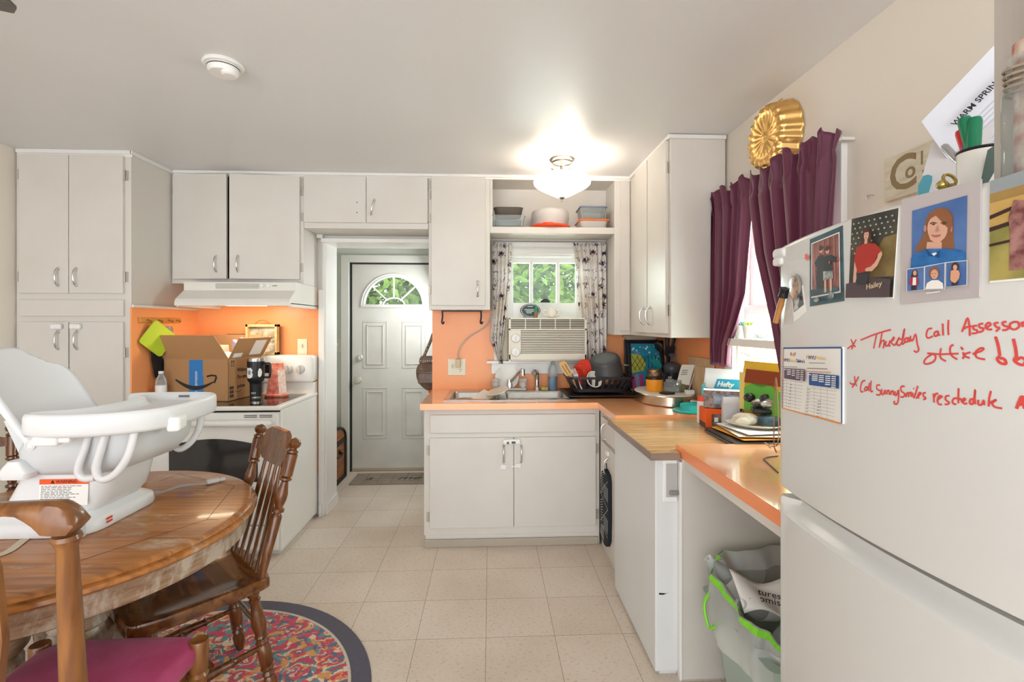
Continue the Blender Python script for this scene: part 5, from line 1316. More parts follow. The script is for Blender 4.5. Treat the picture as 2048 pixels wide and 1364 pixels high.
def tub(label, x0, x1, y0, y1, z, H, lid, lidc, lid_th=0.012):
    t = thing('food_container', label, 'container', ((x0 + x1) / 2, (y0 + y1) / 2, z), group='lidded food containers on the open shelf')
    B().rings([[(p[0], p[1], z + zz) for p in rrect(x0 + i, x1 - i, y0 + i, y1 - i, 0.025)] for zz, i in ((0, 0.015), (0.003, 0.012), (H, 0.0), (H, 0.003), (0.005, 0.015))]).done('tub', frost if lid == 'o' else clr, t, smooth=50)
    B().box(x0 - 0.006, x1 + 0.006, y0 - 0.006, y1 + 0.006, z + H, z + H + lid_th, 0.005, 2).done('lid', M('lid_' + lid, lidc, 0.4), t)
    return t
tub('low clear food container with an orange lid at the right end of the shelf', 0.635, 0.835, 3.39, 3.58, SH, 0.052, 'o', '#ee6a22')
t = tub('taller clear food container with a blue-grey lid stacked on the orange one', 0.640, 0.825, 3.395, 3.57, SH + 0.066, 0.082, 'g', '#7d86a0', 0.010)

# =================================================================== SINK WINDOW THINGS
acm = M('ac_plastic', '#e6e0d0', 0.45)
ac = thing('air_conditioner', 'cream window air conditioner sitting in the sink window', 'air conditioner', (0.42, 3.6, 1.137))
AX0, AX1, AZ0, AZ1, AF = 0.135, 0.70, 1.138, 1.452, 3.49
B().box(AX0, AX1, AF + 0.01, 3.90, AZ0, AZ1, 0.006).done('casing', acm, ac)
B().box(AX0 + 0.004, AX1 - 0.004, AF + 0.004, AF + 0.012, AZ0 + 0.045, AZ1 - 0.01).done('dark_back', M('ac_shadow', '#5d5a50', 0.8), ac)
b = B()
zs = AZ0 + 0.05
while zs < 1.365:
    b.box(AX0 + 0.09, AX1 - 0.006, AF - 0.004, AF + 0.006, zs, zs + 0.0075, 0.001); zs += 0.0125
b.box(AX0, AX0 + 0.012, AF - 0.006, AF + 0.01, AZ0, AZ1).box(AX1 - 0.012, AX1, AF - 0.006, AF + 0.01, AZ0, AZ1).box(AX0, AX1, AF - 0.006, AF + 0.01, AZ0 + 0.012, AZ0 + 0.05, 0.002).box(AX0, AX1, AF - 0.006, AF + 0.01, AZ1 - 0.012, AZ1, 0.002).box(AX0, AX1, AF - 0.006, AF + 0.01, 1.363, 1.374)
b.done('grille', acm, ac)
b = B()
for k in range(5):
    b.box(AX0 + 0.012, AX1 - 0.012, AF + 0.0, AF + 0.008, 1.38 + 0.0125 * k, 1.384 + 0.0125 * k)
for k in range(6):
    x = AX0 + 0.012 + k * (AX1 - AX0 - 0.024) / 5
    b.box(x - 0.003, x + 0.003, AF - 0.005, AF + 0.008, 1.372, AZ1 - 0.01)
b.done('vent_louvers', acm, ac)
pn = B().box(AX0 + 0.012, AX0 + 0.088, AF - 0.005, AF + 0.008, AZ0 + 0.05, 1.363, 0.002).done('control_panel', acm, ac)
for z in (1.305, 1.205):
    B().lathe([(0.034, 0), (0.034, 0.006), (0.028, 0.014), (0, 0.014)], (AX0 + 0.05, AF - 0.004, z), (0, -1, 0), 24).box(AX0 + 0.045, AX0 + 0.055, AF - 0.03, AF - 0.014, z - 0.024, z + 0.024, 0.003, rot=Euler((0, R(12), 0))).done('dial', white_pl, pn, smooth=40)
b = B()
for k in range(7):
    b.box(0.055 + 0.011 * k, 0.062 + 0.011 * k, 3.60, 3.612, 1.14, 1.46)
b.box(0.05, 0.133, 3.612, 3.618, 1.138, 1.462)
b.done('accordion_panel', M('accordion_cream', '#d9d0b6', 0.5), ac)

# printed curtains
def print_mat():
    m = M('curtain_print', '#e8e3dc', 0.85)
    nt = m.node_tree; bs = nt.nodes['Principled BSDF']; L = nt.links.new
    tc = nt.nodes.new('ShaderNodeTexCoord'); mp = nt.nodes.new('ShaderNodeMapping'); mp.inputs['Scale'].default_value = (1, 0.2, 1)
    vo = nt.nodes.new('ShaderNodeTexVoronoi'); vo.inputs['Scale'].default_value = 15; vo.inputs['Randomness'].default_value = 0.45
    nz = nt.nodes.new('ShaderNodeTexNoise'); nz.inputs['Scale'].default_value = 55; nz.inputs['Detail'].default_value = 3
    mx0 = nt.nodes.new('ShaderNodeMath'); mx0.operation = 'MULTIPLY_ADD'; mx0.inputs[1].default_value = 0.55; 
    L(tc.outputs['Object'], mp.inputs[0]); L(mp.outputs[0], vo.inputs['Vector']); L(mp.outputs[0], nz.inputs['Vector'])
    L(nz.outputs['Fac'], mx0.inputs[0]); L(vo.outputs['Distance'], mx0.inputs[2])
    r = nt.nodes.new('ShaderNodeValToRGB'); e = r.color_ramp.elements
    e[0].position = 0.43; e[0].color = lin('#7a6470'); e[1].position = 0.50; e[1].color = lin('#f8f6f3')
    L(mx0.outputs[0], r.inputs[0])
    sk_ = nt.nodes.new('ShaderNodeTexNoise'); sk_.inputs['Scale'].default_value = 26; sk_.inputs['Detail'].default_value = 2
    mps = nt.nodes.new('ShaderNodeMapping'); mps.inputs['Scale'].default_value = (1.6, 0.2, 0.8); L(tc.outputs['Object'], mps.inputs[0]); L(mps.outputs[0], sk_.inputs['Vector'])
    sb_ = nt.nodes.new('ShaderNodeMath'); sb_.operation = 'SUBTRACT'; sb_.inputs[1].default_value = 0.5; L(sk_.outputs['Fac'], sb_.inputs[0])
    ab_ = nt.nodes.new('ShaderNodeMath'); ab_.operation = 'ABSOLUTE'; L(sb_.outputs[0], ab_.inputs[0])
    vd = nt.nodes.new('ShaderNodeMath'); vd.operation = 'MULTIPLY_ADD'; vd.inputs[1].default_value = 0.16; L(vo.outputs['Distance'], vd.inputs[0]); L(ab_.outputs[0], vd.inputs[2])
    rl_ = nt.nodes.new('ShaderNodeValToRGB'); e = rl_.color_ramp.elements; e[0].position = 0.075; e[0].color = lin('#6f6278'); e[1].position = 0.095; e[1].color = (1, 1, 1, 1); L(vd.outputs[0], rl_.inputs[0])
    ml_ = nt.nodes.new('ShaderNodeMixRGB'); ml_.blend_type = 'MULTIPLY'; ml_.inputs[0].default_value = 1.0; L(r.outputs[0], ml_.inputs[1]); L(rl_.outputs[0], ml_.inputs[2])
    r = ml_
    wv = nt.nodes.new('ShaderNodeTexNoise'); wv.inputs['Scale'].default_value = 3.5; L(mp.outputs[0], wv.inputs['Vector'])
    r2 = nt.nodes.new('ShaderNodeValToRGB'); e = r2.color_ramp.elements; e[0].position = 0.4; e[0].color = lin('#e0d5c6'); e[1].position = 0.6; e[1].color = (1, 1, 1, 1); L(wv.outputs[0], r2.inputs[0])
    mm = nt.nodes.new('ShaderNodeMixRGB'); mm.blend_type = 'MULTIPLY'; mm.inputs[0].default_value = 0.7; L(r.outputs[0], mm.inputs[1]); L(r2.outputs[0], mm.inputs[2])
    L(mm.outputs[0], bs.inputs['Base Color'])
    tr_ = nt.nodes.new('ShaderNodeBsdfTranslucent'); ms = nt.nodes.new('ShaderNodeMixShader'); ms.inputs[0].default_value = 0.22
    L(mm.outputs[0], tr_.inputs[0]); out = nt.nodes['Material Output']; L(bs.outputs[0], ms.inputs[1]); L(tr_.outputs[0], ms.inputs[2]); L(ms.outputs[0], out.inputs[0])
    return m
def fabric(name, hexc, trans=0.3, rough=0.8):
    m = M(name, hexc, rough, sheen=0.3, bump=(220, 0.08))
    nt = m.node_tree; bs = nt.nodes['Principled BSDF']
    tr_ = nt.nodes.new('ShaderNodeBsdfTranslucent'); tr_.inputs[0].default_value = lin(hexc); ms = nt.nodes.new('ShaderNodeMixShader'); ms.inputs[0].default_value = trans
    nt.links.new(bs.outputs[0], ms.inputs[1]); nt.links.new(tr_.outputs[0], ms.inputs[2]); nt.links.new(ms.outputs[0], nt.nodes['Material Output'].inputs[0])
    return m
def curtain(name, label, mat, edges, folds, amp, place, z0, z1, group, ruffle=0.03, seed=1, nu=90, nv=40):
    """edges: [(t, left, right)], t from the top (0) to the bottom (1); place(a, d, z) maps along-wall a and depth d"""
    rnd = random.Random(seed); ph = [rnd.uniform(-0.5, 0.5) for _ in range(folds * 2)]
    def f(s, t):
        l = interp([(e[0], e[1]) for e in edges], t); r = interp([(e[0], e[2]) for e in edges], t)
        z = lerp(z1, z0, t)
        head = t < 0.11
        w = math.sin(2 * math.pi * folds * s + 0.8 * math.sin(5 * s + 2 * t) + ph[int(s * folds) % len(ph)] * 0.6)
        w2 = math.sin(2 * math.pi * folds * 2.3 * s + 1.7)
        k = interp([(0, 1.0), (0.05, 0.55), (0.08, 0.35), (0.12, 0.8), (1, 1.0)], t)
        d = amp * (w * k + 0.35 * w2 * (1 if head else 0.35))
        if t < 0.05:
            z += ruffle * 0.35 * math.sin(2 * math.pi * folds * 1.3 * s + 1) * (1 - t / 0.05)
        a = lerp(l, r, s + 0.02 * math.sin(2 * math.pi * folds * s) * (1 if 0.05 < s < 0.95 else 0))
        return place(a, d, z)
    return B().grid(f, nu, nv)
pm = print_mat()
plc = lambda a, d, z: Vector((a, 3.575 + d, z))
b = curtain('c', '', pm, [(0, 0.012, 0.158), (0.3, 0.02, 0.15), (0.6, 0.01, 0.12), (0.8, 0.0, 0.10), (0.9, 0.035, 0.085), (1, 0.065, 0.095)], 5, 0.014, plc, 1.115, 2.0, '', seed=2)
o = b.done('cafe_curtain', pm, smooth=80); o.modifiers.new('t', 'SOLIDIFY').thickness = 0.0015
base_at(tag(o, 'printed cotton curtain on the left of the sink window, its hem gathered', 'curtain', 'printed curtains at the sink window'), (0.08, 3.575, 1.115))
b = curtain('c', '', pm, [(0, 0.62, 0.862), (0.2, 0.635, 0.862), (0.5, 0.655, 0.866), (1, 0.69, 0.868)], 6, 0.014, plc, 1.13, 2.005, '', seed=4)
o = b.done('cafe_curtain', pm, smooth=80); o.modifiers.new('t', 'SOLIDIFY').thickness = 0.0015
base_at(tag(o, 'printed cotton curtain with plant pots on the right of the sink window', 'curtain', 'printed curtains at the sink window'), (0.76, 3.575, 1.13))
rd = B().cyl((0.005, 3.597, 1.975), (0.868, 3.597, 1.97), 0.006, n=10).done('curtain_rod', M('rod_white', '#e3e0da', 0.4), smooth=40)
base_at(tag(rd, 'thin white curtain rod across the top of the sink window', 'curtain rod'), (0.44, 3.575, 1.97))
# plaque and mug on the air conditioner
t = thing('oval_plaque', 'small dark oval plaque with white lettering on the air conditioner', 'ornament', (0.30, 3.60, 1.4525))
B().rings([[(0.30 + 0.075 * math.cos(2 * math.pi * k / 28) * s_, 3.60 + dy, 1.508 + 0.05 * math.sin(2 * math.pi * k / 28) * s_) for k in range(28)] for dy, s_ in ((0.008, 1.0), (-0.004, 1.0), (-0.008, 0.93))]).done('plaque', M('plaque_green_black', '#23302f', 0.35), t)
B().box(0.255, 0.335, 3.5905, 3.5918, 1.513, 1.518).box(0.265, 0.33, 3.5905, 3.5918, 1.50, 1.507).box(0.27, 0.31, 3.5905, 3.5918, 1.488, 1.494).box(0.28, 0.32, 3.5905, 3.5918, 1.535, 1.54).done('pale_strokes', M('plaque_mint', '#bfd8cf', 0.5), t)
B().rings([[(0.30 + 0.07 * math.cos(2 * math.pi * k / 28) * f_, 3.5915, 1.508 + 0.046 * math.sin(2 * math.pi * k / 28) * f_) for k in range(28)] for f_ in (0.98, 0.93)], cap=False).done('pale_rim', wht, t)
B().box(0.25, 0.35, 3.58, 3.63, 1.4525, 1.465, 0.004).done('plaque_stand', M('plaque_stand', '#9aa9b0', 0.5), t)
t = thing('figurine', 'tiny green-hatted figurine in front of the oval plaque', 'ornament', (0.335, 3.55, 1.4525))
B().lathe([(0.014, 0), (0.016, 0.02), (0.012, 0.045), (0.010, 0.05), (0, 0.05)], (0.335, 3.55, 1.4525), n=14).done('body', M('figurine_brown', '#8d6b4f', 0.6), t, smooth=50)
B().lathe([(0.012, 0), (0.011, 0.02), (0.006, 0.045), (0, 0.05)], (0.335, 3.55, 1.5), n=14).done('hat', M('figurine_green', '#1f8f68', 0.5), t, smooth=50)
mug_m = M('mug_cream', '#eee8dc', 0.3)
t = thing('mug', 'small cream two-handled cup on the air conditioner', 'mug', (0.455, 3.575, 1.4525))
B().lathe([(0.02, 0), (0.03, 0.006), (0.038, 0.03), (0.038, 0.055), (0.035, 0.07), (0.032, 0.07), (0.034, 0.05), (0.028, 0.012), (0, 0.01)], (0.455, 3.575, 1.4525), n=24).done('cup', mug_m, t, smooth=50)
for s_ in (-1, 1):
    B().tube([(0.455 + s_ * 0.036, 3.575, 1.508), (0.455 + s_ * 0.054, 3.575, 1.51), (0.455 + s_ * 0.06, 3.575, 1.492), (0.455 + s_ * 0.05, 3.575, 1.474), (0.455 + s_ * 0.034, 3.575, 1.474)], 0.005, 8).done('handle', mug_m, t, smooth=60)

# =================================================================== AROUND THE SINK
plate_m = M('stoneware_white', '#eae6df', 0.25)
t = thing('plate', 'white plate leaning against the wall behind the faucet', 'plate', (0.12, 3.61, 0.925))
B().lathe([(0, 0.004), (0.05, 0.0), (0.06, 0.002), (0.085, 0.012), (0.088, 0.016), (0.083, 0.015), (0.058, 0.007), (0, 0.008)], (0.125, 3.605, 1.01), (0.05, -1, 0.25), 32).done('plate', plate_m, t, smooth=50)
t = thing('serving_platter', 'cream oval platter lying across the divider of the sink', 'plate', (0.07, 3.30, 0.92))
B().rings([[(0.05 + 0.075 * f * math.cos(2 * math.pi * k / 28), 3.30 + 0.17 * f * math.sin(2 * math.pi * k / 28), z + 0.02 * math.cos(2 * math.pi * k / 28)) for k in range(28)] for f, z in ((0.7, 0.944), (0.75, 0.944), (1, 0.952), (0.98, 0.955), (0.72, 0.948))]).done('platter', M('platter_cream', '#e8dcc6', 0.3), t, smooth=50)
t = thing('saucepan', 'small steel pan lying in the left bowl of the sink', 'pan', (-0.16, 3.32, 0.768))
B().lathe([(0.0, 0), (0.07, 0), (0.078, 0.01), (0.08, 0.115), (0.084, 0.12), (0.078, 0.118), (0.075, 0.012), (0, 0.008)], (-0.16, 3.34, 0.77), n=28).done('pan_body', steel, t, smooth=50)
t = thing('food_box', 'white paper carton tipped in the left bowl of the sink', 'box', (-0.04, 3.3, 0.77))
B().box(-0.10, 0.0, 3.20, 3.36, 0.80, 0.93, 0.004, rot=Euler((R(14), R(18), R(-28)))).done('carton', M('carton_white', '#e9e4de', 0.5, noise=(8, '#e6b28e', 0.3)), t)
sg = B().box(0.375, 0.425, 3.525, 3.575, 0.9222, 0.945, 0.006)
base_at(tag(sg.done('sponge', M('sponge_yellow', '#cdb95f', 0.9, noise=(40, '#a9b36a', 0.8))), 'yellow-green sponge on the back edge of the sink', 'sponge'), (0.40, 3.55, 0.922))
t = thing('soap_bottle', 'clear bottle half full of blue dish soap beside the sponge', 'bottle', (0.462, 3.555, 0.9222))
o = (0.462, 3.555, 0.9222)
B().lathe([(0.028, 0), (0.030, 0.004), (0.032, 0.10), (0, 0.10)], o, n=22).done('blue_liquid', M('blue_soap', '#1581b8', 0.1, coat=0.4), t, smooth=50)
B().lathe([(0.030, 0), (0.0325, 0.004), (0.034, 0.10), (0.033, 0.15), (0.026, 0.175), (0.015, 0.19)], o, n=22, cap=False).done('bottle_body', clear, t, smooth=50)
B().lathe([(0.016, 0.188), (0.016, 0.205), (0.006, 0.21), (0.006, 0.225), (0, 0.225)], o, n=14).done('cap', clr, t)

# dish rack
rk = thing('dish_rack', 'black plastic dish rack full of dishes on a drip tray beside the sink', 'dish rack', (0.74, 3.36, 0.9155))
rack_m = M('rack_black', '#2b2629', 0.4)
def rk_sec(f, z):
    return [(0.755 + p[0], 3.38 + p[1], z) for p in rrect(-0.215 * f, 0.215 * f, -0.155 * f, 0.155 * f, 0.04, 4)]
b = B().rings([rk_sec(0.80, 0.945), rk_sec(0.80, 0.952)])
b.done('floor_grid', rack_m, rk)
b = B()
b.rings([rk_sec(1.0, 1.035), rk_sec(1.035, 1.035), rk_sec(1.04, 1.05), rk_sec(0.99, 1.05), rk_sec(1.0, 1.035)], cap=False)
b.rings([rk_sec(0.80, 0.945), rk_sec(0.835, 0.945), rk_sec(0.85, 0.966), rk_sec(0.80, 0.966), rk_sec(0.80, 0.945)], cap=False)
b.done('rim', rack_m, rk, smooth=40)
b = B(); lo_r, hi_r = rk_sec(0.84, 0.96), rk_sec(1.02, 1.04); n = len(lo_r)
def peri(sec_, t):
    P = [Vector(p) for p in sec_]; ln_ = [(P[(i + 1) % n] - P[i]).length for i in range(n)]; tot = sum(ln_); q = t * tot
    for i in range(n):
        if q <= ln_[i]: return P[i].lerp(P[(i + 1) % n], q / ln_[i] if ln_[i] else 0)
        q -= ln_[i]
    return P[0]
for k in range(30):
    t0, t1 = k / 30, k / 30 + 0.016
    a0, a1, c0, c1 = peri(lo_r, t0), peri(lo_r, t1), peri(hi_r, t0), peri(hi_r, t1)
    cin = Vector((0.755, 3.38, 1.0)); off = lambda p: p + (Vector((cin.x, cin.y, p.z)) - p).normalized() * 0.006
    b.rings([[a0, a1, off(a1), off(a0)], [c0, c1, off(c1), off(c0)]])
b.done('side_bars', rack_m, rk)
b = B().rings([[(0.745 + p[0], 3.36 + p[1], z) for p in rrect(-w, w, -d_, d_, 0.03, 4)] for w, d_, z in ((0.20, 0.18, 0.916), (0.235, 0.20, 0.930), (0.24, 0.205, 0.930), (0.24, 0.205, 0.9345), (0.225, 0.19, 0.9345), (0.20, 0.17, 0.9225))])
b.done('drip_tray', rack_m, rk, smooth=40)
pt = thing('stock_pot', 'dark grey nonstick pot upside down in the dish rack', 'pot', (0.80, 3.35, 1.05))
pm_ = M('nonstick_grey', '#4a4c50', 0.42, 0.2, bump=(200, 0.05)); ax_ = Vector((0.22, 0.34, -0.9)).normalized()
o_ = Vector((0.785, 3.30, 1.175))
B().lathe([(0.0, 0.0), (0.085, 0.0), (0.098, 0.006), (0.105, 0.02), (0.112, 0.12), (0.116, 0.125), (0.112, 0.125), (0.106, 0.12), (0.098, 0.02), (0, 0.012)], o_, ax_, 36).done('pot_body', pm_, pt, smooth=45)
B().lathe([(0.0, -0.0008), (0.07, -0.0008), (0.078, 0.0)], o_, ax_, 30, cap=False).done('pot_base_disc', M('worn_base', '#77797b', 0.5, 0.4, noise=(10, '#5b5d60', 0.5)), pt, smooth=45)
q0 = o_ + ax_ * 0.10 + Vector((0.108, 0.0, 0.03))
B().tube(spline([q0 + Vector((0, -0.035, 0.01)), q0 + Vector((0.035, -0.035, 0.008)), q0 + Vector((0.048, 0, 0.006)), q0 + Vector((0.035, 0.035, 0.006)), q0 + Vector((0.0, 0.035, 0.006))], 4), 0.005, 8).done('handle', steel, pt, smooth=60)
rc = M('red_cloth', '#cf3a26', 0.85, bump=(90, 0.5))
base_at(tag(crumple((0.665, 3.36, 1.085), 0.075, 0.06, 0.065, 31, 18, 0.3).done('dish_towel', rc), 'crumpled red dish towel in the dish rack beside the pot', 'towel'), (0.665, 3.36, 1.05))
base_at(tag(B().box(0.585, 0.655, 3.33, 3.352, 0.985, 1.12, 0.008, 3, rot=Euler((R(-8), R(14), R(14)))).done('red_cloth', rc), 'folded bright red cloth standing at the left end of the dish rack', 'cloth'), (0.62, 3.34, 1.0))
wd = wood('spatula_wood', '#c99b5e', '#e0b87d', 8, (8, 8, 1), 0.5, 0)
t = thing('wooden_spatula', 'slotted wooden spatula leaning at the left end of the dish rack', 'spatula', (0.59, 3.3, 0.96))
R_ = Matrix.Translation((0.605, 3.30, 0.965)) @ Matrix.Rotation(R(-32), 4, 'Y') @ Matrix.Rotation(R(-8), 4, 'X')
B().prism([(-0.008, 0), (0.008, 0), (0.009, 0.09), (0.026, 0.12), (0.028, 0.19), (0.02, 0.215), (-0.02, 0.215), (-0.028, 0.19), (-0.026, 0.12), (-0.009, 0.09)], 'Y', -0.003, 0.003).xf(R_).done('blade', wd, t)
B().box(-0.013, -0.008, -0.0034, 0.0034, 0.12, 0.19).box(0.008, 0.013, -0.0034, 0.0034, 0.12, 0.19).xf(R_).done('slots', M('spatula_slot', '#7c5a30', 0.8), t)
t = thing('serving_fork', 'steel fork standing tines up in the dish rack in front of the spatula', 'fork', (0.61, 3.28, 0.96))
R_ = Matrix.Translation((0.622, 3.262, 0.965)) @ Matrix.Rotation(R(-24), 4, 'Y')
b = B().box(-0.004, 0.004, -0.0015, 0.0015, 0, 0.075)
b.prism([(-0.004, 0.07), (0.004, 0.07), (0.016, 0.095), (0.016, 0.11), (-0.016, 0.11), (-0.016, 0.095)], 'Y', -0.0015, 0.0015)
for x in (-0.013, -0.0045, 0.004, 0.0125):
    b.box(x - 0.002, x + 0.002, -0.0015, 0.0015, 0.108, 0.15)
b.xf(R_).done('fork', M('fork_white_steel', '#dedddb', 0.25, 0.8), t)
t = thing('bowl', 'white bowl tipped at the front of the dish rack', 'bowl', (0.69, 3.255, 1.0))
B().lathe([(0.025, 0), (0.03, 0.003), (0.052, 0.03), (0.058, 0.05), (0.054, 0.05), (0.045, 0.03), (0.0, 0.008)], (0.69, 3.285, 1.015), (0.25, -0.75, 0.35), 26).done('bowl', plate_m, t, smooth=50)
# =================================================================== RIGHT-HAND WORKTOP CLUTTER
Zc = 0.9155
pic = thing('framed_picture', 'black framed bright abstract picture leaning in the corner behind the canister', 'picture', (1.09, 3.52, Zc))
PT = XF[pic]
A0 = Matrix.Translation((1.152, 3.50, Zc + 0.002)) @ Matrix.Rotation(R(-9), 4, 'X')
fw, fh = 0.134, 0.37
b = B().box(-fw, fw, -0.008, 0.012, 0, 0.022, 0.002).box(-fw, fw, -0.008, 0.012, fh - 0.022, fh, 0.002).box(-fw, -fw + 0.022, -0.008, 0.012, 0, fh, 0.002).box(fw - 0.022, fw, -0.008, 0.012, 0, fh, 0.002).box(-fw, fw, 0.006, 0.012, 0, fh)
b.xf(A0).done('frame', M('frame_black', '#15151a', 0.35), pic)
aw, ah0, ah1 = fw - 0.022, 0.022, fh - 0.022
pz = [M('art_blue', '#1786a6', 0.4, noise=(14, '#2a9cb8', 0.5)), M('art_white', '#d9ecec', 0.5), M('art_dark', '#123049', 0.5), M('art_yellow', '#b9bc4a', 0.5), M('art_pink', '#c63a86', 0.5), M('art_lilac', '#8d8fb8', 0.5), M('art_black', '#111318', 0.5)]
b = B(); rnd = random.Random(17)
b.mat(0).quad((-aw, 0.003, ah0), (aw, 0.003, ah0), (aw, 0.003, ah1), (-aw, 0.003, ah1))
def disc(cx, cz, r, y, mi, n=12):
    b.mat(mi).bm.faces.new([b.bm.verts.new((cx + r * math.cos(2 * math.pi * k / n), y, cz + r * math.sin(2 * math.pi * k / n))) for k in range(n)]).material_index = mi
for _ in range(26):
    x, z = rnd.uniform(-aw + 0.01, aw - 0.01), rnd.uniform(0.2, ah1 - 0.01); disc(x, z, rnd.uniform(0.003, 0.009), 0.002, rnd.choice([1, 1, 5]))
for k in range(5):
    x = -0.01 + 0.026 * k; b.mat(6).box(x, x + 0.004, 0.0015, 0.0025, 0.17, 0.26)
b.mat(3).prism([(-aw, 0.13), (-0.02, 0.15), (0.0, 0.2), (-0.03, 0.26), (-aw, 0.275)], 'Y', 0.001, 0.002)
for k in range(7):
    x = -aw + 0.018 * k; b.mat(6).box(x, x + 0.003, 0.0, 0.001, 0.14, 0.27, rot=Euler((0, R(35 if k % 2 else -30), 0)))
for k in range(9):
    x = -aw + 0.03 * k; b.mat([4, 5, 4, 0][k % 4]).prism([(x, 0.024), (x + 0.03, 0.024), (x + 0.02, 0.125), (x - 0.005 if k else x, 0.12)], 'Y', 0.001, 0.002)
b.xf(A0).done('painting', pz, pic)
t = thing('serving_tray', 'second dark frame propped behind the bright picture', 'frame', (1.16, 3.585, Zc))
B().box(-0.13, 0.13, -0.008, 0.008, 0, 0.375, 0.006).xf(Matrix.Translation((1.135, 3.56, Zc + 0.002)) @ Matrix.Rotation(R(-7), 4, 'X')).done('backing', M('dark_frame', '#25252a', 0.45), t)
t = thing('wall_box', 'cream wall box mounted on the orange wall under the corner cabinet', 'box', (1.12, 3.63, 1.22))
B().box(1.02, 1.255, 3.60, 3.639, 1.20, 1.318, 0.003).box(1.0, 1.27, 3.59, 3.639, 1.306, 1.322, 0.003).done('box_body', M('box_cream', '#c3b39b', 0.5), t)
B().box(1.06, 1.21, 3.596, 3.60, 1.225, 1.275).done('box_front', M('box_grey', '#6f6a62', 0.6), t)
# stack of papers/magazines under the picture
b = B()
for k in range(4):
    b.box(1.0, 1.13, 3.27 + 0.004 * k, 3.41, Zc + 0.0006 + 0.008 * k, Zc + 0.008 + 0.008 * k, 0.001, rot=Euler((0, 0, R(-12 + 4 * k))))
base_at(tag(b.done('magazine_stack', M('magazine_paper', '#cfc4b0', 0.6, noise=(30, '#9e8f7c', 0.6))), 'short stack of papers lying in front of the bright picture', 'papers'), (1.09, 3.3, Zc))

# big round steel pan with cake-tin lid used as a turntable
cx, cy = 1.17, 3.02
pn = thing('oval_pan', 'large oval steel pan lying upside down with things standing on it', 'pan', (cx, cy, Zc))
PR = 0.215
# keep the pan inside the wall: it is an ellipse-free circle of 0.2 m
cx = 1.065
pm2 = M('pan_steel', '#c7b8a9', 0.22, 1.0)
OV = Matrix.Translation((1.105, 3.05, 0)) @ Matrix.Diagonal((0.84, 1.22, 1, 1)) @ Matrix.Translation((-cx, -cy, 0))
B().lathe([(0.0, 0.0005), (PR - 0.006, 0.0005), (PR, 0.006), (PR, 0.058), (PR - 0.004, 0.062), (0, 0.062)], (cx, cy, Zc), n=56).xf(OV).done('pan_body', pm2, pn, smooth=40)
PTOP = Zc + 0.0625
B().lathe([(0.0, 0.062), (PR - 0.012, 0.062), (PR - 0.014, 0.0645), (0, 0.0645)], (cx, cy, Zc), n=48).xf(OV).done('cloth_cover', M('cream_cover', '#e6e0d6', 0.6), pn, smooth=40)
PTOP = Zc + 0.0652
aa = R(-62)
hx, hy = 1.105 + PR * 0.84 * math.cos(aa), 3.05 + PR * 1.22 * math.sin(aa)
B().tube(spline([(hx, hy, Zc + 0.032), (hx + 0.03, hy - 0.03, Zc + 0.034), (hx + 0.06, hy - 0.045, Zc + 0.03)], 4), [0.016, 0.014, 0.013, 0.012, 0.011, 0.010, 0.009, 0.008, 0.006], 10).done('handle', steel, pn, smooth=60)
def on(u, v, Y=None):
    return pZ(u, v, PTOP) if Y is None else pY(u, v, Y)
can = thing('orange_canister', 'orange canister with a black lid on the oval pan', 'canister', (0.99, 3.05, PTOP))
o = (1.045, 3.04, PTOP)
B().lathe([(0.0, 0), (0.05, 0), (0.053, 0.004), (0.053, 0.078), (0, 0.078)], o, n=32).done('canister_body', M('canister_orange', '#ef9a24', 0.35), can, smooth=40)
B().lathe([(0.0545, 0.076), (0.0545, 0.086), (0.05, 0.09), (0, 0.09)], o, n=32).done('lid', black, can, smooth=40)
t = thing('candle_jar', 'short metallic candle jar behind the orange canister', 'candle', (1.04, 3.16, PTOP))
B().lathe([(0.0, 0), (0.045, 0), (0.046, 0.125), (0.042, 0.125), (0.042, 0.10), (0, 0.10)], (1.085, 3.16, PTOP), n=28).done('jar', M('hammered_bronze', '#9d7a5c', 0.25, 0.8, bump=(60, 0.6)), t, smooth=40)
gl_p = clr
for i, (jx, jy, lab_) in enumerate(((1.125, 2.99, 'square glass jar with a clip lid beside the orange canister'), (1.172, 2.98, 'second small glass jar lying to the right of the square jar'))):
    t = thing('glass_jar', lab_, 'jar', (jx, jy, PTOP))
    if i == 0:
        B().rings([[(jx + p[0], jy + p[1], PTOP + z) for p in rrect(-w, w, -w, w, 0.012)] for w, z in ((0.028, 0.0), (0.031, 0.004), (0.031, 0.06), (0.022, 0.066), (0.022, 0.07))]).done('jar_body', gl_p, t, smooth=50)
        B().lathe([(0.026, 0.07), (0.026, 0.078), (0.008, 0.084), (0.012, 0.095), (0, 0.098)], (jx, jy, PTOP), n=16).done('lid', gl_p, t, smooth=50)
    else:
        B().lathe([(0.0, 0), (0.027, 0), (0.028, 0.055), (0.02, 0.062), (0.022, 0.075), (0, 0.075)], (jx, jy, PTOP), n=20).done('jar_body', gl_p, t, smooth=50)
        B().lathe([(0.0285, 0.05), (0.0285, 0.056)], (jx, jy, PTOP), n=20, cap=False).done('wire_band', chrome, t)
base_at(tag(B().box(1.04, 1.11, 2.87, 2.93, PTOP, PTOP + 0.012, 0.003, rot=Euler((0, 0, R(20)))).done('lighter', M('phone_black', '#2b2426', 0.3)), 'small dark flat gadget lying at the front of the oval pan', 'gadget'), (1.07, 2.9, PTOP))
rc_ = thing('receipt_holder', 'paper receipt standing in a green block on the oval pan', 'receipt', (1.19, 2.98, PTOP))
b = B()
b.grid(lambda s, t: Vector((1.165 + 0.075 * s + 0.035 * t, 2.985 - 0.02 * s, PTOP + 0.045 + 0.125 * t + 0.01 * math.sin(3 * t))), 4, 8)
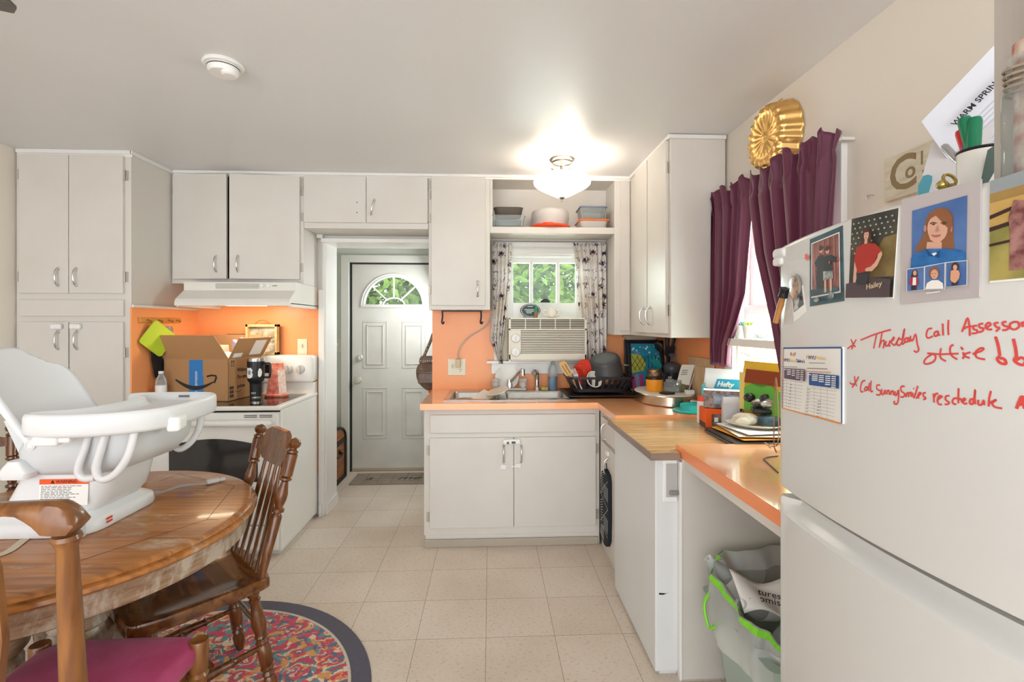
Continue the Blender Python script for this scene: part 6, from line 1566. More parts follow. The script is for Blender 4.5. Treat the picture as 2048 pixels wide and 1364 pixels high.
b.done('receipt', M('receipt_paper', '#dfdbd0', 0.6), rc_, solid=0.001)
b = B()
for k, w in enumerate((0.045, 0.05, 0.05)):
    b.box(1.19 + 0.004 * k, 1.19 + w, 2.972, 2.974, PTOP + 0.11 + 0.012 * k, PTOP + 0.114 + 0.012 * k)
b.done('receipt_print', M('fine_print'), rc_)
B().box(1.185, 1.215, 2.965, 2.995, PTOP, PTOP + 0.05, 0.003).done('green_block', M('green_block', '#6f7b4a', 0.6), rc_)
t = thing('pen_stand', 'white pen stand with a thin pen at the right of the oval pan', 'pen holder', (1.2, 2.9, PTOP))
B().box(1.185, 1.235, 2.875, 2.91, PTOP, PTOP + 0.025, 0.003).done('base', white_pl, t)
B().cyl((1.205, 2.89, PTOP + 0.022), (1.235, 2.885, PTOP + 0.125), 0.0035, n=8).done('pen', M('pen_grey', '#a9a3a0', 0.4), t)
# utensil crock behind
ck = thing('utensil_crock', 'crock of black cooking utensils in front of the orange corner wall', 'utensil holder', (1.215, 3.33, Zc))
B().lathe([(0.0, 0), (0.042, 0), (0.048, 0.01), (0.05, 0.16), (0.046, 0.16), (0.044, 0.02), (0, 0.02)], (1.238, 3.345, Zc), n=28).done('crock', M('crock_brown', '#5b4240', 0.35), ck, smooth=45)
ub = M('utensil_black', '#212126', 0.4)
def uten(label, top, lean_, head, m=ub):
    t = thing('cooking_utensil', label, 'utensil', (1.238, 3.345, Zc + 0.03), group='utensils in the crock')
    p0 = Vector((1.238 + lean_[0] * -0.12, 3.345 + lean_[1] * -0.15, Zc + 0.03)); p1 = Vector(top); d = (p1 - p0)
    B().tube([p0, p0 + d * 0.6, p0 + d * 0.9], [0.006, 0.006, 0.007], 8).done('shaft', m, t, smooth=60)
    Q = Matrix.Translation(p0 + d * 0.88) @ d.to_track_quat('Z', 'Y').to_matrix().to_4x4()
    if head == 'turner':
        B().prism([(-0.01, 0), (0.01, 0), (0.034, 0.03), (0.034, 0.09), (-0.034, 0.09), (-0.034, 0.03)], 'Y', -0.002, 0.002).xf(Q).done('head', m, t)
    elif head == 'grip':
        B().rings([[(w * math.cos(2 * math.pi * k / 12), w * 0.6 * math.sin(2 * math.pi * k / 12), z) for k in range(12)] for w, z in ((0.008, -0.02), (0.014, 0.0), (0.016, 0.05), (0.013, 0.085), (0.005, 0.09))]).xf(Q).done('head', m, t, smooth=50)
    else:
        B().ball((0, 0, 0.04), 0.036, 16, (1, 0.35, 1.1)).xf(Q).done('head', m, t, smooth=60)
uten('black utensil with a thick grip leaning right in the crock', (1.272, 3.31, 1.285), (0.2, -0.1), 'grip')
uten('black utensil with a slim grip upright in the crock', (1.25, 3.37, 1.30), (0.05, 0.05), 'grip')
uten('black ladle leaning left in the crock', (1.165, 3.30, 1.25), (-0.2, -0.1), 'spoon')
uten('black turner standing at the front of the crock', (1.235, 3.29, 1.20), (0.0, -0.25), 'turner')
uten('teal spatula at the left of the crock', (1.15, 3.28, 1.12), (-0.3, -0.2), 'turner', M('teal_silicone', '#1f9a9a', 0.5))
fpz = thing('french_press', 'dark plunger lid of a french press among the utensils', 'coffee press', (1.195, 3.215, Zc))
B().lathe([(0.0, 0), (0.045, 0), (0.047, 0.17), (0, 0.17)], (1.232, 3.235, Zc), n=28).done('beaker', glassy('smoke_beaker', '#4a4a50', 0.5, 0.05), fpz, smooth=50)
B().lathe([(0.05, 0.165), (0.055, 0.18), (0.055, 0.21), (0.04, 0.225), (0.015, 0.235), (0.008, 0.24), (0.008, 0.265), (0.018, 0.275), (0.022, 0.285), (0.012, 0.295), (0, 0.295)], (1.232, 3.235, Zc), n=28).done('plunger_lid', M('press_grey', '#4b4f55', 0.35), fpz, smooth=45)
# bowl with round dark things
bw_ = thing('wooden_bowl', 'small brown bowl beside the cutting boards', 'bowl', (1.245, 3.12, PTOP))
o = (1.236, 3.02, PTOP + 0.001)
B().lathe([(0.025, 0), (0.03, 0.003), (0.05, 0.035), (0.054, 0.045), (0.05, 0.044), (0.028, 0.01), (0, 0.008)], o, n=26).done('bowl', M('bowl_brown', '#8d6a5f', 0.4), bw_, smooth=50)
for i, (dx, dy, m_, lab_) in enumerate(((-0.012, 0.012, M('avocado_dark', '#20231f', 0.3), 'dark round fruit in the small brown bowl'), (0.014, -0.012, M('lime_light', '#bcd7a2', 0.4), 'pale green round fruit at the front of the small brown bowl'))):
    base_at(tag(B().ball((o[0] + dx, o[1] + dy, o[2] + 0.048 - 0.008 * i), 0.026 - 0.007 * i, 16, (1, 1, 1.1)).done('fruit', m_, smooth=60), lab_, 'fruit'), (o[0] + dx, o[1] + dy, o[2] + 0.02))
# cutting boards
brd = wood('maple_board', '#c3a077', '#d6b78f', 5, (1, 8, 2), 0.5, 0)
for i, (y0, y1, hh, x_) in enumerate(((2.74, 3.10, 0.245, 1.288), (2.70, 3.00, 0.285, 1.262))):
    pass
cbm = thing('cutting_board', 'smaller wooden cutting board leaning on the right wall behind the blue and white pack', 'cutting board', (1.27, 2.85, Zc), group='cutting boards on the right wall')
B().box(-0.006, 0.006, -0.16, 0.16, 0, 0.235, 0.004).xf(Matrix.Translation((1.262, 2.82, Zc + 0.001)) @ Matrix.Rotation(R(4), 4, 'Y')).done('board', brd, cbm)
cbm = thing('cutting_board', 'larger wooden cutting board standing against the right wall', 'cutting board', (1.28, 2.9, Zc), group='cutting boards on the right wall')
B().box(-0.006, 0.006, -0.18, 0.17, 0, 0.285, 0.004).xf(Matrix.Translation((1.281, 2.90, Zc + 0.001))).done('board', wood('pale_board', '#c9a67e', '#d8b994', 5, (1, 8, 2), 0.5, 0), cbm)

# wipes pack, snack bag, boxes, paper bag
WZ = 0.8990
wp = thing('plastic_bag_pack', 'white and blue printed pack standing on the wood top by the window', 'pack', (1.185, 2.42, WZ))
A0 = Matrix.Translation((1.205, 2.42, WZ)) @ Matrix.Rotation(R(-48), 4, 'Z') @ Matrix.Rotation(R(-5), 4, 'X') @ Matrix.Diagonal((1, 1, 1.17, 1))
wm = M('pack_white', '#e9eef2', 0.25, coat=0.3)
B().rings([[(p[0], p[1], z) for p in rrect(-hw, hw, -th, th, th * 0.8, 3)] for z, hw, th in ((0, 0.115, 0.03), (0.01, 0.12, 0.038), (0.15, 0.122, 0.038), (0.20, 0.12, 0.02), (0.215, 0.12, 0.006), (0.235, 0.12, 0.003))]).xf(A0).done('pack_body', wm, wp, smooth=50)
def fr_(poly, y, m, nm, par):
    return B().prism(poly, 'Y', y - 0.0008, y).xf(A0).done(nm, m, par)
cy_ = M('pack_cyan', '#2fa9d0', 0.35); nv = M('pack_navy', '#1d3f8f', 0.35); tan_ = M('pack_tan', '#cdb67e', 0.4)
fr_([(-0.06, 0.14), (0.095, 0.14), (0.108, 0.195), (-0.04, 0.19)], -0.0385, cy_, 'blue_panel', wp)
fr_([(-0.10, 0.115), (-0.025, 0.115), (-0.025, 0.148), (-0.10, 0.148)], -0.0392, nv, 'count_badge', wp)
fr_([(-0.025, 0.122), (0.11, 0.126), (0.11, 0.145), (-0.025, 0.14)], -0.0395, tan_, 'tan_stripe', wp)
fr_([(-0.118, 0.04), (-0.08, 0.06), (0.0, 0.095), (0.118, 0.10), (0.118, 0.08), (0.02, 0.07), (-0.07, 0.02), (-0.118, 0.015)], -0.0388, cy_, 'blue_swoosh', wp)
fr_([(-0.118, 0.11), (-0.10, 0.13), (-0.10, 0.17), (-0.118, 0.16)], -0.0388, M('pack_teal', '#57c0c9', 0.4), 'teal_corner', wp)
a_x = A0.to_3x3() @ Vector((1, 0, 0)); a_z = A0.to_3x3() @ Vector((0, 0, 1))
text('pack_words', 'Hefty', 0.036, wht, wp, (A0 @ Vector((0.0, -0.0405, 0.168)), a_x, a_z), 0.0004, shear=0.3, bold=0.0012)
text('pack_words', '22', 0.028, wht, wp, (A0 @ Vector((-0.083, -0.0402, 0.131)), a_x, a_z), 0.0004, bold=0.001)
B().box(-0.062, -0.032, -0.0402, -0.0395, 0.133, 0.142).box(-0.062, -0.032, -0.0402, -0.0395, 0.119, 0.129).xf(A0).done('badge_print', wht, wp)
b = B()
for k in range(11):
    b.box(-0.018 + 0.0115 * k, -0.010 + 0.0115 * k, -0.0402, -0.0396, 0.128, 0.137)
b.xf(A0).done('stripe_print', M('pack_brown', '#8d6a34', 0.5), wp)
b = B()
for k, (x_, z_) in enumerate(((0.045, 0.075), (0.063, 0.08), (0.084, 0.073), (0.10, 0.066), (-0.085, 0.045), (-0.06, 0.03), (-0.03, 0.035))):
    b.box(x_ - 0.005, x_ + 0.005, -0.0402, -0.0395, z_ - 0.012, z_ + 0.012, rot=Euler((0, R(20), 0)))
b.xf(A0).done('navy_strokes', nv, wp)
sb = thing('snack_bag', 'yellow toddler snack bag standing by the window beside the fridge', 'bag', (1.235, 2.13, WZ))
A0 = Matrix.Translation((1.243, 2.14, WZ + 0.085)) @ Matrix.Rotation(R(-72), 4, 'Z') @ Matrix.Scale(1.15, 4)
yl = M('bag_yellow', '#e2b21d', 0.3, coat=0.3, bump=(25, 0.2))
B().rings([[(p[0], p[1], z) for p in rrect(-hw, hw, -th, th, th * 0.8, 3)] for z, hw, th in ((0, 0.10, 0.006), (0.02, 0.10, 0.02), (0.1, 0.10, 0.028), (0.18, 0.10, 0.016), (0.20, 0.10, 0.004), (0.215, 0.10, 0.003))]).xf(A0).done('bag_body', yl, sb, smooth=50)
fr_([(-0.075, 0.13), (0.095, 0.13), (0.095, 0.185), (-0.065, 0.185)], -0.0285, M('bag_brown', '#8d3d17', 0.4), 'brown_banner', sb)
fr_([(-0.075, 0.02), (0.095, 0.015), (0.095, 0.11), (0.05, 0.13), (0.0, 0.115), (-0.04, 0.13), (-0.075, 0.11)], -0.0288, M('bag_green', '#63b545', 0.4), 'green_field', sb)
q_ = B()
for (x_, z_, r1) in ((-0.03, 0.085, 0.02), (-0.045, 0.05, 0.012), (0.035, 0.075, 0.026)):
    q_.rings([[(x_ + r1 * s2 * math.cos(2 * math.pi * k / 16), -0.0292, z_ + r1 * 0.7 * s2 * math.sin(2 * math.pi * k / 16)) for k in range(16)] for s2 in (1.0, 0.05)], cap=False)
q_.xf(A0).done('printed_shapes', M('bag_lime', '#b8d83f', 0.4), sb)
q_ = B()
for (x_, z_) in ((0.055, 0.045), (0.075, 0.06), (0.03, 0.04)):
    q_.ball((x_, -0.029, z_), 0.010, 8, (1, 0.05, 1))
q_.xf(A0).done('printed_berries', M('bag_berry', '#7c1f2a', 0.4), sb)
b = B().prism([(-0.10, 0.02), (-0.078, 0.02), (-0.07, 0.17), (-0.10, 0.17)], 'Y', -0.0282, -0.0275).xf(A0); b.done('info_strip', M('bag_cream', '#e6cf7a', 0.4), sb)
# box the snack bag stands on
base_at(tag(B().box(1.195, 1.285, 2.05, 2.24, WZ, WZ + 0.083, 0.004).done('storage_box', M('box_tan', '#9d8d78', 0.6)), 'tan box under the yellow snack bag', 'box'), (1.2, 2.14, WZ))

fbx = thing('foil_box', 'long dark patterned carton lying across the orange box', 'box', (1.11, 2.2, WZ + 0.115))
A0 = Matrix.Translation((1.09, 2.36, WZ + 0.094)) @ Matrix.Rotation(R(-26), 4, 'Z') @ Matrix.Diagonal((0.8, 0.6, 1.15, 1))
B().box(-0.035, 0.215, -0.06, 0.06, 0.001, 0.075, 0.002).xf(A0).done('carton', M('dark_floral_box', '#4a3a36', 0.35, noise=(50, '#a08a80', 0.8)), fbx)
B().box(-0.036, 0.216, -0.061, 0.061, 0.075, 0.0765).xf(A0).done('carton_lid', M('silver_lid', '#c5c1bd', 0.4), fbx)
B().box(0.02, 0.18, -0.0612, -0.060, 0.02, 0.06).xf(A0).done('side_window', M('box_silver_print', '#9aa6b8', 0.3, noise=(25, '#3b4258', 0.8)), fbx)
ob = thing('orange_box', 'orange carton with a dark photo panel on the wood top', 'box', (1.05, 2.2, WZ))
A0 = Matrix.Translation((1.092, 2.335, WZ)) @ Matrix.Rotation(R(-8), 4, 'Z') @ Matrix.Diagonal((0.8, 0.7, 0.83, 1))
B().box(-0.055, 0.07, -0.055, 0.10, 0.0, 0.112, 0.002).xf(A0).done('carton', M('carton_orange', '#f0601c', 0.4), ob)
B().box(-0.02, 0.069, -0.0562, -0.055, 0.01, 0.085).xf(A0).done('photo_panel', M('panel_dark', '#4d3a34', 0.4, noise=(30, '#9a8478', 0.7)), ob)
B().box(-0.005, 0.018, -0.057, -0.056, 0.04, 0.065).xf(A0).done('white_square', M('label_white'), ob)
B().box(-0.0562, -0.055, -0.05, 0.09, 0.0, 0.03).xf(A0).done('dark_base_band', M('band_dark', '#4b3b3a', 0.5), ob)
t = thing('spice_bottle', 'small bottle with a red cap behind the orange carton', 'bottle', (1.05, 2.36, WZ))
B().lathe([(0.0, 0), (0.019, 0), (0.019, 0.11), (0.0, 0.11)], (1.085, 2.45, WZ), n=18).done('bottle_body', white_pl, t, smooth=40)
B().lathe([(0.0, 0.11), (0.018, 0.11), (0.017, 0.135), (0, 0.135)], (1.085, 2.45, WZ), n=18).done('cap', M('red_cap', '#e2492f', 0.4), t, smooth=40)
pb = thing('paper_bag', 'upright white paper bag in front of the dark patterned carton', 'bag', (1.09, 2.06, WZ))
A0 = Matrix.Translation((1.15, 2.27, WZ - 0.021)) @ Matrix.Rotation(R(-6), 4, 'Z') @ Matrix.Diagonal((0.75, 0.6, 1, 1))
B().rings([[(p[0], p[1], z) for p in rrect(-hw, hw, -th, th, 0.004, 2)] for z, hw, th in ((0.022, 0.05, 0.03), (0.10, 0.05, 0.03), (0.15, 0.051, 0.024), (0.178, 0.05, 0.008), (0.172, 0.03, 0.004))]).xf(A0).done('bag_body', M('bag_white', '#dfdee3', 0.7, bump=(25, 0.4)), pb)

# laptop with papers and things on top
lpz = thing('laptop', 'closed black laptop at the front of the wood top', 'laptop', (1.09, 1.98, WZ))
A0 = Matrix.Translation((1.0, 2.08, WZ)) @ Matrix.Rotation(R(-3), 4, 'Z')
lm = M('laptop_black', '#1e2026', 0.28, coat=0.2)
B().box(0.0, 0.24, -0.16, 0.16, 0.002, 0.014, 0.003).xf(A0).done('base', lm, lpz)
B().box(0.0, 0.24, -0.16, 0.16, 0.0155, 0.022, 0.003).xf(A0).done('lid', lm, lpz)
def sheet(name, label, cat, dx, dy, z, w, h, ang, m, th=0.0025, grp=None):
    b = B().box(-w / 2, w / 2, -h / 2, h / 2, 0, th, 0.0005)
    for v in b.bm.verts: v.co.z += 0.006 * math.sin(v.co.x * 20) ** 2
    b.xf(A0 @ Matrix.Translation((dx, dy, z)) @ Matrix.Rotation(R(ang), 4, 'Z'))
    o_ = b.done(name, m)
    return base_at(tag(o_, label, cat, grp), A0 @ Vector((dx, dy, z)))
sheet('envelope', 'orange padded envelope lying on the closed laptop', 'envelope', 0.14, 0.005, 0.0225, 0.215, 0.27, 5, M('manila_orange', '#e79a2f', 0.6))
sheet('envelope', 'large cream envelope above the orange one on the laptop', 'envelope', 0.145, 0.01, 0.031, 0.20, 0.26, -4, M('paper_cream', '#e8dcc8', 0.7))
sheet('paper_sheet', 'white printed sheets on top of the envelopes', 'papers', 0.15, 0.015, 0.040, 0.19, 0.24, 9, M('paper_white', '#e9e6e1', 0.7, noise=(60, '#d2cfcb', 0.3)))
A1 = A0 @ Matrix.Translation((0.165, 0.03, 0.05)) @ Matrix.Rotation(R(-40), 4, 'Z')
pl_ = thing('paper_plate', 'cream oval plate with a crumpled napkin on the pile of papers', 'plate', A1 @ Vector((0, 0, 0)))
B().rings([[A1 @ Vector((0.115 * f * math.cos(2 * math.pi * k / 30), 0.075 * f * math.sin(2 * math.pi * k / 30), z)) for k in range(30)] for f, z in ((0.65, 0), (0.7, 0), (1.0, 0.014), (0.98, 0.017), (0.68, 0.004))]).done('plate', M('plate_cream', '#e6dccb', 0.5), pl_, smooth=50)
c_ = A1 @ Vector((-0.03, -0.005, 0.03))
base_at(tag(crumple(c_, 0.05, 0.036, 0.028, 41, 16, 0.35).done('napkin', M('napkin_cream', '#e9dfce', 0.9)), 'crumpled cream napkin on the oval plate', 'napkin'), c_)
c_ = A1 @ Vector((0.075, 0.035, 0.034))
base_at(tag(B().rings([[(c_.x + p[0], c_.y + p[1], c_.z + z) for p in rrect(-0.06 * f, 0.06 * f, -0.035 * f, 0.035 * f, 0.02)] for f, z in ((0.9, -0.02), (1, -0.01), (1, 0.012), (0.85, 0.02))]).done('blue_pouch', M('blue_jar', '#3b5b6b', 0.3, coat=0.4), smooth=50), 'dark blue glossy pouch at the right end of the oval plate', 'pouch'), c_)
c_ = A1 @ Vector((0.07, 0.06, 0.066))
wl_ = B().box(-0.09, 0.08, -0.04, 0.045, -0.008, 0.014, 0.008, 3).xf(Matrix.Translation(c_) @ Matrix.Rotation(R(-22), 4, 'Z'))
base_at(tag(wl_.done('wallet', M('black_wallet', '#26262b', 0.35, bump=(40, 0.3)), smooth=50), 'long black wallet stacked above the plate beside the fridge', 'wallet'), c_)
c_ = A1 @ Vector((0.075, 0.07, 0.105))
base_at(tag(crumple(c_, 0.085, 0.05, 0.03, 55, 16, 0.25).done('chip_bag', M('silver_bag', '#c9c8c6', 0.2, 0.6, noise=(18, '#5a4a42', 0.7))), 'crumpled silver snack packet on top of the black wallet', 'packet'), c_)
sgs = thing('sunglasses', 'dark sunglasses resting on the silver packet', 'sunglasses', A1 @ Vector((0.03, 0.06, 0.14)))
for dx in (0.0, 0.065):
    c2 = A1 @ Vector((-0.02 + dx, 0.02, 0.125))
    B().ball(c2, 0.028, 14, (1, 0.25, 0.75)).done('lens', M('lens_dark', '#2a2626', 0.08, coat=0.5), sgs, smooth=60)
B().tube([A1 @ Vector(p) for p in ((0.072, 0.02, 0.13), (0.08, 0.05, 0.131), (0.08, 0.10, 0.125))], 0.003, 6).done('temple', M('lens_dark'), sgs)
# teal silicone plate
t = thing('suction_plate', 'teal silicone baby bowl with a wide rim on the wood top edge', 'bowl', (1.105, 2.60, Zc))
o = (1.14, 2.685, Zc + 0.0008)
B().lathe([(0.0, 0), (0.105, 0), (0.108, 0.003), (0.105, 0.006), (0.066, 0.007), (0.066, 0.038), (0.062, 0.038), (0.06, 0.008), (0, 0.008)], o, n=40).done('bowl', M('teal_bowl', '#38bdb4', 0.45), t, smooth=45)
# thin wire stand and cords beside the fridge
wr = thing('wire_stand', 'thin copper wire stand on the counter against the fridge', 'stand', (0.90, 1.62, 0.918))
B().tube(spline([pY(1553, 905, 1.60), pY(1548, 885, 1.60), pY(1549, 800, 1.60), pY(1552, 755, 1.60), pY(1556, 800, 1.60), pY(1557, 880, 1.60), pY(1545, 893, 1.58), pY(1530, 885, 1.66), pY(1541, 896, 1.55)], 5), 0.002, 6).done('wire', M('copper_wire', '#c79a80', 0.3, 0.8), wr)
kd = B().tube(spline([pZ(1556, 912, 0.9205), pZ(1537, 914, 0.9205), pZ(1528, 918, 0.9205), pZ(1540, 930, 0.9205), pZ(1556, 945, 0.9205)], 5), 0.002, 6).done('power_cord', M('cord_black', '#23232b', 0.5))
base_at(tag(kd, 'black cord coming from behind the fridge onto the orange counter', 'cord'), (0.9, 1.6, 0.92))
# geometric black oven mitt hanging on the corner cabinet door
gm = M('geo_fabric', '#20242b', 0.9)
om = thing('hanging_mitt', 'black oven mitt with white geometric lines hanging on the corner base cabinet door', 'oven mitt', (0.68, 2.76, 0.55))
yy0 = 2.79
B().rings([[(0.684 + dx, yy0 + p[0], p[1]) for p in [(-0.095, 0.52), (-0.075, 0.55), (0.0, 0.565), (0.065, 0.53), (0.09, 0.47), (0.10, 0.36), (0.10, 0.24), (0.085, 0.17), (0.05, 0.135), (0, 0.125), (-0.05, 0.135), (-0.09, 0.18), (-0.10, 0.3)]] for dx in (-0.022, 0.0)]).done('mitt_body', gm, om)
b = B(); xw = 0.6612
def wl2(y0, z0, y1, z1, w=0.0022):
    d = Vector((0, y1 - y0, z1 - z0)).normalized(); n_ = Vector((0, -d.z, d.y)) * w / 2
    p, q = Vector((xw, yy0 + y0, z0)), Vector((xw, yy0 + y1, z1)); b.quad(p - n_, q - n_, q + n_, p + n_)
for k in range(9):
    wl2(0.095, 0.50 - 0.014 * k, 0.02, 0.54 - 0.014 * k)
    wl2(0.095, 0.35 - 0.014 * k, 0.03, 0.38 - 0.016 * k)
    wl2(0.08, 0.21 - 0.008 * k, 0.0, 0.23 - 0.010 * k)
    wl2(-0.09 + 0.012 * k, 0.40, -0.09 + 0.012 * k, 0.48)
    wl2(-0.09 + 0.012 * k, 0.22, -0.09 + 0.012 * k, 0.30)
wl2(0.09, 0.40, -0.09, 0.52); wl2(0.09, 0.40, -0.09, 0.36); wl2(-0.09, 0.36, 0.09, 0.23); wl2(0.09, 0.23, -0.09, 0.20)
b.done('white_lines', M('line_white', '#dfe2e4', 0.8), om)
B().tube([(0.675, yy0 - 0.01, 0.565), (0.672, yy0 - 0.01, 0.60)], 0.003, 6).done('hanging_loop', gm, om)

# =================================================================== SIDE WINDOW THINGS
pot_w = M('pot_white', '#ecebe8', 0.3)
suc1 = M('succulent_blue', '#5f8a8c', 0.5); suc2 = M('succulent_lime', '#a9bb55', 0.5)
def succulent(label, x, y, m, h, seed):
    t = thing('potted_succulent', label, 'plant', (x, y, 1.3335), group='succulents on the window shelf')
    B().lathe([(0.0, 0), (0.028, 0), (0.036, 0.062), (0.039, 0.065), (0.034, 0.065), (0.032, 0.055), (0, 0.055)], (x, y, 1.3335), n=24).done('pot', pot_w, t, smooth=45)
    rnd = random.Random(seed); b = B()
    for k in range(26):
        a = k * 2.4; el = R(15 + 65 * (1 - k / 26)); ln_ = h * (0.6 + 0.4 * k / 26)
        d = Vector((math.cos(a) * math.cos(el), math.sin(a) * math.cos(el), math.sin(el)))
        b.tube([(x, y, 1.39), Vector((x, y, 1.39)) + d * ln_ * 0.5, Vector((x, y, 1.39)) + d * ln_], [0.004, 0.007, 0.001], 5)
    b.done('leaves', m, t, smooth=60)
succulent('blue-green succulent in a white pot at the left of the window shelf', 1.265, 2.39, suc1, 0.045, 1)
succulent('lime green succulent in a white pot on the window shelf', 1.265, 2.305, suc2, 0.042, 2)
t = thing('glass_terrarium', 'round glass bowl of pebbles on the window shelf beside the succulents', 'bowl', (1.265, 2.18, 1.3335))
B().lathe([(0.02, 0), (0.045, 0.012), (0.056, 0.035), (0.052, 0.06), (0.035, 0.08), (0.03, 0.085)], (1.265, 2.195, 1.3335), n=26, cap=False).done('glass_bowl', clr, t, smooth=60)
b = B(); rnd = random.Random(6)
for _ in range(40):
    a, r_ = rnd.uniform(0, 6.28), 0.038 * math.sqrt(rnd.random()); b.ball((1.265 + r_ * math.cos(a), 2.195 + r_ * math.sin(a), 1.343 + rnd.uniform(0, 0.014)), rnd.uniform(0.005, 0.008), 6)
o_ = b.done('pebbles', M('pebble_grey', '#a9a59c', 0.6), t); o_['kind'] = 'stuff'
# white blind pull with a ball end
bp_ = thing('blind_wand', 'white plastic wand with a ball end hanging in the side window', 'blind wand', (1.24, 2.26, 1.2))
B().tube([pX(1487, 706, 1.25), pX(1500, 712, 1.25), pX(1520, 722, 1.25)], 0.004, 8).ball(pX(1486, 706, 1.25), 0.009, 10).ball(pX(1503, 713, 1.25), 0.007, 8).tube([pX(1515, 702, 1.27), pX(1513, 735, 1.27)], 0.003, 6).done('wand', white_pl, bp_)

# purple curtains
pur = fabric('plum_curtain', '#6d3049', 0.14, 0.5)
plr = lambda a, d, z: Vector((1.215 - d, a, z))
b = curtain('c', '', pur, [(0, 2.72, 2.225), (0.12, 2.70, 2.215), (0.4, 2.69, 2.25), (0.6, 2.68, 2.27), (0.75, 2.665, 2.34), (0.88, 2.64, 2.42), (1, 2.615, 2.43)], 6, 0.022, plr, 1.185, 2.105, '', 0.05, 5, 120, 50)
for v in b.bm.verts:
    v.co.y = min(v.co.y, 2.583) if v.co.x > 0.98 else v.co.y
o = b.done('plum_curtain', pur, smooth=80); o.modifiers.new('t', 'SOLIDIFY').thickness = 0.002
base_at(tag(o, 'plum curtain panel next to the corner cabinet, gathered to a narrow tail', 'curtain', 'plum curtains at the side window'), (1.21, 2.5, 1.185))
b = curtain('c', '', pur, [(0, 2.20, 1.66), (0.12, 2.21, 1.675), (0.4, 2.14, 1.70), (0.7, 2.02, 1.69), (1, 1.93, 1.69)], 6, 0.026, plr, 1.14, 2.10, '', 0.05, 8, 120, 50)
o = b.done('plum_curtain', pur, smooth=80); o.modifiers.new('t', 'SOLIDIFY').thickness = 0.002
base_at(tag(o, 'plum curtain panel at the right of the side window, above the fridge', 'curtain', 'plum curtains at the side window'), (1.21, 1.9, 1.14))
rd = B().cyl((1.247, 2.575, 2.07), (1.247, 1.672, 2.065), 0.007, n=10).cyl((1.247, 1.672, 2.065), (1.297, 1.672, 2.065), 0.006, n=8).cyl((1.247, 2.573, 2.07), (1.297, 2.573, 2.07), 0.006, n=8).done('curtain_rod', M('rod_white'), smooth=40)
base_at(tag(rd, 'curtain rod over the side window carrying the plum panels', 'curtain rod'), (1.25, 2.1, 2.07))

# =================================================================== RIGHT WALL
gold = M('copper_gold', '#eec27a', 0.33, 1.0)
bc = Vector((1.298, 2.10, 2.235)); br_ = 0.15
bn = thing('bundt_pan', 'golden fluted cake mould hanging on the right wall above the curtains', 'cake mould', bc)
def bund(u, v):
    a = 2 * math.pi * u
    r, h = interp([(0, 0.152), (0.04, 0.156), (0.08, 0.150), (0.42, 0.136), (0.5, 0.126), (0.58, 0.110), (0.66, 0.095), (0.95, 0.022), (1, 0.012)], v), interp([(0, 0.002), (0.04, 0.004), (0.08, 0.006), (0.42, 0.072), (0.5, 0.086), (0.58, 0.090), (0.66, 0.084), (0.95, 0.078), (1, 0.084)], v)
    fl_ = math.cos(18 * a)
    if v < 0.6: r *= 1 + 0.035 * fl_ * min(1, v / 0.1)
    else: h += 0.007 * abs(math.cos(10 * a)) ** 5 * (1 - abs(v - 0.8) / 0.2)
    if 0.45 < v < 0.6: h += 0.004 * fl_
    return bc + Vector((-h, r * math.cos(a), r * math.sin(a)))
B().grid(bund, 144, 60, closed_u=True).ball(bc + Vector((-0.078, 0, 0)), 0.016, 12, (0.7, 1, 1)).done('mould', gold, bn, smooth=60)
B().tube([bc + Vector((-0.004, -0.012, 0.150)), bc + Vector((-0.008, -0.01, 0.168)), bc + Vector((-0.008, 0.01, 0.168)), bc + Vector((-0.004, 0.012, 0.150))], 0.003, 6).done('hanging_loop', gold, bn)
sn = thing('wooden_sign', 'whitewashed wooden sign with brown lettering on the wall over the fridge', 'sign', (1.29, 1.37, 1.86))
ww = wood('whitewashed_wood', '#c9bfa6', '#ddd5c2', 6, (1, 2, 12), 0.7, 0)
B().box(1.283, 1.299, 1.18, 1.522, 1.80, 1.938, 0.002).done('board', ww, sn)
brn = M('sign_brown', '#8d7856', 0.7)
sf = lambda y, z: ((1.2826, y, z), (0, -1, 0), (0, 0, 1))
text('sign_letter', 'C', 0.15, brn, sn, sf(1.452, 1.868), 0.0004, bold=0.002)
text('sign_letter', 'o', 0.07, brn, sn, sf(1.425, 1.872), 0.0006, bold=0.001)
text('sign_letter', '1', 0.06, brn, sn, sf(1.385, 1.895), 0.0004)
text('sign_letter', '2', 0.055, brn, sn, sf(1.372, 1.84), 0.0004)
sh = thing('screw_hook', 'small screw hook in the cream wall left of the wooden sign', 'hook', (1.298, 1.593, 1.84))
B().tube([(1.299, 1.585, 1.84), (1.285, 1.585, 1.84), (1.28, 1.59, 1.834), (1.283, 1.595, 1.83)], 0.002, 6).ball((1.295, 1.605, 1.842), 0.004, 6).done('hook', chrome, sh)

# =================================================================== KNEE SPACE: WASTE BIN AND BOTTLES
bin_m = glassy('bin_green', '#c8ddd2', 0.55, 0.2)
bnn = thing('recycling_bin', 'translucent green recycling bin under the orange counter', 'bin', (1.02, 1.52, 0))
B().rings([[(p[0], p[1], z) for p in rrect(x0, x1, 1.36 + iy, 1.80 - iy, 0.03, 3)] for z, x0, x1, iy in ((0.001, 0.88, 1.16, 0.03), (0.40, 0.83, 1.21, 0.0), (0.405, 0.80, 1.23, -0.015), (0.41, 0.83, 1.21, 0.0), (0.40, 0.84, 1.20, 0.006), (0.01, 0.89, 1.15, 0.036))]).done('bin_body', bin_m, bnn, smooth=50)
bag_m = glassy('bin_liner', '#f6f8f5', 0.32, 0.12)
lin_ = thing('bin_liner', 'clear bin bag with a green drawstring hanging over the recycling bin', 'bag', (1.02, 1.55, 0.35))
rnd = random.Random(8)
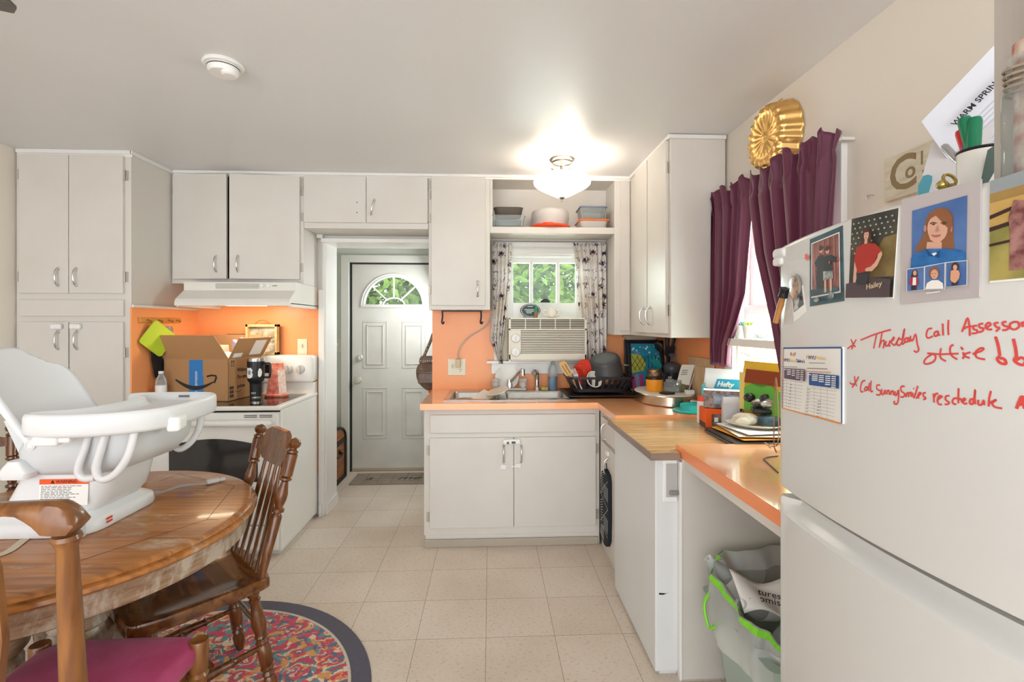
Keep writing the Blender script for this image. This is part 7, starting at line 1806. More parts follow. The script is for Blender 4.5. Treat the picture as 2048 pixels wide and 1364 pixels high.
def lf(u, v):
    a = 2 * math.pi * u
    r = interp([(0, 1.04), (0.25, 1.10), (0.5, 1.06), (0.75, 1.02), (1, 0.85)], v); z = interp([(0, 0.30), (0.5, 0.47), (0.75, 0.50), (1, 0.44)], v)
    w = 0.012 * math.sin(9 * a + 3 * v) + 0.005 * math.sin(23 * a)
    return Vector((1.02 + (0.215 * r + w) * (abs(math.cos(a)) ** 0.7) * (1 if math.cos(a) > 0 else -1), 1.58 + (0.235 * r + w) * (abs(math.sin(a)) ** 0.7) * (1 if math.sin(a) > 0 else -1), z + 0.05 * math.sin(a) * (v > 0.4) + 0.008 * math.sin(5 * a + 2)))
B().grid(lf, 90, 14, closed_u=True).done('liner', bag_m, lin_, smooth=80)
grn = M('drawstring_green', '#7fcf35', 0.3)
def gs(u, w):
    p = lf(u, 0.62); p2 = lf(u, 0.62 + w); return p, p2
b = B()
for k in range(90):
    a0, a1 = k / 90, (k + 1) / 90
    o2 = lambda p: p + (p - Vector((1.02, 1.58, p.z))).normalized() * 0.004
    b.quad(o2(lf(a0, 0.55)), o2(lf(a1, 0.55)), o2(lf(a1, 0.70)), o2(lf(a0, 0.70)))
b.tube(spline([(0.80, 1.70, 0.46), (0.77, 1.71, 0.40), (0.775, 1.68, 0.33), (0.80, 1.64, 0.38)], 5), [0.006] * 16, 6)
b.done('drawstring', grn, lin_)
def jug(label, p, d, seed, wht_lab='NATURE'):
    t = thing('plastic_bottle', label, 'bottle', p, group='empty bottles in the bin bag')
    B().lathe([(0.03, 0), (0.04, 0.006), (0.042, 0.12), (0.038, 0.15), (0.018, 0.19), (0.016, 0.21)], p, d, 22, cap=False).done('bottle_body', clear, t, smooth=50)
    B().lathe([(0.0428, 0.03), (0.0428, 0.12)], p, d, 22, cap=False).done('bottle_label', M('label_white'), t, smooth=50)
    B().lathe([(0.0432, 0.022), (0.0432, 0.04)], p, d, 22, cap=False).done('green_band', grn, t, smooth=50)
    return t
j = jug('clear bottle lying uppermost in the bin bag', (0.99, 1.62, 0.43), (-0.55, -0.25, 0.2), 1)
j2 = jug('clear bottle standing at the near side of the bin bag', (0.915, 1.50, 0.27), (0.1, -0.1, 0.9), 2)
j3 = jug('clear bottle at the back of the bin bag', (0.93, 1.72, 0.38), (-0.4, 0.1, 0.5), 3)
# printed film wrapper lying on top
fw_ = thing('printed_wrapper', 'printed white film wrapper crumpled on top of the bin bag', 'wrapper', (0.90, 1.55, 0.52))
def wf(s, t): return Vector((0.815 + 0.17 * s, 1.52 + 0.10 * t - 0.05 * s, 0.475 + 0.075 * t + 0.02 * math.sin(5 * s + 2 * t)))
B().grid(wf, 12, 8).done('wrapper', M('film_white', '#dcdcd6', 0.35), fw_, smooth=80, solid=0.0015)
wx = (wf(1, 0.5) - wf(0, 0.5)).normalized(); wy = (wf(0.5, 1) - wf(0.5, 0)).normalized()
nn = wx.cross(wy).normalized()
text('wrapper_words', 'Natures', 0.034, M('print_black'), fw_, (wf(0.45, 0.62) + nn * 0.006, wx, wy), 0.0003, shear=0.4)
text('wrapper_words', 'Promise', 0.034, M('print_black'), fw_, (wf(0.45, 0.35) + nn * 0.006, wx, wy), 0.0003, shear=0.4)
# =================================================================== ON THE FRIDGE DOOR
red_ink = M('red_marker', '#d64a45', 0.5)
def Z1(x, y):                      # coordinates read off the note close-up
    return FR(1680 + x * 0.17969, 620 + y * 0.17969)
def stroke(b, pts, w=0.0036):
    P = [FP(Z1(*p), 0.0007) for p in pts]
    P = spline(P, 4) if len(P) > 2 else P
    n_ = len(P); L_, R_ = [], []
    for i, p in enumerate(P):
        d = (P[min(i + 1, n_ - 1)] - P[max(i - 1, 0)]).normalized()
        s_ = Vector((0, -d.z, d.y)).normalized() * w / 2
        q = lambda v: Vector((fX(v.y) - 0.0007, v.y, v.z))
        L_.append(q(p + s_)); R_.append(q(p - s_))
    for i in range(n_ - 1):
        b.quad(L_[i], L_[i + 1], R_[i + 1], R_[i])
notes = [
 # star, Thursday
 ([(125, 325), (150, 385), (178, 412)], [(185, 328), (150, 385), (132, 440)], [(85, 432), (130, 400), (165, 395)], [(135, 405), (152, 410)]),
 ([(232, 335), (400, 268), (572, 218)], [(410, 275), (392, 360), (378, 430)],
  [(475, 240), (455, 340), (440, 420)], [(445, 395), (470, 345), (495, 345), (485, 430)],
  [(520, 345), (508, 390), (525, 402), (555, 370), (560, 340), (548, 395), (565, 400)],
  [(575, 345), (600, 330), (605, 300), (575, 350), (600, 390), (620, 385)], [(620, 385), (640, 350), (665, 300)],
  [(690, 325), (650, 330), (638, 380), (665, 392), (700, 340), (722, 205), (698, 330), (700, 380), (725, 360)],
  [(760, 310), (730, 320), (725, 355), (755, 350), (768, 305), (768, 350), (785, 340)],
  [(790, 285), (790, 335), (815, 335), (845, 270), (865, 380), (880, 440), (855, 470), (825, 450)]),
 # call
 ([(1030, 205), (985, 215), (965, 280), (985, 312), (1040, 290)], [(1085, 235), (1055, 255), (1060, 290), (1090, 280), (1098, 235), (1100, 275), (1120, 280)], [(1148, 150), (1150, 220), (1152, 285)], [(1212, 110), (1208, 200), (1212, 280)]),
 # Assessor
 ([(1362, 245), (1390, 170), (1425, 90), (1445, 180), (1450, 290)], [(1365, 222), (1420, 190), (1480, 180)],
  [(1530, 175), (1490, 180), (1495, 215), (1530, 225), (1525, 255), (1470, 262)], [(1600, 150), (1555, 160), (1560, 195), (1600, 205), (1590, 235), (1540, 250)],
  [(1620, 205), (1680, 165), (1660, 140), (1625, 175), (1650, 215), (1700, 215)], [(1770, 140), (1725, 150), (1745, 190), (1780, 200), (1740, 240)],
  [(1860, 130), (1815, 140), (1830, 175), (1885, 190), (1860, 220), (1810, 225)], [(1950, 130), (1900, 155), (1905, 205), (1960, 215), (2000, 180), (1985, 135), (1930, 135)], [(2030, 130), (2040, 190)], [(2035, 160), (2060, 130), (2085, 140)]),
 # office ! !
 ([(1030, 490), (960, 540), (940, 590), (985, 600), (1050, 570), (1070, 520), (1035, 490), (1000, 510)], [(975, 480), (1100, 492), (1210, 490), (1325, 485)],
  [(1130, 425), (1118, 490), (1130, 540), (1185, 570)], [(1270, 390), (1240, 400), (1228, 450), (1250, 510), (1310, 550)], [(1350, 410), (1375, 445)], [(1372, 470), (1385, 510), (1370, 545)],
  [(1460, 470), (1400, 490), (1395, 515), (1450, 535)], [(1480, 490), (1570, 460), (1605, 430), (1570, 425), (1515, 470), (1530, 530), (1620, 550)]),
 ([(1735, 295), (1765, 390), (1785, 510)], [(1785, 510), (1755, 545), (1790, 590), (1850, 600), (1840, 555), (1800, 535), (1780, 545)]),
 ([(1935, 320), (1960, 430), (1970, 520)], [(1970, 520), (1945, 560), (1990, 600), (2050, 610), (2070, 560), (2020, 530), (1965, 560)]),
 # Call sunnysmiles reschedule
 ([(165, 735), (172, 800), (190, 850)], [(212, 740), (180, 800), (138, 865)], [(110, 805), (135, 825), (180, 820)]),
 ([(285, 785), (250, 800), (230, 870), (240, 912), (265, 905)], [(305, 850), (280, 870), (280, 900), (305, 885), (312, 850), (308, 895)], [(330, 810), (325, 870), (328, 905)], [(350, 785), (345, 870), (350, 910), (370, 900)]),
 ([(450, 835), (415, 840), (415, 880), (455, 905), (445, 945), (405, 942)], [(470, 880), (465, 930), (485, 940), (505, 890), (508, 940)], [(530, 890), (525, 940)], [(528, 905), (550, 895), (552, 945)], [(575, 900), (568, 945)], [(572, 915), (595, 900), (600, 950)],
  [(620, 905), (615, 945), (635, 945), (655, 890), (655, 980), (640, 1045), (605, 1040), (612, 1010)],
  [(725, 850), (685, 855), (685, 900), (725, 935), (705, 970), (675, 965)], [(745, 925), (738, 970)], [(742, 940), (765, 920), (768, 970)], [(766, 940), (795, 915), (795, 965)], [(812, 920), (812, 970)], [(818, 870), (826, 878)], [(870, 845), (845, 930), (825, 985)],
  [(850, 985), (880, 955), (905, 930), (890, 920), (870, 960), (885, 985)], [(960, 920), (930, 930), (935, 960), (960, 985), (930, 998)]),
 ([(1045, 930), (1048, 970), (1052, 1030)], [(1050, 975), (1075, 930), (1100, 935)], [(1080, 1010), (1125, 975), (1140, 960), (1105, 960), (1090, 1010), (1105, 1050), (1140, 1050)], [(1225, 955), (1185, 960), (1180, 1000), (1220, 1030), (1200, 1050), (1170, 1050)],
  [(1310, 985), (1275, 985), (1255, 1020), (1275, 1048), (1300, 1045)], [(1325, 870), (1322, 960), (1322, 1040)], [(1325, 1000), (1350, 990), (1365, 1035)], [(1370, 1020), (1400, 995), (1385, 985), (1368, 1020), (1395, 1045), (1420, 1035)],
  [(1490, 990), (1455, 1000), (1450, 1040), (1480, 1045), (1500, 980), (1510, 885), (1505, 980), (1510, 1050)], [(1545, 1000), (1545, 1050), (1580, 1055), (1605, 1005), (1610, 1060)], [(1685, 900), (1665, 990), (1660, 1075)], [(1665, 1040), (1720, 1010), (1745, 1000), (1700, 1040), (1730, 1080), (1810, 1095)]),
 ([(1970, 1100), (2000, 1020), (2035, 960), (2050, 1060), (2060, 1100)], [(1980, 1060), (2050, 1040)]),
]
for wd_ in notes:
    b = B()
    for st_ in wd_:
        stroke(b, st_, 0.0038 if wd_ is notes[-1] or wd_ is notes[5] or wd_ is notes[6] else 0.0028)
    b.done('marker_writing', red_ink, upper)

class Card:
    """flat print or magnet lying on the curved fridge door; s,t run 0..1 from its lower left corner"""
    def __init__(self, name, label, cat, px, group=None, th=0.0012):
        self.q = [FR(*p) for p in px]                  # TL, TR, BR, BL
        c_ = FP((sum(p[0] for p in self.q) / 4, sum(p[1] for p in self.q) / 4))
        self.t = thing(name, label, cat, c_, group=group); self.th = th; self.k = 0
    def yz(self, s, t):
        TL, TR, BR, BL = self.q
        return tuple((BL[i] * (1 - s) + BR[i] * s) * (1 - t) + (TL[i] * (1 - s) + TR[i] * s) * t for i in (0, 1))
    def at(self, s, t, off=0.0):
        return FP(self.yz(s, t), self.th + off)
    def sheet(self, name, m, mi=None):
        b = B()
        n_ = 1
        for side in (0, 1):
            b.grid(lambda s, t: FP(self.yz(s, t), self.th if side else 0.0002), n_, 2)
        rim = [(k / n_, 0) for k in range(n_)] + [(1, 0), (1, 0.5)] + [((n_ - k) / n_, 1) for k in range(n_)] + [(0, 1), (0, 0.5)]
        for a_, c_ in zip(rim, rim[1:] + rim[:1]):
            b.quad(FP(self.yz(*a_), 0.0002), FP(self.yz(*c_), 0.0002), FP(self.yz(*c_), self.th), FP(self.yz(*a_), self.th))
        return b.done(name, m, self.t)
    def art(self, name, layers, mats):
        """layers: (material index, polygon in s,t) painted in order"""
        b = B()
        for mi, poly in layers:
            self.k += 1; off = 0.00012 * self.k + 0.0003
            vs = [b.bm.verts.new(self.at(p[0], p[1], off)) for p in poly]
            f = b.bm.faces.new(vs); f.material_index = mi
        bmesh.ops.triangulate(b.bm, faces=b.bm.faces[:])
        return b.done(name, mats, self.t)
def rect(s0, s1, t0, t1): return [(s0, t0), (s1, t0), (s1, t1), (s0, t1)]
def ell(cs, ct, a, c_, n=18, a0=0, a1=360): return [(cs + a * math.cos(R(lerp(a0, a1, k / n))), ct + c_ * math.sin(R(lerp(a0, a1, k / n)))) for k in range(n)]
skin = M('print_skin', '#d3a48c', 0.35); skin_d = M('print_skin_rose', '#b8837a', 0.35); hair_b = M('print_hair_brown', '#4a2f26', 0.35); hair_r = M('print_hair_auburn', '#8a5a3c', 0.35)
p_black = M('print_charcoal', '#25272b', 0.35); p_white = M('print_paper', '#eceae4', 0.35); p_blue = M('print_blue', '#3f6098', 0.35, noise=(14, '#5a7bb0', 0.5)); p_red = M('print_red', '#a82a22', 0.4)
p_lav = M('mat_board_mauve', '#b8b0b0', 0.45); p_teal = M('print_teal', '#3c5d68', 0.4, noise=(25, '#2a4046', 0.5)); p_rose = M('print_barn_rose', '#7d4b47', 0.4, noise=(22, '#a86f68', 0.7)); p_shirt = M('print_shirt_blue', '#1f5c9a', 0.4, noise=(60, '#2f74b4', 0.5))
p_dark = M('print_flag_dark', '#33332f', 0.4, noise=(20, '#55503f', 0.7)); p_gold = M('print_leaf_gold', '#6b5836', 0.4, noise=(30, '#8b7a4a', 0.7)); p_star = M('print_star', '#b9bcb4', 0.4); p_floor = M('print_mauve_floor', '#4d4044', 0.4); eye_m = M('print_eye', '#3a2d2a', 0.4); lip_m = M('print_lip', '#a8605a', 0.4)
# photo 1: two people in dark clothes in a barn
c1 = Card('photo_print', 'framed photo of two people in dark clothes, nearest the fridge hinge', 'photo', [(1621, 479), (1686, 451), (1689, 602), (1621, 613)], 'photos on the freezer door', 0.0016)
c1.sheet('mount', p_teal)
L_ = [(0, rect(0.06, 0.93, 0.12, 0.93)), (1, rect(0.085, 0.905, 0.14, 0.915))]
for k in range(5):
    L_.append((2, [(0.12 + 0.16 * k, 0.9), (0.16 + 0.16 * k, 0.9), (0.22 + 0.15 * k, 0.3), (0.17 + 0.15 * k, 0.3)]))
L_ += [(3, [(0.25, 0.18), (0.25, 0.55), (0.18, 0.62), (0.3, 0.70), (0.46, 0.70), (0.55, 0.6), (0.50, 0.18)]), (4, ell(0.40, 0.775, 0.06, 0.045)), (5, ell(0.40, 0.80, 0.07, 0.035)),
       (3, [(0.46, 0.42), (0.48, 0.58), (0.42, 0.62), (0.56, 0.67), (0.70, 0.66), (0.86, 0.60), (0.9, 0.54), (0.72, 0.55), (0.74, 0.40)]), (4, ell(0.60, 0.735, 0.06, 0.045)), (5, ell(0.60, 0.765, 0.07, 0.035)),
       (6, [(0.47, 0.33), (0.47, 0.46), (0.74, 0.44), (0.76, 0.33)]), (4, rect(0.50, 0.56, 0.16, 0.33)), (4, rect(0.66, 0.72, 0.16, 0.33)), (7, [(0.085, 0.14), (0.905, 0.14), (0.905, 0.2), (0.085, 0.24)]), (8, ell(0.66, 0.56, 0.03, 0.02)), (8, ell(0.9, 0.57, 0.03, 0.025)),
       (6, ell(0.26, 0.08, 0.09, 0.035)), (6, ell(0.70, 0.10, 0.08, 0.05))]
c1.art('picture', L_, [p_white, p_rose, M('print_barn_light', '#9a6a5e', 0.4), p_black, skin, hair_b, M('print_dress', '#56605f', 0.4, noise=(90, '#b0b5ae', 0.8)), p_teal, M('print_rose_red', '#b53a34', 0.4)])
# photo 2: person in a red shirt, one hand on the hip
c2 = Card('photo_print', 'photo of a standing person in a red shirt, hand on hip', 'photo', [(1706, 438), (1800, 416), (1788, 597), (1699, 598)], 'photos on the freezer door', 0.002)
c2.sheet('paper', p_white)
L_ = [(0, rect(0.0, 1.0, 0.015, 1.0)), (1, [(0.35, 0.25), (1, 0.25), (1, 0.72), (0.75, 0.70), (0.55, 0.5)])]
rnd = random.Random(3)
for j in range(7):
    for i in range(8):
        cs_, ct_ = 0.06 + 0.12 * i + (0.05 if j % 2 else 0), 0.93 - 0.062 * j
        if cs_ < 0.96 and not (j > 3 and i > 4):
            L_.append((2, [(cs_ + (0.022 if k % 2 == 0 else 0.009) * math.cos(R(90 + 36 * k)), ct_ + (0.015 if k % 2 == 0 else 0.006) * math.sin(R(90 + 36 * k))) for k in range(10)]))
L_ += [(7, [(0, 0.015), (1, 0.015), (1, 0.22), (0.6, 0.25), (0, 0.19)]),
       (3, [(0.335, 0.76), (0.36, 0.82), (0.42, 0.85), (0.49, 0.84), (0.54, 0.79), (0.55, 0.70), (0.56, 0.64), (0.47, 0.63), (0.36, 0.66), (0.29, 0.63)]),
       (4, [(0.41, 0.70), (0.47, 0.70), (0.48, 0.63), (0.40, 0.63)]), (4, ell(0.443, 0.755, 0.055, 0.06)), (3, [(0.37, 0.79), (0.38, 0.83), (0.44, 0.845), (0.50, 0.83), (0.51, 0.79), (0.46, 0.815)]),
       (8, ell(0.422, 0.765, 0.009, 0.005)), (8, ell(0.468, 0.765, 0.009, 0.005)), (9, ell(0.446, 0.725, 0.018, 0.006)),
       (4, [(0.205, 0.49), (0.27, 0.49), (0.27, 0.25), (0.25, 0.20), (0.20, 0.20), (0.19, 0.25)]), (6, [(0.26, 0.32), (0.29, 0.17), (0.52, 0.17), (0.56, 0.32)]),
       (5, [(0.195, 0.48), (0.24, 0.62), (0.38, 0.655), (0.44, 0.64), (0.50, 0.655), (0.66, 0.64), (0.80, 0.55), (0.72, 0.505), (0.62, 0.54), (0.60, 0.33), (0.30, 0.31), (0.27, 0.48)]),
       (4, [(0.735, 0.515), (0.80, 0.545), (0.82, 0.50), (0.73, 0.38), (0.62, 0.32), (0.50, 0.33), (0.52, 0.37), (0.62, 0.375), (0.70, 0.43)]), (4, ell(0.52, 0.345, 0.05, 0.022))]
c2.art('picture', L_, [p_dark, p_gold, p_star, hair_b, skin, p_red, M('print_trousers', '#2e2d33', 0.4), p_floor, eye_m, lip_m])
o0 = c2.at(0.66, 0.155, 0.006); text('caption', 'Hailey', 0.014, M('caption_gold', '#c9b58d', 0.5), c2.t, (o0, c2.at(0.9, 0.185) - c2.at(0.4, 0.125), c2.at(0.5, 0.7) - c2.at(0.5, 0.3)), 0.0003)
# photo 3: school portrait in a mauve mount with three small photos
c3 = Card('photo_print', 'school portrait in a mauve mount with three small photos below', 'photo', [(1807, 399), (1965, 358), (1962, 594), (1805, 608)], 'photos on the freezer door', 0.0028)
c3.sheet('mount', p_lav)
def S3(x, y):                      # close-up pixels of that photo -> s, t
    u, v = 1690 + x * 0.16129, 400 + y * 0.16129
    y_, z_ = FR(u, v); TL, TR, BR, BL = c3.q
    s_ = (y_ - TL[0]) / (TR[0] - TL[0])
    top_ = lerp(TL[1], TR[1], s_); bot_ = lerp(BL[1], BR[1], s_)
    return (s_, (z_ - bot_) / (top_ - bot_))
def PX(*pts): return [S3(*p) for p in pts]
def EP(cx, cy, a, c_, n=18): return [S3(cx + a * math.cos(2 * math.pi * k / n), cy + c_ * math.sin(2 * math.pi * k / n)) for k in range(n)]
L_ = [(0, PX((858, 845), (858, 135), (1545, -60), (1540, 745))),
      (1, PX((890, 640), (960, 560), (1000, 430), (1020, 290), (1075, 170), (1150, 110), (1240, 90), (1320, 120), (1372, 200), (1375, 320), (1340, 430), (1385, 520), (1395, 600), (1300, 650), (1240, 560), (1050, 560), (1000, 640))),
      (2, PX((1050, 520), (1235, 520), (1235, 620), (1150, 690), (1040, 610))), (2, EP(1180, 350, 128, 165)), (2, PX((1060, 400), (1300, 400), (1270, 470), (1210, 525), (1150, 530), (1090, 490))), (9, EP(1025, 350, 18, 45)), (9, EP(1355, 350, 14, 45)),
      (1, PX((1020, 330), (1055, 250), (1150, 180), (1240, 165), (1310, 210), (1325, 300), (1345, 380), (1372, 300), (1360, 190), (1300, 115), (1200, 95), (1090, 150), (1040, 230))),
      (10, PX((1090, 300), (1125, 282), (1175, 292), (1175, 282), (1125, 270), (1090, 286))), (10, PX((1225, 292), (1270, 278), (1305, 288), (1305, 276), (1270, 266), (1225, 280))),
      (3, EP(1135, 300, 22, 9)), (3, EP(1268, 296, 22, 9)), (9, PX((1190, 305), (1205, 380), (1175, 395), (1160, 382), (1182, 370))), (4, PX((1110, 425), (1160, 438), (1230, 425), (1215, 450), (1165, 462), (1130, 450))),
      (5, PX((858, 845), (862, 720), (930, 660), (1040, 605), (1150, 690), (1225, 615), (1300, 600), (1470, 620), (1540, 660), (1540, 745))),
      (6, PX((1120, 665), (1150, 692), (1190, 660), (1165, 650))), (12, PX((1040, 605), (1080, 690), (1150, 700), (1140, 690), (1060, 610))), (12, PX((1225, 615), (1215, 720), (1160, 700), (1165, 692), (1215, 640)))]
for (x0, ya, yb, x1, yc, yd) in ((820, 862, 1132, 1030, 830, 1110), (1045, 828, 1108, 1290, 780, 1105), (1312, 778, 1078, 1570, 752, 1050)):
    L_.append((6, PX((x0 - 8, yb + 4), (x0 - 8, ya - 8), (x1 + 8, yc - 8), (x1 + 8, yd + 4)))); L_.append((0, PX((x0, yb), (x0, ya), (x1, yc), (x1, yd))))
L_ += [(7, PX((870, 960), (890, 880), (925, 860), (955, 890), (955, 950))), (2, EP(922, 905, 22, 32)), (8, PX((855, 1040), (860, 970), (900, 950), (950, 950), (970, 1000), (965, 1060), (880, 1060))), (6, PX((895, 1055), (900, 960), (940, 960), (940, 1055))), (3, PX((880, 1115), (880, 1060), (945, 1058), (945, 1112))),
       (1, EP(1168, 905, 66, 80)), (2, EP(1172, 920, 46, 60)), (6, PX((1060, 1105), (1080, 1030), (1140, 995), (1220, 990), (1280, 1030), (1290, 1100))), (3, EP(1152, 912, 7, 4)), (3, EP(1190, 910, 7, 4)), (4, EP(1170, 950, 12, 4)),
       (7, EP(1438, 830, 48, 60)), (2, EP(1438, 835, 26, 34)), (11, PX((1380, 980), (1385, 880), (1420, 865), (1480, 870), (1500, 910), (1490, 970), (1440, 1035), (1400, 1020))), (3, PX((1400, 1060), (1395, 1010), (1440, 1030), (1480, 1000), (1475, 1050)))]
c3.art('picture', L_, [p_blue, hair_r, skin, eye_m, lip_m, p_shirt, p_white, hair_b, M('print_crimson', '#a8324a', 0.4), skin_d, hair_b, M('print_peach', '#d8a07c', 0.4), M('print_collar', '#174a80', 0.4)])
b = B(); c3.k += 1
p_ = [c3.at(*S3(x, y), 0.0045) for x, y in ((1075, 1150), (1250, 1128), (1250, 1140), (1075, 1162))]; b.quad(*p_); b.done('caption_strip', p_white, c3.t)
# photo 4: outdoors by a fence
c4 = Card('photo_print', 'outdoor photo of a fence in a field at the picture edge', 'photo', [(1985, 362), (2110, 322), (2110, 555), (1983, 566)], 'photos on the freezer door', 0.0028)
c4.sheet('paper', p_white)
c4.art('picture', [(0, rect(0, 1, 0.02, 1)), (1, rect(0, 1, 0.55, 0.80)), (2, rect(0, 1, 0.86, 1.0)), (5, rect(0, 1, 0.78, 0.87)), (3, [(0, 0.62), (0.9, 0.72), (0.9, 0.75), (0, 0.66)]), (3, [(0, 0.50), (0.9, 0.56), (0.9, 0.60), (0, 0.54)]), (3, [(0, 0.355), (0.9, 0.38), (0.9, 0.41), (0, 0.38)]),
                   (4, [(0.35, 0.1), (0.36, 0.45), (0.33, 0.6), (0.42, 0.75), (0.62, 0.72), (0.66, 0.4), (0.6, 0.1)])],
       [M('print_grass', '#7d7a3e', 0.4, noise=(18, '#a89a55', 0.7)), M('print_field', '#b08a4a', 0.4, noise=(12, '#c9a862', 0.6)), M('print_mist', '#8f9698', 0.4), M('print_rail', '#3a2723', 0.4), M('print_dress_rose', '#6d3a38', 0.4, noise=(70, '#a87a74', 0.8)), M('print_trees', '#8a6a3a', 0.4, noise=(18, '#a98a50', 0.6))])
# dosing chart magnet
c5 = Card('chart_magnet', 'white medicine dosing chart magnet with navy table headers', 'chart', [(1570, 695), (1689, 694), (1689, 848), (1568, 817)], th=0.0042)
c5.sheet('card', p_white)
def S5(x, y):
    u, v = 1560 + x * 0.13195, 680 + y * 0.13195
    y_, z_ = FR(u, v); TL, TR, BR, BL = c5.q
    s_ = (y_ - TL[0]) / (TR[0] - TL[0]); top_ = lerp(TL[1], TR[1], s_); bot_ = lerp(BL[1], BR[1], s_)
    return (s_, (z_ - bot_) / (top_ - bot_))
def P5(*pts): return [S5(*p) for p in pts]
L_ = [(0, P5((80, 135), (80, 112), (970, 102), (965, 128))), (0, P5((958, 120), (985, 130), (980, 1270), (962, 1262))), (1, P5((80, 1030), (80, 1045), (960, 1280), (962, 1255))), (4, P5((75, 120), (86, 120), (86, 1040), (75, 1036))),
      (2, P5((100, 425), (415, 448), (415, 628), (100, 582))), (0, P5((478, 498), (932, 540), (930, 738), (480, 682)))]
for x0, x1, ya, yb, n_ in ((105, 140, 440, 440, 1), (148, 205, 442, 515, 4), (222, 272, 450, 530, 4), (290, 345, 455, 570, 5), (362, 408, 460, 600, 6)):
    for k in range(n_):
        y_ = ya + (yb - ya) * k / max(1, n_ - 1); L_.append((3, P5((x0, y_), (x1, y_ + 3), (x1, y_ + 15), (x0, y_ + 11))))
for x0, x1, ya, yb, n_ in ((488, 528, 515, 515, 1), (542, 632, 520, 600, 4), (650, 728, 530, 620, 4), (752, 830, 540, 665, 5), (852, 918, 545, 705, 6)):
    for k in range(n_):
        y_ = ya + (yb - ya) * k / max(1, n_ - 1); L_.append((3, P5((x0, y_), (x1, y_ + 5), (x1, y_ + 20), (x0, y_ + 15))))
for k in range(9):
    y0 = 600 + 48 * k; y1 = 645 + 50 * k; L_.append((5, P5((100, y0), (425, y1), (425, y1 + 4), (100, y0 + 4))))
    y0 = 725 + 48 * k; y1 = 775 + 55 * k; L_.append((5, P5((480, y0), (935, y1), (935, y1 + 4), (480, y0 + 4))))
    L_.append((5, P5((105, 615 + 48 * k), (140, 618 + 48 * k), (140, 626 + 48 * k), (105, 623 + 48 * k)))); L_.append((5, P5((488, 745 + 48 * k), (535, 750 + 48 * k), (535, 760 + 48 * k), (488, 755 + 48 * k))))
    if k > 0: L_.append((5, P5((230, 625 + 48 * k), (260, 628 + 48 * k), (260, 638 + 48 * k), (230, 635 + 48 * k))))
    if k > 2: L_.append((5, P5((668, 780 + 46 * k), (712, 785 + 46 * k), (712, 798 + 46 * k), (668, 793 + 46 * k))))
for x, ya, yb in ((150, 590, 1010), (210, 600, 1030), (275, 612, 1045), (350, 622, 1060), (540, 692, 1120), (640, 705, 1150), (742, 715, 1180), (842, 728, 1200)):
    L_.append((5, P5((x, ya), (x + 3, ya), (x + 3, yb), (x, yb))))
L_ += [(6, P5((265, 200), (290, 180), (290, 240), (278, 245))), (1, P5((300, 200), (330, 200), (325, 250), (305, 245))), (6, P5((335, 185), (355, 190), (345, 245), (335, 240))),
       (1, P5((515, 240), (540, 240), (530, 300))), (1, P5((165, 290), (182, 290), (176, 330))), (5, P5((120, 400), (380, 405), (380, 415), (120, 408))), (5, P5((535, 422), (850, 430), (850, 446), (535, 438))), (7, P5((500, 462), (905, 485), (905, 498), (500, 474))), (5, P5((565, 340), (815, 346), (815, 358), (565, 352)))]
c5.art('print', L_, [M('chart_blue', '#1c4f8f', 0.4), M('chart_orange', '#e88a2a', 0.4), M('chart_plum', '#54405c', 0.4), p_white, M('chart_rose', '#c07a78', 0.4), M('chart_grey', '#8d8a88', 0.5), M('chart_rust', '#9a5a40', 0.4), M('chart_red', '#d07a66', 0.4)])
def t5(s, x, y, sz, m, **k):
    o_ = c5.at(*S5(x, y), 0.0125); dx = c5.at(*S5(x + 80, y + 6)) - c5.at(*S5(x - 80, y - 6)); dz = Vector((0, 0, 1))
    text('chart_words', s, sz, m, c5.t, (o_, dx, dz), 0.0003, **k)
navy_t = M('chart_navy_text', '#2a3358', 0.5); gold_t = M('chart_gold_text', '#d9b56a', 0.5)
t5('WVU', 215, 308, 0.0115, navy_t); t5('Medicine', 300, 318, 0.0085, gold_t, xs=0.7); t5("Children's", 420, 322, 0.0105, navy_t, xs=0.85)
t5('WVU', 600, 270, 0.0115, navy_t); t5('Medicine', 740, 276, 0.0095, gold_t, xs=0.9)
# magnets: bottle opener, round photo button, instant photo, red star
mg = thing('brush_magnet', 'small wooden-handled black magnet tool at the far edge of the freezer door', 'magnet', FP(FR(1568, 610)))
a_, c_ = FP(FR(1572, 594), 0.008), FP(FR(1561, 645), 0.012)
B().tube([a_ + (a_ - c_) * 0.05, a_ * 0.7 + c_ * 0.3, c_], [0.006, 0.0075, 0.0065], 10).done('wooden_handle', wood('handle_wood', '#9a6230', '#b98246', 10, (1, 1, 1), 0.4, 0), mg, smooth=60)
d_ = (a_ - c_).normalized()
B().cyl(a_ + d_ * 0.0, a_ + d_ * 0.012, 0.011, 0.010, 14).cyl(a_ + d_ * 0.012, a_ + d_ * 0.022, 0.0095, 0.012, 14).done('black_head', black, mg, smooth=40)
bm_ = thing('button_magnet', 'round photo button magnet holding an instant photo', 'magnet', FP(FR(1594, 575)))
cc = FR(1595, 574)
def disc_pts(r0, off): return [FP((cc[0] + r0 * 0.8 * math.cos(2 * math.pi * k / 28), cc[1] + r0 * math.sin(2 * math.pi * k / 28)), off) for k in range(28)]
B().rings([disc_pts(0.028, 0.003), disc_pts(0.0295, 0.005), disc_pts(0.0295, 0.008), disc_pts(0.027, 0.0095)]).done('button', M('button_silver', '#b9b4ac', 0.2, 0.8), bm_, smooth=40)
B().rings([disc_pts(0.0255, 0.0096), disc_pts(0.012, 0.0108), disc_pts(0.001, 0.011)], cap=False).done('button_photo', M('button_photo', '#5a3f34', 0.25, coat=0.4, noise=(45, '#c9a084', 0.9)), bm_, smooth=60)
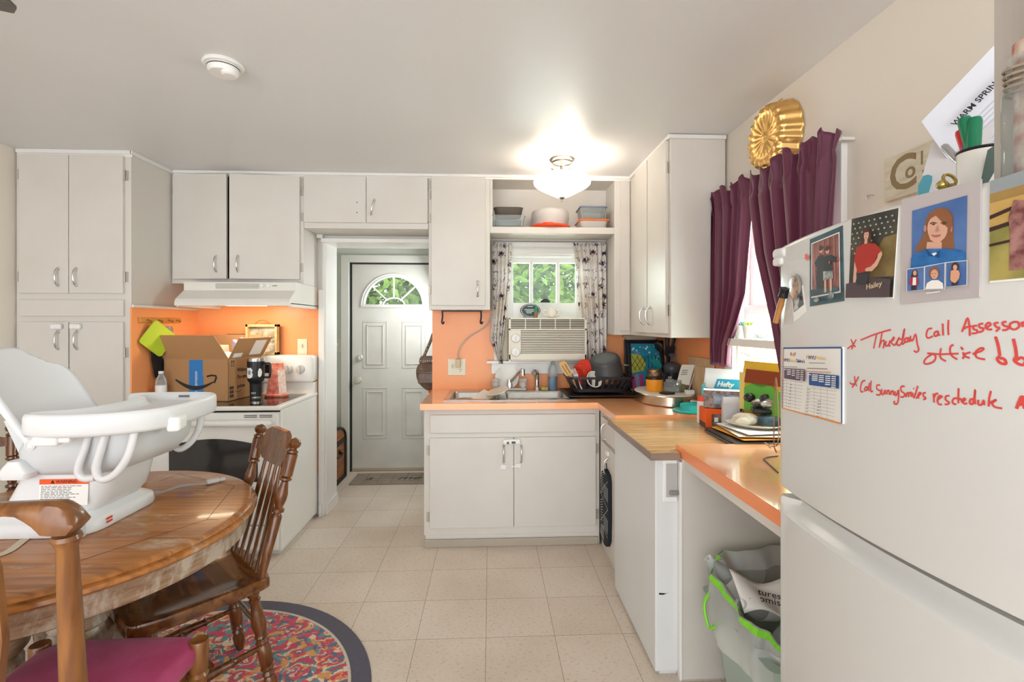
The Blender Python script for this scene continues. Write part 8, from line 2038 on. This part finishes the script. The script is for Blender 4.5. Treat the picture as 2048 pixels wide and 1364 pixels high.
c6 = Card('instant_photo', 'small black and white instant photo under the round magnet', 'photo', [(1583, 585), (1606, 570), (1613, 624), (1589, 644)], 'photos on the freezer door')
c6.sheet('paper', p_white)
c6.art('picture', [(0, rect(0.08, 0.92, 0.30, 0.95)), (1, ell(0.42, 0.62, 0.22, 0.16)), (2, [(0.5, 0.32), (0.9, 0.32), (0.9, 0.62), (0.7, 0.66)]), (1, [(0.1, 0.32), (0.5, 0.32), (0.45, 0.5), (0.2, 0.5)])], [M('grey_print', '#7c7a7c', 0.4), M('grey_print_light', '#bdbab8', 0.4), M('grey_print_dark', '#3a393c', 0.4)])
c7 = Card('star_magnet', 'tiny orange-red leaf-shaped magnet left of the barn photo', 'magnet', [(1611, 506), (1621, 503), (1621, 522), (1611, 524)], th=0.003)
c7.art('leaf', [(0, [(0.1, 0.9), (0.4, 0.75), (0.6, 0.95), (0.7, 0.6), (1.0, 0.55), (0.9, 0.25), (0.6, 0.05), (0.35, 0.3), (0.05, 0.35), (0.25, 0.6)])], [M('leaf_red', '#e05a3a', 0.5)])

# =================================================================== ON TOP OF THE FRIDGE
TP = 1.5885
cu = thing('marker_cup', 'white enamel cup with a black rim holding markers on the fridge', 'cup', (0.90, 0.80, TP))
o = (0.812, 0.768, TP)
B().lathe([(0.0, 0), (0.027, 0), (0.029, 0.004), (0.030, 0.098), (0.0275, 0.098), (0.0265, 0.008), (0, 0.008)], o, n=28).done('cup', M('enamel_white', '#e9e6df', 0.25), cu, smooth=45)
B().lathe([(0.030, 0.097), (0.0315, 0.099), (0.030, 0.102), (0.0275, 0.099), (0.030, 0.097)], o, n=28, cap=False).done('black_rim', black, cu, smooth=60)
def marker(label, base, tip, cap_m, body_m, r=0.0085, capk=0.45, cat='marker'):
    t = thing('marker_pen', label, cat, base, group='pens in the cup on the fridge')
    p, q = Vector(base), Vector(tip); d = q - p
    B().cyl(p, p + d * (1 - capk), r * 0.9, n=14).done('barrel', body_m, t, smooth=40)
    B().lathe([(r, 0), (r * 1.05, d.length * capk * 0.9), (r * 0.85, d.length * capk), (0, d.length * capk)], p + d * (1 - capk), d, 14).done('cap', cap_m, t, smooth=40)
gm_ = M('marker_green', '#0f7a55', 0.35); rm_ = M('marker_red', '#d8262e', 0.3); vm_ = M('marker_violet', '#5a3a78', 0.35)
marker('green marker leaning left in the cup', (0.82, 0.765, 1.60), pY(1928, 236, 0.79), gm_, white_pl, 0.0095, 0.40)
marker('second green marker at the right of the cup', (0.80, 0.772, 1.60), pY(1950, 236, 0.775), gm_, white_pl, 0.0095, 0.42)
marker('red marker at the left of the cup', (0.822, 0.772, 1.60), pY(1920, 262, 0.81), rm_, rm_, 0.0075, 0.4)
marker('violet marker low in the cup', (0.815, 0.76, 1.60), pY(1935, 288, 0.795), vm_, vm_, 0.0085, 0.2)
marker('silver tube pen lying far left out of the cup', (0.822, 0.76, 1.615), pY(1888, 292, 0.845), M('pen_silver', '#b9b9bb', 0.25, 0.9), M('pen_silver'), 0.006, 0.3, 'pen')
# papers standing behind the cup
def page(name, label, p00, p10, p01, m, cat='paper', bend=0.01):
    p00, p10, p01 = Vector(p00), Vector(p10), Vector(p01); a_, c_ = p10 - p00, p01 - p00; n_ = a_.cross(c_).normalized()
    b = B().grid(lambda s, t: p00 + a_ * s + c_ * t + n_ * bend * math.sin(math.pi * s), 8, 8)
    o_ = b.done(name + '_sheet', m, None, smooth=60); return o_, p00, a_, c_, n_
pp = thing('letter_sheet', 'tilted printed letter headed WARM SPRINGS on the fridge', 'paper', (0.98, 0.95, TP))
P0, P1, P2 = pY(1843, 243, 0.98), pY(2010, 68, 0.86), pY(1925, 362, 0.985)
b = B().grid(lambda s, t: P0 + (P1 - P0) * s * 1.25 + (P2 - P0) * t * (P0.z - TP - 0.002) / (P0.z - P2.z), 4, 4)
b.done('sheet', M('paper_blueish', '#d3d4db', 0.7), pp, solid=0.0006)
xa = (P1 - P0).normalized(); ya = (P0 - P2); ya = (ya - xa * ya.dot(xa)).normalized(); na = xa.cross(ya)
sgn = 1 if na.dot(Vector((0, 0, CAMH)) - P0) > 0 else -1
text('letterhead', 'WARM SPRINGS', 0.0145, M('print_black'), pp, (pY(1956, 200, 0.91) + na * 0.004 * sgn, xa, ya), 0.0003, bold=0.0003)
b = B()
for k in range(9):
    q = P0 + (P1 - P0) * (0.42) + (P2 - P0) * (0.5 + 0.055 * k) + na * 0.002 * sgn
    b.quad(q, q + xa * 0.14, q + xa * 0.14 + ya * 0.0012, q + ya * 0.0012)
b.done('faint_lines', M('faint_print', '#b5b5bb', 0.7), pp)
B().box(-0.0004, 0.0004, -0.0004, 0.0004, -0.006, 0.006).xf(Matrix.Translation(pY(1858, 242, 0.975))).done('staple', black, pp)
p2 = thing('folded_paper', 'folded white paper standing in front of the wooden sign', 'paper', (0.98, 1.0, TP))
Q0, Q1, Q2 = pY(1836, 392, 1.02), pY(1935, 372, 0.93), pY(1872, 268, 1.02)
kq = (Q0.z - TP - 0.001) / (Q2.z - Q0.z)
B().grid(lambda s, t: Q0 + Vector(((Q1 - Q0).x, (Q1 - Q0).y, 0)) * s * (1 + 0.3 * t) + (Q2 - Q0) * lerp(-kq, 1, t) + Vector((0, 0.004, 0)), 4, 4).done('sheet', M('paper_grey', '#dcd9da', 0.7), p2, solid=0.0006)
tc = pY(1856, 382, 1.0)
tb_ = thing('teal_pouch', 'dark teal cloth end sticking up behind the mauve-mounted photo', 'pouch', (tc.x, tc.y, TP))
B().rings([[(p.x + dx, p.y + dx, p.z if p.z > 1.69 else TP + 0.001) for p in [pY(u, v, 1.0) for u, v in ((1832, 388), (1836, 372), (1846, 352), (1856, 349), (1864, 352), (1864, 374), (1862, 380), (1840, 392))]] for dx in (0, 0.015)]).done('cloth', M('teal_cloth', '#4a8b97', 0.8), tb_)
kk = thing('key_ring', 'small brass key ring lying at the front edge on the fridge top', 'keys', pX(1899, 358, 0.728))
cpt = pX(1899, 360, 0.728)
B().tube([cpt + Vector((0.010 * math.cos(a), 0.004 * math.sin(a), 0.010 * math.sin(a))) for a in [2 * math.pi * k / 12 for k in range(12)]], 0.0025, 6, True).ball(cpt + Vector((-0.012, 0, -0.008)), 0.008, 8).ball(cpt + Vector((0.004, 0, -0.012)), 0.007, 8).done('ring', M('brass', '#b8a25e', 0.25, 0.9), kk, smooth=60)
fld = thing('paper_folder', 'upright beige paper sheaf at the right on the fridge', 'paper', (0.80, 0.66, TP))
F0, F1 = pY(1990, 328, 0.70), pY(2050, 310, 0.62)
b = B().grid(lambda s, t: Vector((F0.x, F0.y, TP + 0.0015)) + Vector(((F1 - F0).x, (F1 - F0).y, 0)) * s * 1.3 + Vector((0, 0, (F0.z - TP + 0.262 - 0.075 * s) * t)) + Vector((0.01 * math.sin(3 * s), 0, 0)), 6, 6)
b.done('sheets', M('paper_beige', '#c9c2bb', 0.8), fld, solid=0.002)
dk = thing('dark_clip_box', 'dark grey-green cloth bundle beside the marker cup', 'cloth', (0.80, 0.72, TP))
B().rings([[(p.x + dx, p.y + dx, p.z if p.z > 1.652 else TP + 0.001) for p in [pY(u, v, 0.715) for u, v in ((1952, 330), (1975, 300), (1990, 290), (2000, 322))]] for dx in (0.0, 0.012)]).done('bundle', M('grey_green', '#5d6f6c', 0.8), dk)
wj = thing('wire_jar', 'glass jar bound with string at the right edge on the fridge', 'jar', (0.745, 0.628, TP))
jo = (0.745, 0.628, TP)
B().lathe([(0.03, 0), (0.035, 0.005), (0.035, 0.13), (0.028, 0.15), (0.030, 0.165), (0.030, 0.18)], jo, n=24, cap=False).done('glass', clr, wj, smooth=50)
b = B()
for k in range(5):
    b.tube([(jo[0] + (0.031 + 0.001 * k % 2) * math.cos(a), jo[1] + 0.031 * math.sin(a), jo[2] + 0.13 + 0.008 * k + 0.004 * math.sin(a)) for a in [2 * math.pi * q / 16 for q in range(16)]], 0.002, 6, True)
b.done('string', M('string_beige', '#a89b86', 0.9), wj)
B().cyl((jo[0], jo[1], jo[2] + 0.01), (jo[0], jo[1], jo[2] + 0.20), 0.022, 0.024, 16).done('red_filling', M('filling_red', '#b5654e', 0.7, noise=(40, '#e0d2c4', 0.8)), wj)
